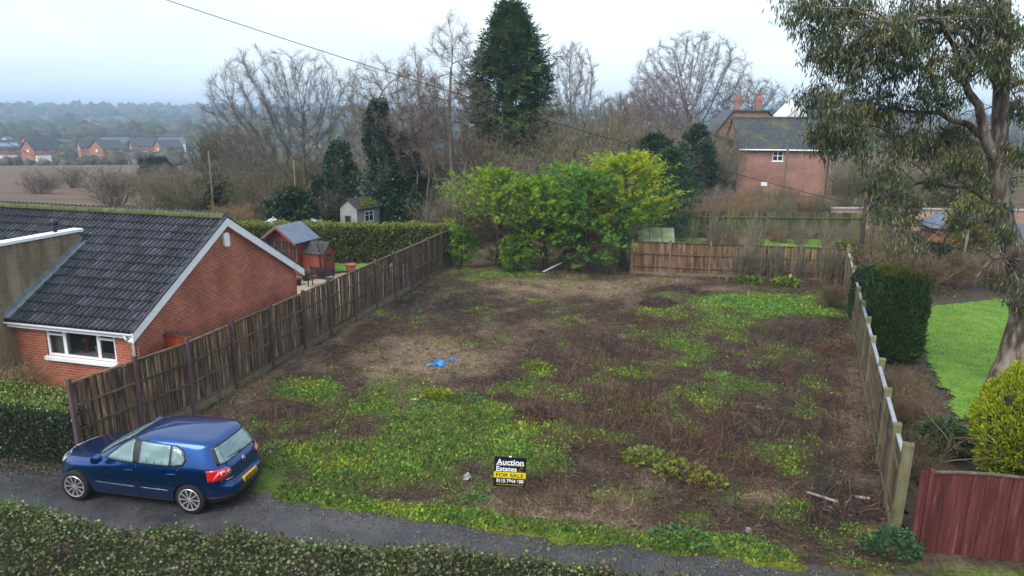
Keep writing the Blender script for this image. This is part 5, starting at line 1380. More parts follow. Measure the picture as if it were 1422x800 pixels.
# thicket: leafless bushes that fill the ground between gardens and trees
THK = [bare_shrub_mesh(80, 4.2, 26, 1.1, (0.17, 0.145, 0.09), (0.19, 0.16, 0.11), .008, .032), bare_shrub_mesh(81, 3.6, 26, 1.3, (0.17, 0.135, 0.1), (0.195, 0.155, 0.125), .008, .028),
       bare_shrub_mesh(82, 4.6, 24, .8, (0.15, 0.14, 0.075), (0.17, 0.145, 0.09), .008, .032), bare_shrub_mesh(83, 3.2, 44, 1.6, (0.20, 0.13, 0.06), (0.26, 0.17, 0.08), .007, .02)]
rng = np.random.default_rng(90)
spots = []
for (cx, cy_, rx, ry, n, sc0, kinds) in ((3.0, 48, 4.2, 3.5, 12, 1.35, (0, 1, 2)), (1.5, 55, 6, 4, 14, 1.9, (0, 1, 2)), (-5, 44.5, 2.5, 2, 5, .9, (0, 2)), (-18, 51, 6, 4, 11, .95, (0, 2, 2)), (-18, 44, 2.5, 1.5, 3, .8, (3,)),
                                    (-25, 64, 8, 6, 10, 1.1, (0, 1, 2)), (9, 62, 5, 6, 12, 1.75, (0, 1, 2)), (15, 70, 5, 6, 9, 1.5, (1, 2)), (-9, 59, 6, 4, 7, 1.15, (0, 2)), (14, 52, 5.5, 3.0, 17, .72, (0, 1, 3)), (22.5, 55, 4.5, 3.5, 14, .68, (0, 1, 3, 2)), (19.5, 42.5, 3, 1.5, 4, .5, (0, 1)), (14.5, 44.8, 5, .9, 8, .42, (0, 2, 3)), (31, 58, 5, 5, 9, .95, (1, 2)), (21, 60, 4, 3, 5, .6, (1, 3))):
    for _ in range(n):
        spots.append((cx+rng.uniform(-1, 1)*rx, cy_+rng.uniform(-1, 1)*ry, sc0*rng.uniform(.75, 1.2), kinds[rng.integers(len(kinds))]))
TL = ['brown leafless bush in the tangled thicket behind the gardens', 'purplish leafless bush in the tangled thicket behind the gardens', 'olive leafless bush in the tangled thicket behind the gardens', 'straw coloured leafless bush in the tangled thicket behind the gardens']
TGn = ['brown thicket bushes', 'purplish thicket bushes', 'olive thicket bushes', 'straw thicket bushes']
for (x, y, s, kd) in spots:
    r_ = empty('thicket_bush', (x, y, float(terrain(x, y))), rng.random()*6.28, TL[kd], 'bush', TGn[kd])
    r_.scale = (s*1.1, s*1.1, s)
    inst(THK[kd], 'stems', r_)
# evergreen lumps in the thicket
for kx, (x, y, h, r, lab) in enumerate(((10.6, 55, 6.4, 2.0, 'dark holly bush left of the pale pink house'), (15.5, 62, 7.0, 1.6, 'rounded dark evergreen just left of the grey lean-to roof'), (-13.8, 45, 3.2, 1.4, 'dark evergreen bush under the spreading leafless tree'), (7.5, 66, 6.2, 2.4, 'olive evergreen bush behind the yellow topped conifer'), (-21.5, 52, 3.4, 1.5, 'dark holly bush at the left of the wood behind the bungalow'))):
    conifer('evergreen_bush', lab, (x, y, float(terrain(x, y))), h, r, 170, 30, [(0.02, 0.045, 0.018), (0.03, 0.06, 0.022), (0.04, 0.07, 0.025)], 100+kx, 'egg', .26, .6, .3, .05, cat='bush')
# scrub against the back fence, inside and outside
LV_SAP = [dict(K=6, n=4, wob=.07, up=.1, nc=5, tmin=.25, ang=.5, lr=.4, rr=.6, taper=.35), dict(K=4, n=3, wob=.14, up=.12, nc=3, tmin=.2, ang=.6, lr=.5, rr=.7, taper=.5), dict(K=3, n=3, wob=.18, up=.04, taper=.5)]
SC2 = [bare_shrub_mesh(95, 2.4, 9, .55, (0.2, 0.18, 0.12), (0.22, 0.185, 0.13), .0065, .02, LV_SAP), bare_shrub_mesh(96, 1.8, 9, .65, (0.15, 0.125, 0.09), (0.19, 0.15, 0.115), .0065, .017, LV_SAP)]
for k in range(21):
    x = 10.2+rng.uniform(0, 5.9); y = BY(x)-rng.uniform(.25, .9)
    r_ = empty('sapling_clump', (x, y, .02), rng.random()*6.28, 'clump of thin leafless saplings in front of the back board fence', 'sapling', 'saplings in front of the back board fence')
    s = rng.uniform(.7, 1.15); r_.scale = (s, s, s*1.1); inst(SC2[k % 2], 'stems', r_)
for k in range(12):
    x = 9.5+rng.uniform(0, 9.0); y = BY(x)+rng.uniform(.8, 4.5)
    r_ = empty('sapling_clump', (x, y, .02), rng.random()*6.28, 'clump of thin leafless saplings just beyond the back board fence', 'sapling', 'saplings beyond the back board fence')
    s = rng.uniform(.9, 1.6); r_.scale = (s, s, s*1.15); inst(SC2[k % 2], 'stems', r_)
# ------------------------------------------------------------------ eucalyptus at the right
rng = np.random.default_rng(120)
EU = np.array([14.3, 19.7, 0.0])
eu = empty('eucalyptus_tree', tuple(EU), 0, 'large eucalyptus with pale peeling trunk and drooping leaves at the right edge', 'tree')
def mat_eubark():
    m, t, b = newmat('peeling_eucalyptus_bark')
    tcn = t.nodes.new('ShaderNodeTexCoord'); mp_ = nd(t, 'ShaderNodeMapping'); mp_.inputs['Scale'].default_value = (2.2, 2.2, .7)
    n = nd(t, 'ShaderNodeTexNoise', Scale=1.7, Detail=6, Roughness=.6); t.links.new(tcn.outputs['Object'], mp_.inputs['Vector']); t.links.new(mp_.outputs['Vector'], n.inputs['Vector'])
    r = ramp(t, n.outputs['Fac'], [(0.4, (0.035, 0.022, 0.016)), (0.48, (0.085, 0.056, 0.042)), (0.54, (0.17, 0.135, 0.11)), (0.66, (0.26, 0.225, 0.19)), (0.8, (0.13, 0.12, 0.1))])
    t.links.new(r.outputs['Color'], b.inputs['Base Color']); b.inputs['Roughness'].default_value = .8
    bump(t, b, n.outputs['Fac'], .6, .03)
    return m
M['eubark'] = mat_eubark()
t_main = np.array([(14.15, 19.5, -.1), (14.28, 19.5, 1.0), (14.3, 19.5, 2.3), (14.1, 19.5, 3.3), (13.7, 19.5, 4.3), (13.3, 19.5, 5.2), (13.0, 19.5, 6.4), (12.83, 19.5, 7.5), (12.6, 19.5, 9.3), (12.35, 19.5, 11.0), (12.3, 19.6, 13.5)])-EU
V, F = tubes(t_main[None], np.array([[.55, .40, .29, .24, .25, .25, .22, .20, .18, .16, .1]]), 14)
np_obj('trunk', V, F, M['eubark'], eu, None, True)
LIMBS = [[(13.1, 19.5, 5.9), (12.7, 19.4, 6.7), (12.2, 19.3, 7.7), (11.55, 19.2, 8.7), (10.8, 19.1, 9.9), (10.2, 19.0, 11.2)],
         [(12.7, 19.5, 8.3), (11.9, 19.2, 9.3), (11.0, 18.9, 9.9), (10.0, 18.6, 10.1), (9.2, 18.4, 9.9)],
         [(12.9, 19.5, 7.0), (12.3, 19.9, 7.6), (11.4, 20.3, 7.9), (10.4, 20.6, 7.9), (9.6, 20.8, 7.5)],
         [(13.2, 19.5, 5.5), (12.5, 19.9, 5.9), (11.7, 20.3, 6.0), (10.9, 20.6, 5.8), (10.2, 20.8, 5.2)],
         [(13.0, 19.5, 6.2), (13.6, 19.3, 6.9), (14.3, 19.1, 7.2), (15.0, 18.9, 7.4)],
         [(13.9, 19.5, 3.9), (13.3, 19.2, 4.2), (12.8, 19.0, 4.0), (12.4, 18.9, 3.6)],
         [(12.5, 19.5, 9.6), (13.2, 19.3, 10.2), (14.0, 19.1, 10.4)],
         [(13.8, 19.5, 4.1), (14.3, 19.0, 4.2), (14.6, 18.7, 3.6), (14.6, 18.5, 2.9)],
         [(13.4, 19.5, 4.9), (12.6, 19.7, 5.0), (11.9, 20.0, 4.6), (11.5, 20.2, 4.1)],
         [(12.8, 19.5, 7.8), (13.5, 19.8, 8.3), (14.4, 20.1, 8.5)],
         [(12.45, 19.5, 10.2), (11.5, 19.7, 11.2), (10.4, 19.9, 11.7), (9.4, 20.0, 11.4)]]
LRAD = [.17, .1, .1, .085, .1, .06, .08, .06, .06, .07, .09]
Vs = []; Fs = []; off = 0; twP = []
for lp, r in zip(LIMBS, LRAD):
    lp = np.array(lp)-EU
    q = np.linspace(0, len(lp)-1, 12); lp = np.stack([np.interp(q, np.arange(len(lp)), lp[:, c]) for c in range(3)], -1)+np.r_[0, rng.normal(0, .05, 11)][:, None]
    V, F = tubes(lp[None], (r*(1-.75*np.linspace(0, 1, 12)))[None], 7); Vs.append(V); Fs.append(F+off); off += len(V)
    # side branches
    nb = 6
    s = rng.uniform(.25, 1, nb)*11; i0 = np.minimum(s.astype(int), 10); P0_ = lp[i0]+(lp[i0+1]-lp[i0])*(s-i0)[:, None]
    D0 = unit(lp[i0+1]-lp[i0])*.5+rng.normal(0, .75, (nb, 3))+np.array([0, -.05, .05])
    V, F, C_, ap = grow(rng, P0_, D0, rng.uniform(.7, 1.5, nb), np.full(nb, .022), [dict(K=5, n=4, wob=.15, up=-.08, nc=5, tmin=.3, ang=.7, lr=.55, rr=.6), dict(K=5, n=3, wob=.15, up=-.22, taper=.4)], (0.2, .16, .12), (.15, .1, .07))
    Vs.append(V); Fs.append(F+off); off += len(V); twP.append(ap[1][0])
np_obj('limbs', np.concatenate(Vs), np.concatenate(Fs), M['eubark'], eu, None, True)
CL = [(7.39, 19.42, 10.43, 0.74), (8.3, 20.21, 10.19, 1.05), (8.71, 18.76, 9.77, 1.09), (10.38, 20.21, 10.3, 1.05), (10.84, 19.06, 10.33, 1.05), (8.57, 19.26, 9.13, 0.88), (9.87, 19.99, 9.01, 1.01), (7.99, 19.24, 9.29, 0.63), (7.93, 19.49, 8.24, 0.55), (8.05, 18.55, 7.78, 0.8), (9.27, 19.86, 7.98, 0.8), (8.33, 19.47, 7.13, 0.59), (8.83, 19.09, 7.06, 0.63), (10.16, 19.92, 7.99, 0.76), (10.41, 19.05, 8.95, 0.88), (10.95, 19.32, 8.17, 0.63), (11.15, 18.63, 9.02, 0.63), (11.68, 18.9, 9.56, 0.63), (12.27, 18.7, 8.95, 0.59), (12.43, 18.76, 9.81, 0.67), (10.43, 19.85, 7.14, 0.76), (9.81, 19.0, 6.43, 0.67), (9.68, 19.37, 5.88, 0.46), (11.47, 20.27, 6.94, 0.59), (12.09, 20.23, 7.34, 0.55), (11.88, 19.22, 6.62, 0.46), (12.31, 19.04, 6.17, 0.38), (10.02, 19.0, 5.2, 0.55), (10.31, 18.79, 4.66, 0.46), (11.29, 20.25, 5.35, 0.38), (12.8, 19.02, 5.42, 0.46), (12.88, 18.62, 4.81, 0.46), (13.67, 19.12, 3.35, 0.42), (14.06, 19.28, 2.81, 0.29), (12.16, 19.6, 5.04, 0.34), (13.19, 19.42, 8.01, 0.5), (12.84, 18.54, 6.94, 0.42), (11.73, 19.03, 10.25, 0.71), (8.45, 19.33, 10.35, 0.84), (9.2, 18.61, 9.51, 0.84), (10.56, 19.65, 9.62, 0.76), (11.67, 20.03, 6.08, 0.29), (12.07, 19.09, 5.5, 0.29)]
tw_v = []; tw_f = []; off = 0
limb_pts = np.concatenate([np.array(l) for l in LIMBS]+[t_main+EU])
lp_, ld_, lc_ = [], [], []
PAL_EU = np.array([(0.035, 0.06, 0.025), (0.055, 0.085, 0.032), (0.08, 0.10, 0.032), (0.04, 0.065, 0.035), (0.12, 0.115, 0.03)])
for cx, cy_, cz, cr in CL:
    c = np.array([cx, cy_, cz]); near = limb_pts[np.linalg.norm(limb_pts-c, axis=1).argsort()[:3]][rng.integers(0, 2)]
    nbh = int((12+35*cr**1.6)*(1 if cz > 6.6 else .5))
    b0 = c+unit(rng.normal(size=(nbh, 3)))*cr*rng.random((nbh, 1))**.5*np.array([1, 1, .8])
    mid = (near+c)/2+np.array([0, 0, .18])
    paths = [np.stack([near, mid, c])]+[np.stack([c+(p-c)*.05, (c+p)/2+np.array([0, 0, .1]), p]) for p in b0]
    rads = [[.03, .024, .014]]+[[.011, .007, .004]]*nbh
    V, F = tubes(np.array(paths)-EU, np.array(rads), 4); tw_v.append(V); tw_f.append(F+off); off += len(V)
    per = 30
    P = b0[:, None]+rng.normal(0, 1, (nbh, per, 3))*np.array([.12, .12, .1]); D = np.array([0, 0, -1.0])+rng.normal(0, .36, (nbh, per, 3))
    C = np.repeat(PAL_EU[rng.integers(0, 5, nbh)][:, None], per, 1); q = rng.random((nbh, per, 1))
    C = np.where(q < .03, np.array([.18, .1, .045]), C); C = np.where((q > .03) & (q < (.2 if cz < 6 else .07)), np.array([.17, .165, .04]), C)
    lp_.append(P.reshape(-1, 3)); ld_.append(D.reshape(-1, 3)); lc_.append(C.reshape(-1, 3))
o = np_obj('twigs', np.concatenate(tw_v), np.concatenate(tw_f), M['eubark'], eu); o['kind'] = 'stuff'
P = np.concatenate(lp_)-EU; D = np.concatenate(ld_); C = np.concatenate(lc_); n = len(P)
V, F, Cc = cards(P, D, rng.uniform(.12, .22, n), rng.uniform(.026, .04, n), C, rng, .22, .15)
o = np_obj('crown', V, F, M['glossleaf'], eu, Cc); o['kind'] = 'stuff'
print('EUC', n)

# right garden planting
def blob_conifer(name, label, loc, rx, ry, h, n, leaf, pal, seed, cat='shrub', lw=.5, top=None, boxy=3.0, low=0.0, upright=.5, core=True, rag=.16):
    rng = np.random.default_rng(seed); root = empty(name, loc, 0, label, cat)
    u = rng.normal(size=(n, 3)); u /= (np.abs(u)**boxy).sum(1, keepdims=True)**(1/boxy)
    u[:, 2] = np.where(u[:, 2] < -.96, -u[:, 2], u[:, 2])
    nn = unit(u); wob = 1+rag*(vnoise(np.arctan2(u[:, 1], u[:, 0])*2+seed, u[:, 2]*3, 1.5, 3)-.5)+rng.normal(0, .025, n)+np.where(rng.random(n) < .03, rng.uniform(0, .12, n), 0)
    P = u*np.array([rx, ry, h/2])*wob[:, None]+np.array([0, 0, h/2+low]); P[:, 2] = np.maximum(P[:, 2], .02)
    D = nn*.7+rng.normal(0, .4, (n, 3))+np.array([0, 0, upright])
    C = pick(rng, pal, n)
    if top is not None:
        t = (nn[:, 2] > .75) & (rng.random(n) < .8); C[t] = pick(rng, top, t.sum())
    V, F, Cc = cards(P, D, leaf*rng.uniform(.6, 1.4, n), leaf*lw*rng.uniform(.7, 1.3, n), C, rng)
    o = np_obj('foliage', V, F, M['leaf'], root, Cc); o['kind'] = 'stuff'
    if core:
        m_ = MB(); m_.lathe([(min(rx, ry)*.2, .0), (min(rx, ry)*.8, h*.12), (min(rx, ry)*.86, h*.5), (min(rx, ry)*.8, h*.82), (min(rx, ry)*.4, h*.92)], 14, (0, 0, low)); m_.build('branches', M['core'], root)
    return root
blob_conifer('clipped_conifer_column', 'broad flat topped clipped conifer column with mossy yellow top beside the right fence', (12.42, 22.6, 0), .76, .72, 2.85, 22000, .12, [(0.026, 0.064, 0.018), (0.042, 0.092, 0.022), (0.062, 0.118, 0.025), (0.09, 0.13, 0.03)], 131, rag=.24, top=[(0.12, 0.14, 0.02), (0.17, 0.16, 0.025)], boxy=5, upright=1.2, lw=.4)
blob_conifer('ivy_mound', 'dark ivy mound hanging over the right fence behind the conifer column', (13.55, 26.4, 0), .5, .85, 2.15, 7000, .1, [(0.02, 0.05, 0.02), (0.03, 0.07, 0.025), (0.045, 0.09, 0.03)], 132, boxy=3.5, lw=.8, upright=.1)
blob_conifer('golden_conifer', 'rounded golden yellow conifer behind the maroon fence', (10.85, 14.0, 0), 1.0, .9, 2.65, 30000, .085, [(0.28, 0.35, 0.014), (0.36, 0.42, 0.018), (0.18, 0.26, 0.015), (0.4, 0.4, 0.02)], 133, boxy=1.8, rag=.55, lw=.4, upright=.9)
blob_conifer('yellow_shrub', 'yellow green shrub at the far end of the right fence', (16.6, 35.2, 0), .8, .8, 1.7, 3500, .16, [(0.17, 0.17, 0.03), (0.13, 0.14, 0.03)], 134, boxy=2.2)
# spiky phormium leaves beside the trunk
rng = np.random.default_rng(140)
ph_ = empty('phormium', (23.2, 33.5, 0), 0, 'spiky green strap leaved plant right of the eucalyptus trunk', 'plant')
n = 140; az = rng.random(n)*6.28; el = rng.uniform(.5, 1.3, n)
D = np.stack([np.cos(az)*np.cos(el), np.sin(az)*np.cos(el), np.sin(el)], -1)
V, F, C = cards(np.zeros((n, 3)), D, rng.uniform(1.1, 2.1, n), .09, pick(rng, [(0.05, 0.12, 0.03), (0.08, 0.16, 0.04)], n), rng, .1, .35)
np_obj('leaves', V, F, M['glossleaf'], ph_, C)
# leafless shrubs in the right border
BS = [bare_shrub_mesh(150, 2.0, 40, 1.5, (0.13, 0.095, 0.06), (0.19, 0.13, 0.075), .005, .016), bare_shrub_mesh(151, 1.4, 30, 1.7, (0.11, 0.085, 0.055), (0.15, 0.12, 0.07), .004, .012)]
for kx, (x, y, s, m_, lab) in enumerate(((16.2, 31.2, 1.15, 0, 'arching leafless shrub behind the far edge of the right lawn'), (18.6, 32.2, 1.2, 0, 'leafless brown shrub in the middle of the border behind the right lawn'), (20.8, 33.0, 1.1, 0, 'leafless brown shrub left of the strap leaved plant'), (14.9, 30.0, .8, 1, 'low twiggy shrub next to the ivy mound beyond the right fence'),
                                    (9.3, 15.2, .75, 1, 'low brown twiggy shrub at the foot of the golden conifer'), (10.2, 17.8, .7, 1, 'low brown twiggy shrub in the right border halfway to the conifer column'), (11.3, 19.6, .6, 1, 'low twiggy shrub just in front of the conifer column'), (17.6, 33.5, 1.5, 0, 'tallest leafless shrub left of the blue shed'))):
    r_ = empty('border_shrub', (x, y, 0), kx*1.3, lab, 'shrub'); r_.scale = (s, s, s); inst(BS[m_], 'stems', r_)
for kx, (x, y, s, m_, lab) in enumerate(((9.0, 14.4, .6, 1, 'small twiggy shrub against the second concrete post'), (9.75, 16.6, .75, 0, 'leafless shrub against the middle of the right fence'), (10.6, 18.7, .6, 0, 'leafless shrub between the fence and the lawn edge'), (11.2, 18.3, .55, 1, 'low shrub spilling onto the near edge of the lawn'), (13.2, 29.0, .7, 0, 'leafless shrub beside the fence beyond the ivy mound'), (22.5, 32.6, 1.2, 0, 'leafless shrub at the right end of the border behind the lawn'))):
    r_ = empty('border_shrub', (x, y, 0), kx*1.9+.5, lab, 'shrub'); r_.scale = (s, s, s); inst(BS[m_], 'stems', r_)
for kx, (x, y, h, r, pal, lab) in enumerate(((27.5, 42.5, 3.4, 1.5, [(.2, .2, .03), (.15, .17, .03), (.24, .19, .05)], 'yellow green bush left of the orange garden building'), (33.5, 55, 7.5, 2.2, [(.16, .14, .05), (.2, .17, .07), (.13, .13, .04)], 'tan conifer behind the forked eucalyptus limb'), (38.5, 60, 6.5, 2.6, [(.07, .11, .03), (.1, .14, .035), (.16, .18, .04)], 'green tree behind the eucalyptus trunk'), (20.5, 34.4, 1.8, 1.2, [(.03, .055, .02), (.045, .07, .025)], 'dark evergreen bush at the back of the right lawn'), (17.0, 32.6, 1.3, .9, [(.035, .06, .022), (.05, .075, .025)], 'low dark evergreen bush left of the back lawn corner'), (10.1, 15.6, .75, .5, [(.05, .09, .03), (.07, .11, .035)], 'low green bush behind the golden conifer'), (24.5, 46.5, 3.2, 1.6, [(.05, .075, .03), (.1, .11, .035)], 'olive bush between the mossy fence and the orange garden building'))):
    conifer('garden_bush', lab, (x, y, 0), h, r, 150, 34, pal, 700+kx, 'egg', .16 if y < 50 else .26, .5, .3, .04, cat='bush')
# bent bare stem by the golden conifer
bst = empty('bent_shrub', (8.75, 13.6, 0), 0, 'crooked bare stem with arching twigs behind the maroon fence', 'shrub')
rng = np.random.default_rng(152)
V, F, C, _ = grow(rng, [[0, 0, -.1]], [[.12, 0, 1]], [1.75], [.045], [dict(K=7, n=7, wob=.1, up=.02, nc=8, tmin=.55, ang=.9, lr=.6, rr=.45, taper=.6), dict(K=6, n=4, wob=.15, up=-.06, nc=4, tmin=.3, ang=.6, lr=.5, rr=.6), dict(K=4, n=3, wob=.18, up=-.05)], (.11, .085, .06), (.13, .09, .06))
np_obj('stems', V, F, M['bark'], bst, C, True)
# low ground plants of the right border (uncountable)
n = 9000; X_ = rng.uniform(7.5, 24, n); Y_ = rng.uniform(12.2, 34, n)
k = (X_ > RX(Y_)+.15) & ~in_poly(RLAWN)(X_, Y_) & (X_ < RX(Y_)+5.5) & (vnoise(X_, Y_, .9, 3) > .45); X_, Y_ = X_[k], Y_[k]; n = len(X_)
D = rng.normal(0, .6, (n, 3))+np.array([0, 0, .7])
V, F, C = cards(np.stack([X_, Y_, np.full(n, .02)+rng.random(n)*.15], -1), D, rng.uniform(.06, .25, n), rng.uniform(.03, .09, n), pick(rng, [(0.04, 0.07, 0.025), (0.06, 0.09, 0.03), (0.11, 0.085, 0.05), (0.15, 0.12, 0.07), (0.08, 0.06, 0.04)], n), rng, .25)
tag(np_obj('border_plants', V, F, M['leaf'], None, C), 'low leafy ground plants and litter in the right border', 'plants', kind='stuff')
# eucalyptus-side tarpaulin-grey ground strip, dark tree stems, log
for kx, (x, y, h, lab) in enumerate(((17.15, 35.0, 3.9, 'dark upright trunk left of the blue shed'), (17.75, 35.2, 2.3, 'shorter dark trunk beside the upright trunk left of the blue shed'))):
    w = MB(); w.tube([(0, 0, -.1), (.03, 0, h*.5), (-.02, 0, h)], [.13, .11, .07], 8); o = w.build('tree_stump', M['bark'], None, True, (x, y, 0)); tag(o, lab, 'trunk')
    a = o.data.attributes.new('Col', 'FLOAT_COLOR', 'POINT'); a.data.foreach_set('color', np.tile([.05, .04, .035, 1.0], len(o.data.vertices)).astype(np.float32))

# ------------------------------------------------------------------ small buildings
def shed_box(root, w, d, h, hr, wallmat, roofmat, over=.12, ridge='x'):
    """gabled shed, local origin at front left foot, ridge along x or y"""
    b = MB()
    if ridge == 'x': b.prism([(0, 0), (d, 0), (d, h), (d/2, hr-.03), (0, h)], 0, w, 'x')
    else: b.prism([(0, 0), (w, 0), (w, h), (w/2, hr-.03), (0, h)], 0, d, 'y')
    wl = b.build('wall', wallmat, root)
    r = MB()
    if ridge == 'x':
        s = (hr-h)/(d/2); e = over
        r.prism([(-e, h-s*e), (d/2, hr), (d+e, h-s*e), (d+e, h-s*e+.05), (d/2, hr+.05), (-e, h-s*e+.05)], -e, w+e, 'x')
    else:
        s = (hr-h)/(w/2); e = over
        r.prism([(-e, h-s*e), (w/2, hr), (w+e, h-s*e), (w+e, h-s*e+.05), (w/2, hr+.05), (-e, h-s*e+.05)], -e, d+e, 'y')
    r.build('roof', roofmat, root)
    return wl
# red summerhouse: open glazed front to the left, gable facing the camera-left, blue-grey roof
su = empty('summerhouse', (-12.05, 34.6, 0), R(-22), 'red summerhouse with blue grey felt roof and glazed front', 'summerhouse')
MB().box(0.0, 1.9, 0.02, 1.5, 0, .12).build('floor', M['redwood'], su)
b = MB(); b.box(0.05, 1.85, 1.42, 1.47, .12, 1.75); b.box(1.8, 1.85, .1, 1.42, .12, 1.75); b.box(.05, .1, .1, 1.42, .12, 1.75); b.build('wall', M['redwood'], su)
for k in range(5):
    MB().box(.05+.43*k, .12+.43*k, 0.05, .12, .12, 1.75).build('post', M['redwood'], su)
for k in range(4):
    MB().box(.12+.43*k, .48+.43*k, .07, .10, .12, .75).build('front_panel', M['redwood'], su)
    pn = MB().box(.12+.43*k, .48+.43*k, .08, .088, .80, 1.70).build('window', M['glass'], su)
    b = MB(); b.box(.12+.43*k, .48+.43*k, .065, .10, 1.22, 1.25); b.box(.285+.43*k, .315+.43*k, .066, .099, .8, 1.22); b.box(.12+.43*k, .48+.43*k, .065, .1, .75, .80); b.box(.12+.43*k, .48+.43*k, .065, .1, 1.70, 1.75); b.build('glazing_bar', M['redwood'], pn)
b = MB(); b.prism([(.05, 1.752), (1.85, 1.752), (.95, 2.38)], .09, .13, 'y'); b.prism([(.05, 1.752), (1.85, 1.752), (.95, 2.38)], 1.42, 1.46, 'y'); b.build('gable', M['redwood'], su)
for s in (-1, 1):
    b = MB(); x1 = .95+s*1.1
    b.prism([(.95, 2.42), (x1, 1.66), (x1, 1.70), (.95, 2.47)], -.32, 1.6, 'y'); b.build('roof_slope', M['bluefelt'], su)
    b = MB(); b.prism([(.95, 2.415), (x1, 1.655), (x1, 1.56), (.95, 2.32)], -.34, -.31, 'y'); b.build('bargeboard', M['redwood'], su)
# small red store beside it
st = empty('garden_store', (-10.35, 34.35, 0), R(-20), 'small red wooden store with crumpled dark felt roof beside the summerhouse', 'shed')
shed_box(st, 1.35, .95, 1.2, 1.62, M['redwood'], M['darkfelt'], .1, 'x')
for k in range(2): MB().box(.1+.58*k, .62+.58*k, -.02, -.002, .12, 1.1).build('door', M['redwood'], st)
b = MB(); b.box(1.352, 1.37, .3, .65, .75, 1.05); b.build('window', M['glass'], st)
# patio things
def pot(name, lab, x, y, r, h, mat, cat='pot'):
    w = MB(); w.lathe([(r*.7, 0), (r*.9, h*.6), (r, h*.88), (r*1.12, h*.88), (r*1.12, h), (r*.95, h), (r*.9, h*.9), (.01, h*.88)], 16)
    return tag(w.build(name, mat, None, True, (x, y, .006)), lab, cat)
pot('flower_pot', 'large terracotta pot on the edge of the patio lawn', -8.05, 35.1, .26, .42, M['terracotta'])
pot('planter', 'black tub holding the small bare patio tree', -9.2, 33.9, .27, .4, M['black'], 'planter')
pot('planter', 'low black tub left of the patio tree tub', -9.75, 33.2, .22, .3, M['black'], 'planter')
pot('planter', 'dark tub nearest the bungalow corner on the patio', -9.85, 32.2, .2, .32, M['black'], 'planter')
pt, _, _ = bare_tree('patio_tree', 'small bare standard tree growing from the black tub on the patio', (-9.2, 33.9, .35), 1.75, .04, 160, [dict(K=5, n=6, wob=.02, up=.1, nc=9, tmin=.6, ang=.9, lr=.45, rr=.4), dict(K=4, n=4, wob=.2, up=-.05, nc=4, tmin=.2, ang=.7, lr=.5, rr=.6), dict(K=3, n=3, wob=.2)], (.04, .035, .03), (.12, .1, .1), trunk_frac=.8, rmin=.004)
gr_ = empty('grass_plant', (-9.75, 33.2, .26), 0, 'tuft of straw coloured grass in the low black tub', 'plant')
n = 260; D = rng.normal(0, .5, (n, 3))+np.array([0, 0, 1.]); V, F, C = cards(rng.normal(0, .06, (n, 3))*np.array([1, 1, .1]), D, rng.uniform(.15, .4, n), .02, pick(rng, [(.16, .15, .05), (.2, .18, .07)], n), rng); np_obj('blades', V, F, M['leaf'], gr_, C)
# garden seat, low sign, gnome-like ornament
se = empty('garden_bench', (-9.35, 31.9, .006), R(-15), 'dark metal garden bench on the patio behind the slat fence', 'bench')
for k in range(4): MB().box(0, 1.2, .06*k*1.6, .06*k*1.6+.07, .40, .42).build('seat_slat', M['black'], se)
for k in range(3): MB().box(0, 1.2, .40, .42, .52+.12*k, .60+.12*k).build('back_slat', M['black'], se)
for x in (.04, 1.12):
    for y in (.02, .38): MB().box(x, x+.04, y, y+.04, 0, .4 if y < .1 else .86).build('leg', M['black'], se)
w = MB(); w.lathe([(.1, 0), (.12, .08), (.09, .2), (.12, .28), (.08, .36), (.03, .44)], 10); tag(w.build('garden_ornament', M['white'], None, True, (-6.05, 35.4, 0)), 'small white ornament on the lawn edge near the slat fence', 'ornament')
# grey playhouse beyond the hedge
py_ = empty('playhouse', (-11.45, 47.6, -.2), R(-30), 'small grey playhouse with dark mossy roof beyond the clipped hedge', 'playhouse')
b = MB(); b.prism([(0, 0), (1.45, 0), (1.45, 1.9), (.72, 2.4), (0, 1.9)], 0, 2.3, 'y'); b.build('wall', M['greyboard'], py_)
MB().box(.45, .95, -.03, -.002, .15, 1.35).build('door', M['dark'], py_)
b = MB(); b.box(.40, .45, -.05, -.002, .1, 1.4); b.box(.95, 1.0, -.05, -.002, .1, 1.4); b.box(.45, .95, -.05, -.002, 1.35, 1.4); b.build('door_frame', M['greyboard'], py_)
wn = MB().box(1.452, 1.47, .75, 1.55, .95, 1.55).build('window', M['glass'], py_)
b = MB(); b.box(1.471, 1.5, .70, .75, .9, 1.6); b.box(1.471, 1.5, 1.55, 1.6, .9, 1.6); b.box(1.471, 1.5, 1.13, 1.17, .95, 1.55); b.box(1.471, 1.5, .75, 1.55, 1.55, 1.6); b.box(1.471, 1.5, .75, 1.55, .9, .95); b.box(1.471, 1.499, .75, 1.55, 1.33, 1.36); b.build('frame', M['white'], wn)
for s in (-1, 1):
    b = MB(); x1 = .725+s*.95
    b.prism([(.725, 2.43), (x1, 1.78), (x1, 1.85), (.725, 2.50)], -.15, 2.5, 'y'); b.build('roof_slope', M['darkfelt'], py_)
n = 900; P = np.stack([rng.uniform(1.0, 1.5, n), rng.normal(1.2, .35, n), np.zeros(n)], -1); P[:, 2] = 2.50-(P[:, 0]-.725)*.684+.02
V, F, C = cards(P, rng.normal(0, .5, (n, 3))+np.array([0, 0, .6]), .1, .07, pick(rng, [(.15, .19, .02), (.2, .22, .02)], n), rng); o = np_obj('moss', V, F, M['leaf'], py_, C); o['kind'] = 'stuff'
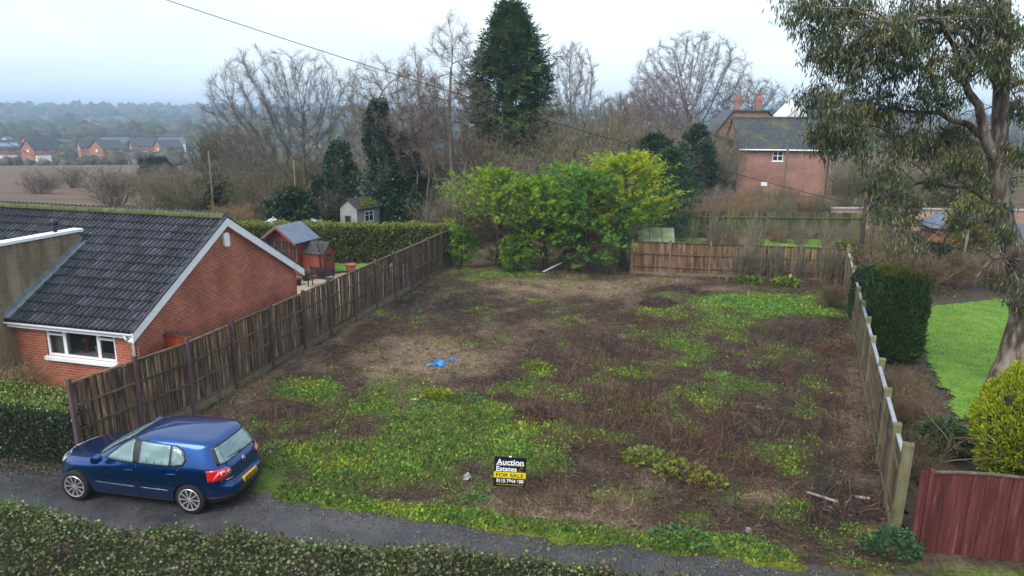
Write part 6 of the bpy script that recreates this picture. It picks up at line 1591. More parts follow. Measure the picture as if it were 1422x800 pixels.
# white caravan roof behind the hedge
cv = empty('caravan', (-15.4, 44.0, -1.05), R(8), 'white caravan mostly hidden behind the clipped hedge', 'caravan')
b = MB(); b.prism([(0, .45), (3.4, .45), (3.5, 1.5), (3.3, 2.25), (2.9, 2.42), (.5, 2.42), (.1, 2.2), (-.1, 1.4)], 0, 1.9, 'y'); b.build('body', M['white'], cv, bevel=.08)
MB().box(.6, 1.5, -.02, -.003, 1.3, 1.9).build('window', M['glass'], cv); MB().box(1.9, 2.7, -.02, -.003, 1.3, 1.9).build('window', M['glass'], cv)
wm = MB(); wm.lathe([(.1, -.08), (.28, -.09), (.3, 0), (.28, .09), (.1, .08)], 20); wme = wm.mesh('wheel', M['rubber'])
for y in (.1, 1.8): inst(wme, 'wheel', cv, Matrix.Translation((1.7, y, .3)) @ Matrix.Rotation(math.pi/2, 4, 'X'))
# little greenhouse with greened roof behind the back fence
gh = empty('greenhouse', (6.5, 37.0, 0), R(-6), 'small greenhouse with algae green polycarbonate roof behind the back fence', 'greenhouse')
M['poly'] = mat_noise('algae_polycarbonate', [(0.3, (0.16, 0.2, 0.06)), (0.55, (0.27, 0.31, 0.16)), (0.75, (0.42, 0.5, 0.52))], 1.8, .35, .1, .01, 6)
b = MB(); b.box(0, 1.9, 0, 1.6, 0, 1.35); b.build('wall', M['poly'], gh)
for k in range(3):
    b = MB(); b.prism([(0-.05, 1.352), (.8, 2.0), (.8, 2.02), (-.05, 1.372)], .64*k+.01, .64*k+.62, 'x'); b.build('roof_panel', M['poly'], gh)
    b = MB(); b.prism([(1.65, 1.352), (.8, 2.0), (.8, 2.02), (1.65, 1.372)], .64*k+.01, .64*k+.62, 'x'); b.build('roof_panel', M['poly'], gh)
for k in range(4):
    b = MB(); b.prism([(-.06, 1.36), (.8, 2.0), (.8, 2.04), (-.06, 1.4)], .64*k-.015, .64*k+.012, 'x'); b.build('glazing_bar', M['slate'], gh)
for s in (0, 1): MB().prism([(0, 1.352), (1.6, 1.352), (.8, 1.97)], -.01+1.905*s, .0+1.905*s, 'x').build('gable', M['poly'], gh)
# mossy fence at the far side of the strip of lawn
mof = empty('mossy_fence', (9.6, 46.4, 0), 0, 'green mossy board fence beyond the strip of lawn at the back', 'fence')
M['mossboard'] = mat_noise('mossy_board', [(0.3, (0.03, 0.035, 0.015)), (0.5, (0.07, 0.075, 0.03)), (0.7, (0.13, 0.14, 0.045))], 2, .95, .5, .01, 8, stretch=(3, 3, .6), objrand=.4)
bm_ = MB().box(0, .28, -.012, .012, .05, 1.8).mesh('board', M['mossboard'])
for k in range(46): inst(bm_, 'board', mof, loc=(.285*k, .012*(k % 2), rf_.gauss(0, .02)))
for z in (.45, 1.4): MB().box(0, 13.1, -.07, -.013, z, z+.08).build('rail', M['slat2'], mof)
# blue-roofed shed in the right garden
bs = empty('blue_roofed_shed', (26.2, 44.4, -.6), R(-12), 'orange brick garden building with blue grey hipped roof behind the right garden', 'shed')
b = MB(); b.box(0, 3.2, 0, 2.6, 0, 1.75); b.build('wall', M['orangebrick'], bs)
b = MB(); b.add([(-.25, -.25, 1.76), (3.45, -.25, 1.76), (3.45, 2.85, 1.76), (-.25, 2.85, 1.76), (.9, 1.3, 2.75), (2.4, 1.3, 2.75)], [(0, 1, 5, 4), (1, 2, 5), (2, 3, 4, 5), (3, 0, 4), (3, 2, 1, 0)]); b.build('roof', M['bluefelt'], bs)
b = MB(); b.prism([(1.0, 1.2), (3.5, 1.2), (3.5, 1.8), (2.4, 2.2), (1.0, 1.8)], -.6, -.3, 'y'); b.build('porch', M['orangebrick'], bs)
b = MB(); b.prism([(.85, 1.80), (2.4, 2.26), (3.65, 1.8), (3.65, 1.86), (2.4, 2.33), (.85, 1.86)], -.7, -.25, 'y'); b.build('porch_roof', M['terracotta'], bs)
lw_ = empty('garden_wall', (22.5, 50.5, 0), 0, 'long pale coped wall behind the blue roofed shed', 'wall')
MB().box(0, 14, 0, .3, -.5, 1.5).build('wall', M['pinkbrick'], lw_); MB().box(-.05, 14.05, -.06, .36, 1.502, 1.62).build('coping', M['greyboard'], lw_)
gr2 = empty('tiled_outbuilding', (26.3, 36.0, -.3), R(-8), 'low grey tiled outbuilding at the right edge behind the eucalyptus', 'outbuilding')
shed_box(gr2, 4.0, 3.0, 1.55, 2.7, M['greyboard'], M['slate'], .15, 'x')

# ------------------------------------------------------------------ brick barn and cottage at the right back
def uv_quad_roof(name, pts, mat, parent):
    me = bpy.data.meshes.new(name); me.from_pydata(pts, [], [(0, 1, 2, 3)]); me.materials.append(mat)
    uv = me.uv_layers.new(name='UVMap'); w = (Vector(pts[1])-Vector(pts[0])).length; h = (Vector(pts[3])-Vector(pts[0])).length
    for l, c in zip(uv.data, ((0, 0), (w, 0), (w, h), (0, h))): l.uv = c
    o = bpy.data.objects.new(name, me); link(o, parent); m_ = o.modifiers.new('t', 'SOLIDIFY'); m_.thickness = .12; m_.offset = -1
    return o
barn = empty('brick_barn', (22.2, 72, -.8), R(-1), 'red brick barn with mossy dark tiled roof behind the scrub', 'house')
bw, bd, be, br = 8.85, 5.6, 5.45, 8.55
wx0b, wx1b, wz0b, wz1b = 3.3, 4.35, 4.35, 5.35
b = MB(); b.box(0, wx0b, 0, .3, -.3, be); b.box(wx1b, bw, 0, .3, -.3, be); b.box(wx0b, wx1b, 0, .3, -.3, wz0b); b.box(wx0b, wx1b, 0, .3, wz1b, be); b.build('front_wall', M['brick2'], barn)
for s, x in ((0, 0), (1, bw-.3)):
    b = MB(); b.prism([(.302, -.3), (bd, -.3), (bd, be), (bd/2, br-.15), (.302, be+.1)], x, x+.3, 'x'); b.build('gable_wall', M['brick2'], barn)
uv_quad_roof('roof_slope', [(-.2, -.25, be-.05), (bw+.2, -.25, be-.05), (bw+.2, bd/2, br), (-.2, bd/2, br)], M['barnroof'], barn)
uv_quad_roof('roof_slope', [(bw+.2, bd+.25, be-.05), (-.2, bd+.25, be-.05), (-.2, bd/2, br), (bw+.2, bd/2, br)], M['barnroof'], barn)
for k in range(20): MB().prism([(bd/2-.16, br-.06), (bd/2, br+.09), (bd/2+.16, br-.06)], -.2+.4625*k, .25+.4625*k, 'x').build('ridge_tile', M['ridge'], barn)
wn = MB().box(wx0b, wx1b, .1, .14, wz0b, wz1b).build('window', M['glass'], barn)
b = MB()
for x in (wx0b, wx0b+.49, wx1b-.08): b.box(x, x+.08, .06, .099, wz0b, wz1b)
for z in (wz0b, wz0b+.48, wz1b-.07): b.box(wx0b+.081, wx0b+.489, .062, .098, z, z+.07); b.box(wx0b+.571, wx1b-.081, .062, .098, z, z+.07)
b.box(wx0b-.08, wx1b+.08, -.06, .059, wz0b-.08, wz0b-.002); b.build('frame', M['white'], wn)
MB().tube([(-.1, -.3, be-.02), (bw+.1, -.3, be-.02)], .07, 8).build('gutter', M['white'], barn); MB().tube([(bw-.1, -.12, be-.1), (bw-.1, -.12, -.2)], .05, 8).build('downpipe', M['black'], barn)
MB().box(2.4, 3.0, -.06, -.002, 1.9, 2.3).build('meter_box', M['white'], barn)
pol = empty('utility_pole', (26.0, 69.5, -.8), 0, 'pale timber post in front of the brick barn window', 'pole')
MB().tube([(0, 0, -.3), (0, 0, 5.9)], [.12, .1], 8).build('pole', M['timberpole'], pol)
ct = empty('pink_cottage', (19.5, 74.5, -.8), R(-3), 'pale pink brick cottage wing with grey slate roof left of the barn', 'house')
b = MB(); b.prism([(0, -.3), (2.7, -.3), (2.7, 6.2), (0, 7.0)], .02, 4.5, 'y'); b.build('wall', M['pinkbrick'], ct)
b = MB(); b.prism([(-.2, 7.02), (2.8, 6.15), (2.8, 6.35), (-.2, 7.25)], -.4, 5, 'y'); b.build('roof', M['slate'], ct)
MB().box(2.35, 2.6, -.03, .018, 4.7, 5.9).build('window', M['glass'], ct)
b = MB(); b.prism([(.4, 2.3), (2.7, 2.3), (2.7, 3.4), (1.6, 3.2)], -2.2, -.45, 'y'); b.build('lean_to', M['poly'], ct)
bh = empty('back_cottage', (23.0, 84, -.8), R(-4), 'brick cottage with two tall chimneys rising behind the barn', 'house')
b = MB(); b.prism([(0, -.3), (7.5, -.3), (7.5, 6.5), (5.6, 9.15), (1.9, 9.15), (0, 6.5)], 0, 5, 'y'); b.build('wall', M['brick2'], bh)
b = MB(); b.prism([(-.4, 6.3), (1.8, 9.2), (5.7, 9.2), (7.9, 6.3), (7.9, 6.5), (5.75, 9.4), (1.75, 9.4), (-.4, 6.5)], -.3, 5.3, 'y'); rfb = b.build('roof', M['slate'], bh)
for x, h in ((2.1, 10.6), (4.45, 10.7)):
    b = MB(); b.box(x, x+.72, .8, 1.5, 8.9, h-.25); b.box(x-.05, x+.77, .75, 1.55, h-.25, h); b.build('chimney', M['brick2'], rfb)
    for dx in (.1, .42): MB().lathe([(.12, 0), (.1, .32), (.13, .34), (.13, .4)], 10, (x+dx+.1, 1.15, h)).build('chimney_pot', M['terracotta'], rfb)
wg = empty('white_cottage', (34.9, 95, -.6), 0, 'white gabled cottage with pale chimney showing beyond the barn roof', 'house')
b = MB(); b.prism([(0, 0), (3.2, 0), (3.2, 8.2), (1.6, 9.9), (0, 8.2)], 0, 5, 'y'); b.build('wall', M['white'], wg)
for s in (-1, 1):
    b = MB(); b.prism([(1.6, 9.95), (1.6+s*1.9, 8.0), (1.6+s*1.9, 8.2), (1.6, 10.15)], -.2, 5.1, 'y'); b.build('roof_slope', M['white'], wg)
MB().box(.9, 1.6, 1.5, 2.2, 9.3, 11.2).build('chimney', M['white'], wg)
# brown shed right of the barn
sb = empty('dark_shed', (32.2, 71, -.4), 0, 'dark timber shed at the right end of the barn', 'shed'); shed_box(sb, 1.9, 2, 2.4, 2.8, M['darkfelt'], M['slate'], .1, 'x')

# ------------------------------------------------------------------ housing estate across the valley
def estate_house(x, y, w, d, h, hr, rz, label, wall='orangebrick', roof='slate', gable='y', nwin=2, garage=False, solar=False):
    z = float(terrain(x, y))
    r = empty('estate_house', (x, y, z), rz, label, 'house', 'houses on the estate across the valley')
    shed_box(r, w, d, h, hr, M[wall], M[roof], .4, 'x' if gable == 'x' else 'y')
    for s in range(2):
        for k in range(nwin):
            xx = w*(k+.5)/nwin-.7; zz = 1.0+2.7*s
            wn = MB().box(xx+.1, xx+1.3, -.05, -.003, zz+.1, zz+1.1).build('window', M['glass'], r)
            b = MB(); b.box(xx, xx+.1, -.12, -.003, zz, zz+1.2); b.box(xx+1.3, xx+1.4, -.12, -.003, zz, zz+1.2); b.box(xx+.1, xx+1.3, -.12, -.003, zz, zz+.1); b.box(xx+.1, xx+1.3, -.12, -.003, zz+1.1, zz+1.2); b.box(xx+.65, xx+.75, -.12, -.052, zz+.1, zz+1.1); b.build('frame', M['white'], wn)
    wn = MB().box(w+.003, w+.05, d*.4, d*.4+1.0, 3.6, 4.7).build('window', M['white'], r)
    wn = MB().box(-.05, -.003, d*.4, d*.4+1.0, 3.6, 4.7).build('window', M['white'], r)
    if garage: MB().box(.3, w*.6, -1.2, -.1, 0, 2.3).build('porch', M['white'], r)
    if solar:
        for k in range(5):
            s = (hr-h)/(d/2)
            M_ = Matrix.Translation((1.0+1.45*k, .5, h+s*.5+.12)) @ Matrix.Rotation(math.atan(s), 4, 'X')
            b = MB(); b.box(0, 1.35, 0, 2.3, 0, .06, M_); b.build('solar_panel', M['solar'], r)
    return r
M['solar'] = mat_plain('solar_panel', (0.16, 0.22, 0.32), .12, .8)
estate_house(-203, 288, 10, 8, 5.2, 8.2, R(58), 'estate house with solar panels on its front roof', 'orangebrick', 'tile', gable='x', garage=True, solar=True)
estate_house(-187, 285, 9.5, 8.5, 5.0, 8.2, R(62), 'brick gabled estate house with white porch, right of the solar roof', 'orangebrick', 'tile', gable='x', garage=True)
estate_house(-165, 294, 10, 8.5, 5.2, 8.3, R(64), 'brick estate house standing alone at the right end of the row', 'orangebrick', 'tile', gable='x')
estate_house(-209, 316, 12, 9, 5.4, 9.2, R(56), 'tall gabled estate house behind the solar roof', 'orangebrick', 'tile', gable='x', nwin=3)
estate_house(-205, 268, 8, 8, 4.4, 6.9, R(52), 'dark roofed estate house cut by the left edge of the picture', 'orangebrick', 'tile', gable='x')
estate_house(-245, 345, 9, 8, 5, 8, R(15), 'estate house with white gable at the far left', 'white', 'slate', 'y')
estate_house(-188, 318, 9, 8, 5.0, 8.0, R(40), 'brick estate house behind the gap in the front row', 'orangebrick', 'tile', gable='x')
estate_house(-150, 312, 9, 8, 5.0, 8.0, R(48), 'brick estate house beyond the lone house, facing right', 'orangebrick', 'tile', gable='x')
estate_house(-176, 338, 11, 8, 5.0, 8.2, R(35), 'long brick estate house behind the white porch house', 'orangebrick', 'tile', gable='x', nwin=3)
estate_house(-222, 330, 10, 8, 5.0, 8.2, R(60), 'brick estate house behind the left edge of the row', 'orangebrick', 'tile', gable='x')
for k, (x, y, w_) in enumerate(((-205, 365, 13), (-182, 378, 12), (-158, 395, 10), (-124, 430, 12))):
    estate_house(x, y, w_, 8, 4.8, 7.6, R(30+5*k), ['far long roofed house, leftmost of the back row', 'far long roofed house, second of the back row', 'far white fronted house, third of the back row', 'far white gabled house at the right end of the back row'][k], ['orangebrick', 'white', 'white', 'white'][k], 'slate', 'x' if k < 3 else 'y', 3)

# woods on the far hills and hedgerows in the valley (one mass)
def lumps(name, label, pts, size, seed, pal, mat='farwood'):
    rng = np.random.default_rng(seed)
    bm = bmesh.new(); bmesh.ops.create_icosphere(bm, subdivisions=2, radius=1.0)
    bv = np.array([v.co[:] for v in bm.verts]); bf = np.array([[v.index for v in f.verts] for f in bm.faces]); bm.free()
    n = len(pts); nv = len(bv)
    dis = 1+.32*rng.normal(size=(n, nv, 1))
    V = bv[None]*dis*(size[:, None, None]*np.array([1, 1, .85]))+pts[:, None]+np.array([0, 0, 1])*size[:, None, None]*.45
    F = bf[None]+np.arange(n)[:, None, None]*nv
    C = np.repeat(pick(rng, pal, n)[:, None]*(.8+.4*rng.random((n, 1, 1))), nv, 1)*(.75+.5*rng.random((n, nv, 1)))
    o = np_obj(name, V.reshape(-1, 3), F.reshape(-1, 3), M[mat], None, C.reshape(-1, 3))
    return tag(o, label, 'wood', kind='stuff')
rng = np.random.default_rng(170)
def scatter(n, y0, y1, az0, az1, s0, s1):
    y = np.exp(rng.uniform(np.log(y0), np.log(y1), n)); x = y*rng.uniform(az0, az1, n)
    return np.stack([x, y, terrain(x, y)], -1), rng.uniform(s0, s1, n)
a1, s1_ = scatter(1500, 420, 1900, -.95, .9, 4.5, 10); a2, s2_ = scatter(500, 1200, 1800, -.95, .9, 6, 12)
lumps('far_wood', 'hazy blue wooded hills on the far side of the valley', np.concatenate([a1, a2]), np.concatenate([s1_, s2_]), 171, [(.055, .06, .03), (.07, .06, .04), (.045, .055, .03), (.085, .075, .05)])
a1, s1_ = scatter(420, 225, 420, -.62, .3, 1.6, 3.8); a3, s3_ = scatter(260, 120, 240, -.42, .35, 1.2, 3.2)
k = ~((a1[:, 0] < -150) & (a1[:, 1] < 330) & (a1[:, 1] > 250)); a1, s1_ = a1[k], s1_[k]
x_ = np.linspace(-215, -70, 90); y_ = 262+0.56*(x_+62)*.99+7+rng.normal(0, 1.5, 90); a4 = np.stack([x_, y_, terrain(x_, y_)], -1); s4_ = rng.uniform(.8, 2.2, 90)
lumps('valley_scrub', 'hedgerows and leafless scrub in the valley below the estate', np.concatenate([a1, a3, a4]), np.concatenate([s1_, s3_, s4_]), 172, [(.09, .075, .055), (.07, .065, .04), (.1, .085, .065), (.055, .065, .035)])
# nearer valley scrub: leafless bushes just behind the bungalow ridge
for k in range(16):
    y = rng.uniform(72, 96); x = -y*rng.uniform(.33, .66); kd = int(rng.integers(0, 3))
    r_ = empty('valley_bush', (x, y, float(terrain(x, y))), rng.random()*6.28, 'leafless bush on the slope between the bungalow ridge and the field', 'bush', 'bushes on the slope below the field')
    s = rng.uniform(.7, 1.25); r_.scale = (s*1.3, s*1.3, s); inst(THK[kd], 'stems', r_)
for kx, (x, y, h) in enumerate(((-45, 92, 4.6), (-33, 84, 4.2))):
    conifer('evergreen_bush', ['greyish evergreen bush in front of the brown field', 'dark evergreen bush right of the greyish one below the field'][kx], (x, y, float(terrain(x, y))), h, 2.3, 130, 26, [(0.035, 0.055, 0.03), (0.05, 0.07, 0.04)], 180+kx, 'egg', .35, .6, .3, .05, cat='bush')
# pale timber poles in the wood edge
for kx, (x, y, h, lab) in enumerate(((-19.6, 47, 5.3, 'slender pale pole at the wood edge left of the spreading tree'), (-14.0, 46.5, 4.8, 'slender pale pole in front of the spreading leafless tree'))):
    w = MB(); w.tube([(0, 0, -.2), (.02, 0, h*.5), (0, 0, h)], [.06, .05, .045], 8); tag(w.build('timber_pole', M['timberpole'], None, True, (x, y, 0)), lab, 'pole')

# ------------------------------------------------------------------ overhead cables
def cable(name, lab, a, b, sag, r):
    pts = []
    for k in range(41):
        t = k/40; p = Vector(a).lerp(Vector(b), t); p.z -= sag*4*t*(1-t); pts.append(p)
    o = MB().tube(pts, r, 6).build(name, M['wire'], None, True)
    tag(o, lab, 'cable')
cable('overhead_cable', 'black overhead cable sagging across the whole picture from top left to right', (-16.64, 30, 12.92), (23.62, 37, 2.05), .55, .016)
cable('overhead_cable', 'thin cable running down to the bungalow roof at the left edge', (-46.76, 62, 7.25), (-20.01, 40, 1.83), .05, .02)
cable('overhead_cable', 'faint level cable strung across in front of the wooded hills', (-46, 70, 5.4), (-19, 70, 5.55), .1, .013)
cp_ = MB().tube([(0, 0, -.1), (0, 0, 2.15)], [.07, .06], 8).build('cable_post', M['timberpole'], None, True, (23.62, 37.05, 0)); tag(cp_, 'short post carrying the end of the overhead cable behind the eucalyptus', 'post')
# ------------------------------------------------------------------ for-sale board
M['signblack'] = mat_plain('sign_black', (0.008, 0.009, 0.014), .4, .4, 0, 0, .2)
M['signyellow'] = mat_plain('sign_yellow', (0.78, 0.62, 0.01), .45, .4, 0, 0, .05)
M['signwhite'] = mat_plain('sign_white', (0.85, 0.87, 0.9), .5, .3, 0, 0, .03)
M['signgold'] = mat_plain('sign_gold', (0.45, 0.28, 0.03), .5, .3, 0, 0, .1)
sg = empty('sale_board', (-.03, 13.2, .03), R(-2), 'square black and yellow for sale board standing on the plot', 'sign')
bdm = MB().box(-.32, .32, -.012, .012, .38, 1.03).build('board', M['signblack'], sg); bdm.rotation_euler = (0, R(2), 0)
MB().box(-.321, .321, -.0155, -.0125, .575, .705).build('yellow_band', M['signyellow'], bdm)
MB().box(-.27, .27, -.0155, -.0125, .842, .85).build('gold_rule', M['signgold'], bdm)
MB().box(-.015, .015, .013, .05, -.1, .98).build('stake', M['rail'], sg)
MB().box(-.03, .02, -.014, .014, 1.031, 1.045).build('edge_clip', M['signwhite'], bdm)
def text(body, x, z, size, mat, parent, width=None, off=0.0, name='lettering', extrude=.0015, yy=-.0145):
    cu = bpy.data.curves.new(name, 'FONT'); cu.body = body; cu.size = size; cu.extrude = extrude; cu.offset = off
    to = bpy.data.objects.new(name, cu); COL.objects.link(to)
    me = bpy.data.meshes.new_from_object(to.evaluated_get(bpy.context.evaluated_depsgraph_get())); COL.objects.unlink(to); bpy.data.objects.remove(to)
    me.materials.clear(); me.materials.append(mat)
    co = np.empty(len(me.vertices)*3); me.vertices.foreach_get('co', co); co = co.reshape(-1, 3)
    co[:, 0] -= co[:, 0].min()
    if width: co[:, 0] *= width/co[:, 0].max()
    me.vertices.foreach_set('co', co.ravel())
    return inst(me, name, parent, Matrix.Translation((x, yy, z)) @ Matrix.Rotation(math.pi/2, 4, 'X'))
def serifs(xs, z, h, parent):
    b = MB()
    for x0, x1 in xs: b.box(x0, x1, -.0162, -.0127, z, z+h)
    b.build('lettering', M['signwhite'], parent)
text('Auction', -.275, .862, .175, M['signwhite'], bdm, .545, .004)
serifs([(-.285, -.235), (-.215, -.16), (-.022, .02), (.028, .075), (.17, .215), (.235, .28)], .858, .012, bdm)
text('Estates', -.275, .725, .145, M['signwhite'], bdm, .41, .003)
serifs([(-.285, -.2)], .722, .01, bdm)
text('FOR SALE', -.275, .60, .115, M['signblack'], bdm, .55, .0005, yy=-.0175)
text('0115 7844 600', -.265, .475, .105, M['signwhite'], bdm, .545, .003)
text('www.auctionestates.co.uk', -.265, .415, .05, M['signgold'], bdm, .545, .0008)
b = MB(); b.bar((.16, -.0145, .735), (.235, -.0145, .815), .018, .003); b.bar((.205, -.0145, .835), (.265, -.0145, .78), .034, .003); b.box(.19, .25, -.0165, -.0128, .722, .732); b.build('gavel_emblem', M['signgold'], bdm)

# ------------------------------------------------------------------ litter on the plot
M['bluebag'] = mat_noise('blue_plastic', [(0.3, (0.0, 0.16, 0.5)), (0.7, (0.02, 0.3, 0.75))], 7, .3, .6, .02, 6, spec=.5)
def crumple(name, lab, loc, sx, sy, sz, mat, seed, cat):
    q = np.random.default_rng(seed); n = 15
    u, v = np.meshgrid(np.linspace(-1, 1, n), np.linspace(-1, 1, n))
    fx = vnoise(u*2+seed, v*2, 1.0, 3)-.5; fy = vnoise(u*2, v*2+seed*3, 1.0, 3)-.5
    edge = 1-.35*vnoise(np.arctan2(v, u)*2+seed, np.zeros_like(u), 1.0, 2)
    X = (u*edge+fx*1.1)*sx; Y = (v*edge+fy*1.1)*sy; Z = np.abs(vnoise(u*1.6+seed, v*1.6+7, 1.3, 3)-.5)*2.6*sz*np.clip(1.25-u*u-v*v*.6, .1, 1)+.012
    i = np.arange(n*n).reshape(n, n); F = np.stack([i[:-1, :-1], i[:-1, 1:], i[1:, 1:], i[1:, :-1]], -1).reshape(-1, 4)
    F = F[(((u**2+v**2) < 1.5).ravel()[F]).all(1)]
    o = np_obj(name, np.stack([X, Y, Z], -1).reshape(-1, 3), F, mat); o.location = loc
    m_ = o.modifiers.new('t', 'SOLIDIFY'); m_.thickness = .004
    return tag(o, lab, cat)
crumple('plastic_bag', 'larger crumpled bright blue plastic sheet lying on the plot', (-2.32, 21.45, .03), .36, .27, .24, M['bluebag'], 3, 'plastic bag')
crumple('plastic_bag', 'smaller blue plastic scrap just right of the larger blue sheet', (-1.95, 21.9, .03), .28, .18, .17, M['bluebag'], 5, 'plastic bag')
crumple('plastic_bag', 'tiny blue plastic scrap left of the larger blue sheet', (-2.72, 21.7, .03), .07, .05, .04, M['bluebag'], 7, 'plastic bag')
crumple('drink_can', 'crushed white and blue carton lying left of the yellow weed', (-2.62, 18.58, .03), .11, .06, .08, M['white'], 9, 'litter')
crumple('drink_can', 'small dark blue crushed can right of the white carton', (-2.38, 18.62, .03), .09, .06, .07, M['bluefelt'], 11, 'litter')
crumple('plastic_bag', 'torn clear plastic sheet left of the sale board', (-.92, 14.2, .03), .13, .1, .13, M['greyboard'], 13, 'plastic sheet')
crumple('stone', 'pale stone near the right front of the plot', (4.55, 12.25, .03), .1, .08, .1, M['greyboard'], 15, 'stone')
o = MB().bar((0, 0, .03), (.95, -.75, .42), .10, .03).build('plank', M['white'], None, False, (1.55, 35.5, 0)); o.rotation_euler = (0, 0, R(70)); tag(o, 'white plank leaning under the deep green conifer', 'plank')
o = MB().bar((0, 0, .05), (.46, -.42, .07), .06, .02).build('plank', M['greyboard'], None, False, (6.25, 13.75, 0)); tag(o, 'short grey wooden batten lying near the right fence', 'plank')
o = MB().bar((0, 0, .04), (.25, -.1, .06), .08, .02).build('plank', M['greyboard'], None, False, (7.2, 13.6, 0)); tag(o, 'pale wood scrap beside the short grey batten', 'plank')
o = MB().bar((0, 0, .04), (1.0, -.1, .05), .09, .04).build('plank', M['rail'], None, False, (5.0, 34.6, 0)); tag(o, 'brown timber lying at the foot of the back conifers', 'plank')
# ------------------------------------------------------------------ what grows and lies on the plot (uncountable)
rng = np.random.default_rng(200)
def lot_points(n, dens):
    X_ = rng.uniform(-10.5, 17, n); Y_ = np.exp(rng.uniform(np.log(10.4), np.log(37.5), n))
    k = in_lot(X_, Y_) & (X_ < RX(Y_)-.06) & ((X_ > LX(Y_)+.06) | ((Y_ < 14.9) & (X_ > -9.4))) & (Y_ < BY(X_)-.05)
    X_, Y_ = X_[k], Y_[k]
    k = rng.random(len(X_)) < dens(X_, Y_)
    X_, Y_ = X_[k], Y_[k]
    return np.stack([X_, Y_, lot_z(X_, Y_)], -1)
PV = lambda x, y: ~((x < -4.9) & (y < 14.6))
# green weeds and grass: short upright blades
P = lot_points(640000, lambda x, y: (m_green(x, y)**1.3*.95+.012)*PV(x, y)); n = len(P)
g_ = m_green(P[:, 0], P[:, 1]); lawn_ = np.exp(-(((P[:, 0]-11.3-.35*(P[:, 1]-29.3))/3.2)**2+((P[:, 1]-29.3)/1.6)**2))
e_ = verge(P[:, 0], P[:, 1])
pn = vnoise(P[:, 0]+31, P[:, 1], .8, 3)[:, None]
C = pick(rng, [(0.125, 0.24, 0.035), (0.17, 0.3, 0.04), (0.23, 0.33, 0.045), (0.085, 0.17, 0.04), (0.3, 0.34, 0.05)], n)
C = C*(.55+.9*pn)*np.where(pn > .55, np.array([1.2, 1.05, .8]), np.array([.95, 1.0, 1.1]))
C = C*(1-lawn_[:, None]*.7)+np.array([0.18, 0.36, 0.06])*lawn_[:, None]*.7
L_ = (.028+.045*rng.random(n))*(1+.5*g_)*(1+.35*lawn_)*np.where(e_ < .15, .5, 1); W_ = np.where(rng.random(n) < .45, L_*.75, .010+.008*rng.random(n))
D = rng.normal(0, .6, (n, 3))+np.array([0, 0, .8])
V, F, Cc = cards(P, D, L_, W_, C, rng, .2, .3)
tag(np_obj('green_weeds', V, F, M['leaf'], None, Cc), 'short green weeds and grass growing in patches over the plot', 'weeds', kind='stuff'); nA = n
# dead litter: strips lying about
P = lot_points(320000, lambda x, y: (.62-.5*m_green(x, y)+.2*m_tan(x, y)-.3*m_dark(x, y))*PV(x, y)*np.clip(verge(x, y)*1.5, 0, 1)); n = len(P)
t_ = m_tan(P[:, 0], P[:, 1])[:, None]; d_ = m_dark(P[:, 0], P[:, 1])[:, None]
A_ = pick(rng, [(0.085, 0.055, 0.043), (0.125, 0.082, 0.06), (0.065, 0.042, 0.04), (0.2, 0.15, 0.105), (0.12, 0.065, 0.055), (0.03, 0.021, 0.02)], n)
T_ = pick(rng, [(0.34, 0.26, 0.175), (0.26, 0.19, 0.12), (0.38, 0.3, 0.21), (0.17, 0.11, 0.07)], n); K_ = pick(rng, [(0.024, 0.02, 0.02), (0.045, 0.035, 0.034), (0.09, 0.07, 0.066)], n)
C = A_*.85*(1-t_*.75)+T_*t_*.75; C = C*(1-d_*.7)+K_*d_*.7
D = rng.normal(0, 1, (n, 3))*np.array([1, 1, .22])+np.array([0, 0, .1])
V, F, Cc = cards(P+np.array([0, 0, .015])+np.abs(rng.normal(0, .025, (n, 1)))*np.array([0, 0, 1]), D, rng.uniform(.05, .25, n), rng.uniform(.006, .017, n), C, rng, .25, .35)
tag(np_obj('dead_litter', V, F, M['dead'], None, Cc), 'dead stems, straw and leaf litter lying over the plot', 'litter', kind='stuff'); nB = n
# upright dead stalks with side twigs
def stalk_d(x, y):
    z = np.zeros_like(x)
    for cx, cy_, rx, ry, s in ((3.2, 17.5, 2.2, 3.0, .9), (4.5, 16.0, 2.0, 2.2, 1.0), (1.4, 12.9, 1.1, .6, 1.0), (6.2, 26, 2.8, 2.5, .5), (9.5, 23, 2.2, 3.5, .5), (2.5, 20.8, 2.2, 2, .6), (-5.8, 17.8, 1.4, 1.8, .5), (-3.4, 15.2, 1.5, .8, .2), (4.2, 35, 2.5, .8, .5), (-1.0, 26, 2.2, 2.5, .3), (7.2, 30.8, 1.2, .8, .9), (8.5, 16, .8, 4, .4), (6.2, 13.2, 1.2, 1.0, .45), (-1.2, 16.8, 2, 1.2, .18)):
        z = np.maximum(z, s*np.exp(-((x-cx)/rx)**2-((y-cy_)/ry)**2))
    return z*(.35+1.1*(vnoise(x, y, 1.3, 2) > .5))*np.clip(verge(x, y)-.3, 0, 1)
P = lot_points(60000, lambda x, y: stalk_d(x, y)*.7+.012*(verge(x, y) > .8)); n = len(P)
hh = rng.uniform(.15, .75, n)*(1+.5*(rng.random(n) < .06)); D = unit(rng.normal(0, .35, (n, 3))+np.array([0, 0, 1]))
D = np.where(rng.random((n, 1)) < .3, unit(rng.normal(0, 1, (n, 3))*np.array([1, 1, .25])+np.array([0, 0, .3])), D)
paths = np.stack([P, P+D*hh[:, None]*.5+rng.normal(0, .02, (n, 3)), P+D*hh[:, None]+rng.normal(0, .05, (n, 3))], 1)
V1, F1 = tubes(paths, np.tile([[.006, .0055, .003]], (n, 1)), 3)
sc_c = pick(rng, [(0.10, 0.052, 0.042), (0.15, 0.075, 0.055), (0.22, 0.145, 0.09), (0.06, 0.036, 0.034), (0.19, 0.085, 0.06)], n)
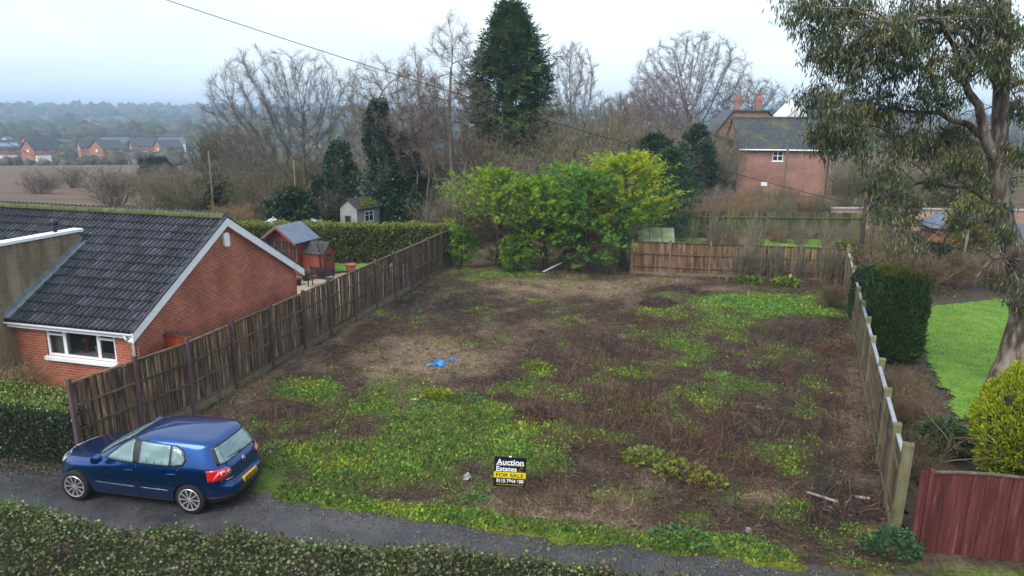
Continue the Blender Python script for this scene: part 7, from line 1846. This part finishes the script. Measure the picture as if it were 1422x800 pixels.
C1 = np.repeat(sc_c, 9, 0)
m_ = 3; b0 = np.repeat(P+D*hh[:, None]*.25, m_, 0)+np.repeat(D*hh[:, None]*.6, m_, 0)*rng.random((n*m_, 1))
V2, F2, C2 = cards(b0, rng.normal(0, .8, (n*m_, 3))+np.array([0, 0, .5]), rng.uniform(.06, .26, n*m_), .010, np.repeat(sc_c, m_, 0), rng)
V, F, Cc = join([(V1, F1, C1), (V2, F2, C2)])
tag(np_obj('dead_stalks', V, F, M['dead'], None, Cc), 'upright dead weed stalks standing over the plot', 'stalks', kind='stuff'); nC = n
# tussocks and clods that break up the surface
Pc = lot_points(2600, lambda x, y: (.22+.5*m_tan(x, y)+.3*m_dark(x, y)-.2*m_green(x, y))*(verge(x, y) > .7)); nc_ = len(Pc); per = 34
ck = pick(rng, [(.2, .145, .085), (.13, .085, .055), (.16, .085, .06), (.07, .05, .042), (.24, .18, .11)], nc_); sz_ = rng.uniform(.45, 1.5, nc_)**1.3
az = rng.random((nc_, per))*6.283; rr_ = rng.random((nc_, per))*.14*sz_[:, None]
P = Pc[:, None]+np.stack([np.cos(az)*rr_, np.sin(az)*rr_, np.zeros_like(az)], -1); D = np.stack([np.cos(az), np.sin(az), rng.uniform(.15, 1.3, (nc_, per))], -1)+rng.normal(0, .25, (nc_, per, 3))
V, F, Cc = cards(P.reshape(-1, 3), D.reshape(-1, 3), (rng.uniform(.08, .26, (nc_, per))*sz_[:, None]).ravel(), .011, np.repeat(ck, per, 0), rng, .25, .5)
tag(np_obj('dead_tussocks', V, F, M['dead'], None, Cc), 'tussocks of dead grass scattered over the plot', 'tussocks', kind='stuff')
Pc = lot_points(1500, lambda x, y: (.15+.5*m_dark(x, y)+.15*m_tan(x, y))*(verge(x, y) > .5)); nc_ = len(Pc)
bm = bmesh.new(); bmesh.ops.create_icosphere(bm, subdivisions=1, radius=1.0); bv = np.array([v.co[:] for v in bm.verts]); bf = np.array([[v.index for v in f.verts] for f in bm.faces]); bm.free()
V = bv[None]*(1+.35*rng.normal(size=(nc_, len(bv), 1)))*(rng.uniform(.02, .075, (nc_, 1, 1))*np.array([1, 1, .6]))+Pc[:, None]
tag(np_obj('soil_clods', V.reshape(-1, 3), (bf[None]+np.arange(nc_)[:, None, None]*len(bv)).reshape(-1, 3), M['gardensoil']), 'clods of dark soil and stones lying on the plot', 'clods', kind='stuff')
Pc = lot_points(2400, lambda x, y: np.clip(m_green(x, y)*.55+.05, 0, 1)*(verge(x, y) > .1)*PV(x, y)); nc_ = len(Pc); per = 26
ck = pick(rng, [(.09, .2, .04), (.14, .26, .04), (.22, .3, .045), (.06, .13, .045), (.12, .2, .07)], nc_)*rng.uniform(.7, 1.2, (nc_, 1)); sz_ = rng.uniform(.4, 1.7, nc_)
az = rng.random((nc_, per))*6.283; rr_ = rng.random((nc_, per))*.12*sz_[:, None]
P = Pc[:, None]+np.stack([np.cos(az)*rr_, np.sin(az)*rr_, rng.random((nc_, per))*.06*sz_[:, None]], -1); D = np.stack([np.cos(az), np.sin(az), rng.uniform(.2, 1.2, (nc_, per))], -1)
V, F, Cc = cards(P.reshape(-1, 3), D.reshape(-1, 3), (rng.uniform(.035, .08, (nc_, per))*sz_[:, None]).ravel(), (rng.uniform(.01, .03, (nc_, per))*sz_[:, None]).ravel(), np.repeat(ck, per, 0), rng, .18, .4)
tag(np_obj('weed_clumps', V, F, M['leaf'], None, Cc), 'clumps of taller green weeds within the grassy patches', 'weeds', kind='stuff')
# broad-leaved plants one can pick out
def leafy(name, lab, x, y, r, h, n, leaf, pal, seed, cat='plant', flat=.6):
    q = np.random.default_rng(seed); root = empty(name, (x, y, float(lot_z(np.array([x]), np.array([y]))[0])), 0, lab, cat)
    a = q.random(n)*6.28; rr = r*np.sqrt(q.random(n)); Pp = np.stack([np.cos(a)*rr, np.sin(a)*rr*.7, q.random(n)*h*(1-.6*(rr/r)**2)], -1)
    Dd = np.stack([np.cos(a), np.sin(a), np.full(n, flat)], -1)+q.normal(0, .5, (n, 3))
    V, F, C = cards(Pp, Dd, leaf*q.uniform(.6, 1.3, n), leaf*.7*q.uniform(.6, 1.3, n), pick(q, pal, n), q, .15)
    np_obj('leaves', V, F, M['leaf'], root, C); return root
BR = [(0.14, 0.2, 0.03), (0.18, 0.24, 0.035), (0.1, 0.16, 0.03), (0.24, 0.24, 0.03)]
leafy('bramble', 'bright green bramble trailing left to right in front of the right fence', 3.15, 15.2, .6, .22, 320, .12, BR, 1)
leafy('bramble', 'yellow green bramble patch right of the first bramble', 3.75, 14.55, .55, .2, 280, .12, BR[1:], 2)
leafy('bramble', 'small bramble end with orange tinted leaves', 4.25, 14.05, .4, .18, 170, .11, BR+[(.35, .2, .03)], 3)
leafy('leafy_weed', 'yellow flowering leafy weed beside the crushed carton', -2.0, 18.75, .42, .22, 240, .11, [(0.2, 0.24, 0.02), (0.26, 0.26, 0.02)], 4)
leafy('leafy_weed', 'bluish green leafy weed at the top of the big green patch', -1.3, 18.55, .55, .16, 260, .1, [(0.07, 0.14, 0.05), (0.1, 0.18, 0.06)], 5)
leafy('leafy_weed', 'low green weeds at the lane edge right of the sale board', 3.1, 11.95, .55, .2, 240, .1, [(0.07, 0.17, 0.05), (0.1, 0.2, 0.04)], 6)
leafy('leafy_weed', 'bushy green weed at the foot of the front concrete post', 6.95, 11.65, .5, .5, 500, .1, [(0.04, 0.1, 0.04), (0.06, 0.13, 0.05)], 7)
leafy('leafy_weed', 'small green weed below the sale board', -.7, 13.25, .25, .14, 110, .08, [(0.07, 0.17, 0.05), (0.1, 0.2, 0.06)], 8)
leafy('fern', 'bright yellow green fern in front of the back fence', 12.9, 33.0, .6, .4, 200, .25, [(0.2, 0.27, 0.03), (0.14, 0.2, 0.03)], 9)
leafy('fern', 'greener fern left of the bright fern by the back fence', 11.3, 33.3, .5, .35, 150, .22, [(0.09, 0.14, 0.03), (0.13, 0.18, 0.03)], 10)
leafy('leafy_weed', 'pale green weed tuft in the middle right of the plot', .8, 21.3, .45, .16, 220, .1, BR, 11)
leafy('leafy_weed', 'lone bright weed right of the blue plastic', 2.2, 26.5, .25, .16, 90, .1, BR[1:], 12)
# dark heaps of pulled stems
for kx, (x, y, r, h, lab) in enumerate(((7.2, 30.9, 1.15, .5, 'dark heap of pulled stems near the back of the plot'), (6.2, 29.2, .7, .35, 'smaller dark heap of stems in front of the big stem heap'), (.6, 17.5, .5, .24, 'small dark soil heap in the big green patch'), (11.2, 23.2, .9, .3, 'reddish heap of dead leaves by the right fence'), (8.9, 40.5, 1.3, .8, 'brown heap of twigs on the strip of lawn behind the back fence'), (12.0, 42.0, 1.5, .7, 'right hand heap of twigs on the strip of lawn behind the back fence'))):
    q = np.random.default_rng(300+kx); n = 1500; hp = empty('stem_heap', (x, y, 0), 0, lab, 'heap')
    a = q.random(n)*6.28; rr = r*np.sqrt(q.random(n)); zz = h*(1-(rr/r)**2)*q.uniform(.4, 1, n)+.03
    V, F, C = cards(np.stack([np.cos(a)*rr, np.sin(a)*rr*.75, zz], -1), q.normal(0, 1, (n, 3))*np.array([1, 1, .35]), q.uniform(.1, .4, n), .02, pick(q, [(.06, .04, .045), (.09, .055, .05), (.12, .08, .065)] if kx != 3 else [(.16, .09, .06), (.12, .07, .05), (.2, .13, .09)], n), q)
    np_obj('stems', V, F, M['dead'], hp, C)
    m2 = MB(); m2.lathe([(r*.85, -.1), (r*.7, h*.3), (r*.4, h*.65), (r*.1, h*.8)], 12); m2.build('soil', M['gardensoil'], hp)
# long grass at the near-left lane edge, and moss pads on the asphalt
n = 5200; X_ = rng.uniform(-12, -6.4, n); Y_ = np.interp(X_, [-12, -8.5, -6.3], [13.0, 12.15, 11.55])-rng.uniform(0, .9, n)+(X_ < -9)*.2
D = rng.normal(0, .4, (n, 3))+np.array([0, .1, 1]); V, F, C = cards(np.stack([X_, Y_, np.full(n, -.03)], -1), D, rng.uniform(.2, .55, n)*np.interp(X_, [-12, -8, -6.4], [1.1, 1, .5]), .014, pick(rng, [(0.11, 0.2, 0.025), (0.15, 0.25, 0.03), (0.19, 0.27, 0.04)], n), rng)
tag(np_obj('verge_grass', V, F, M['leaf'], None, C), 'bright long grass between the ivy hedge and the lane at the left', 'grass', kind='stuff')
# leaf litter under the box hedge
n = 5000; X_ = rng.uniform(-14.5, -6.5, n); Y_ = EDGE(X_)+rng.normal(.25, .35, n); zz = np.maximum(lot_z(X_, Y_), -.02)+.008
V, F, C = cards(np.stack([X_, Y_, zz], -1), rng.normal(0, 1, (n, 3))*np.array([1, 1, .2]), rng.uniform(.03, .08, n), rng.uniform(.02, .05, n), pick(rng, [(.09, .06, .035), (.13, .09, .05), (.05, .04, .03), (.07, .1, .03)], n), rng)
tag(np_obj('leaf_litter', V, F, M['dead'], None, C), 'fallen brown leaves along the verge under the privet hedge', 'litter', kind='stuff')
# grit, moss crumbs and leaves on the lane
n = 7000; X_ = rng.uniform(-14, 9, n); e_ = -np.abs(rng.normal(0, .55, n))*np.where(rng.random(n) < .6, .5, 2.2)+.15; Y_ = EDGE(X_)+e_
V, F, C = cards(np.stack([X_, Y_, np.full(n, -.012)], -1), rng.normal(0, 1, (n, 3))*np.array([1, 1, .12]), rng.uniform(.015, .055, n), rng.uniform(.012, .035, n), pick(rng, [(.1, .075, .045), (.16, .15, .13), (.05, .04, .03), (.11, .13, .02), (.22, .2, .17)], n), rng)
tag(np_obj('lane_grit', V, F, M['dead'], None, C), 'grit, moss crumbs and fallen leaves along the edge of the lane', 'grit', kind='stuff')
# fine lawn blades on the right lawn edge
n = 40000; X_ = rng.uniform(11, 24, n); Y_ = rng.uniform(17, 31.5, n); k = in_poly(RLAWN)(X_, Y_); X_, Y_ = X_[k], Y_[k]; n = len(X_)
nn_ = vnoise(X_, Y_, .7, 3)[:, None]
V, F, C = cards(np.stack([X_, Y_, np.full(n, .045)], -1), rng.normal(0, .5, (n, 3))+np.array([0, 0, 1]), rng.uniform(.03, .06, n), .02, pick(rng, [(0.085, 0.19, 0.02), (0.125, 0.25, 0.025), (0.18, 0.28, 0.03), (0.2, 0.19, 0.06), (0.06, 0.12, 0.02)], n, [.3, .35, .2, .08, .07])*(.45+1.1*nn_), rng)
tag(np_obj('lawn_blades', V, F, M['leaf'], None, C), 'mown grass blades of the bright lawn at the right', 'grass', kind='stuff')

# ------------------------------------------------------------------ haze over the valley
hb = MB().box(-5200, 5200, -90, 4700, -40, 46).mesh('haze', None)
hz_ = inst(hb, 'haze'); tag(hz_, kind='stuff')
hm = bpy.data.materials.new('haze'); hm.use_nodes = True
ht = hm.node_tree; ht.nodes.clear(); ho = ht.nodes.new('ShaderNodeOutputMaterial'); hv = ht.nodes.new('ShaderNodeVolumePrincipled')
hv.inputs['Color'].default_value = (0.58, 0.78, 1.0, 1); hv.inputs['Density'].default_value = 0.00055; hv.inputs['Anisotropy'].default_value = 0.0
ht.links.new(hv.outputs[0], ho.inputs['Volume'])
hb.materials.append(hm)
print('COUNTS', nA, nB, nC, sum(len(o.data.polygons) for o in SC.objects if o.type == 'MESH'), len(SC.objects))
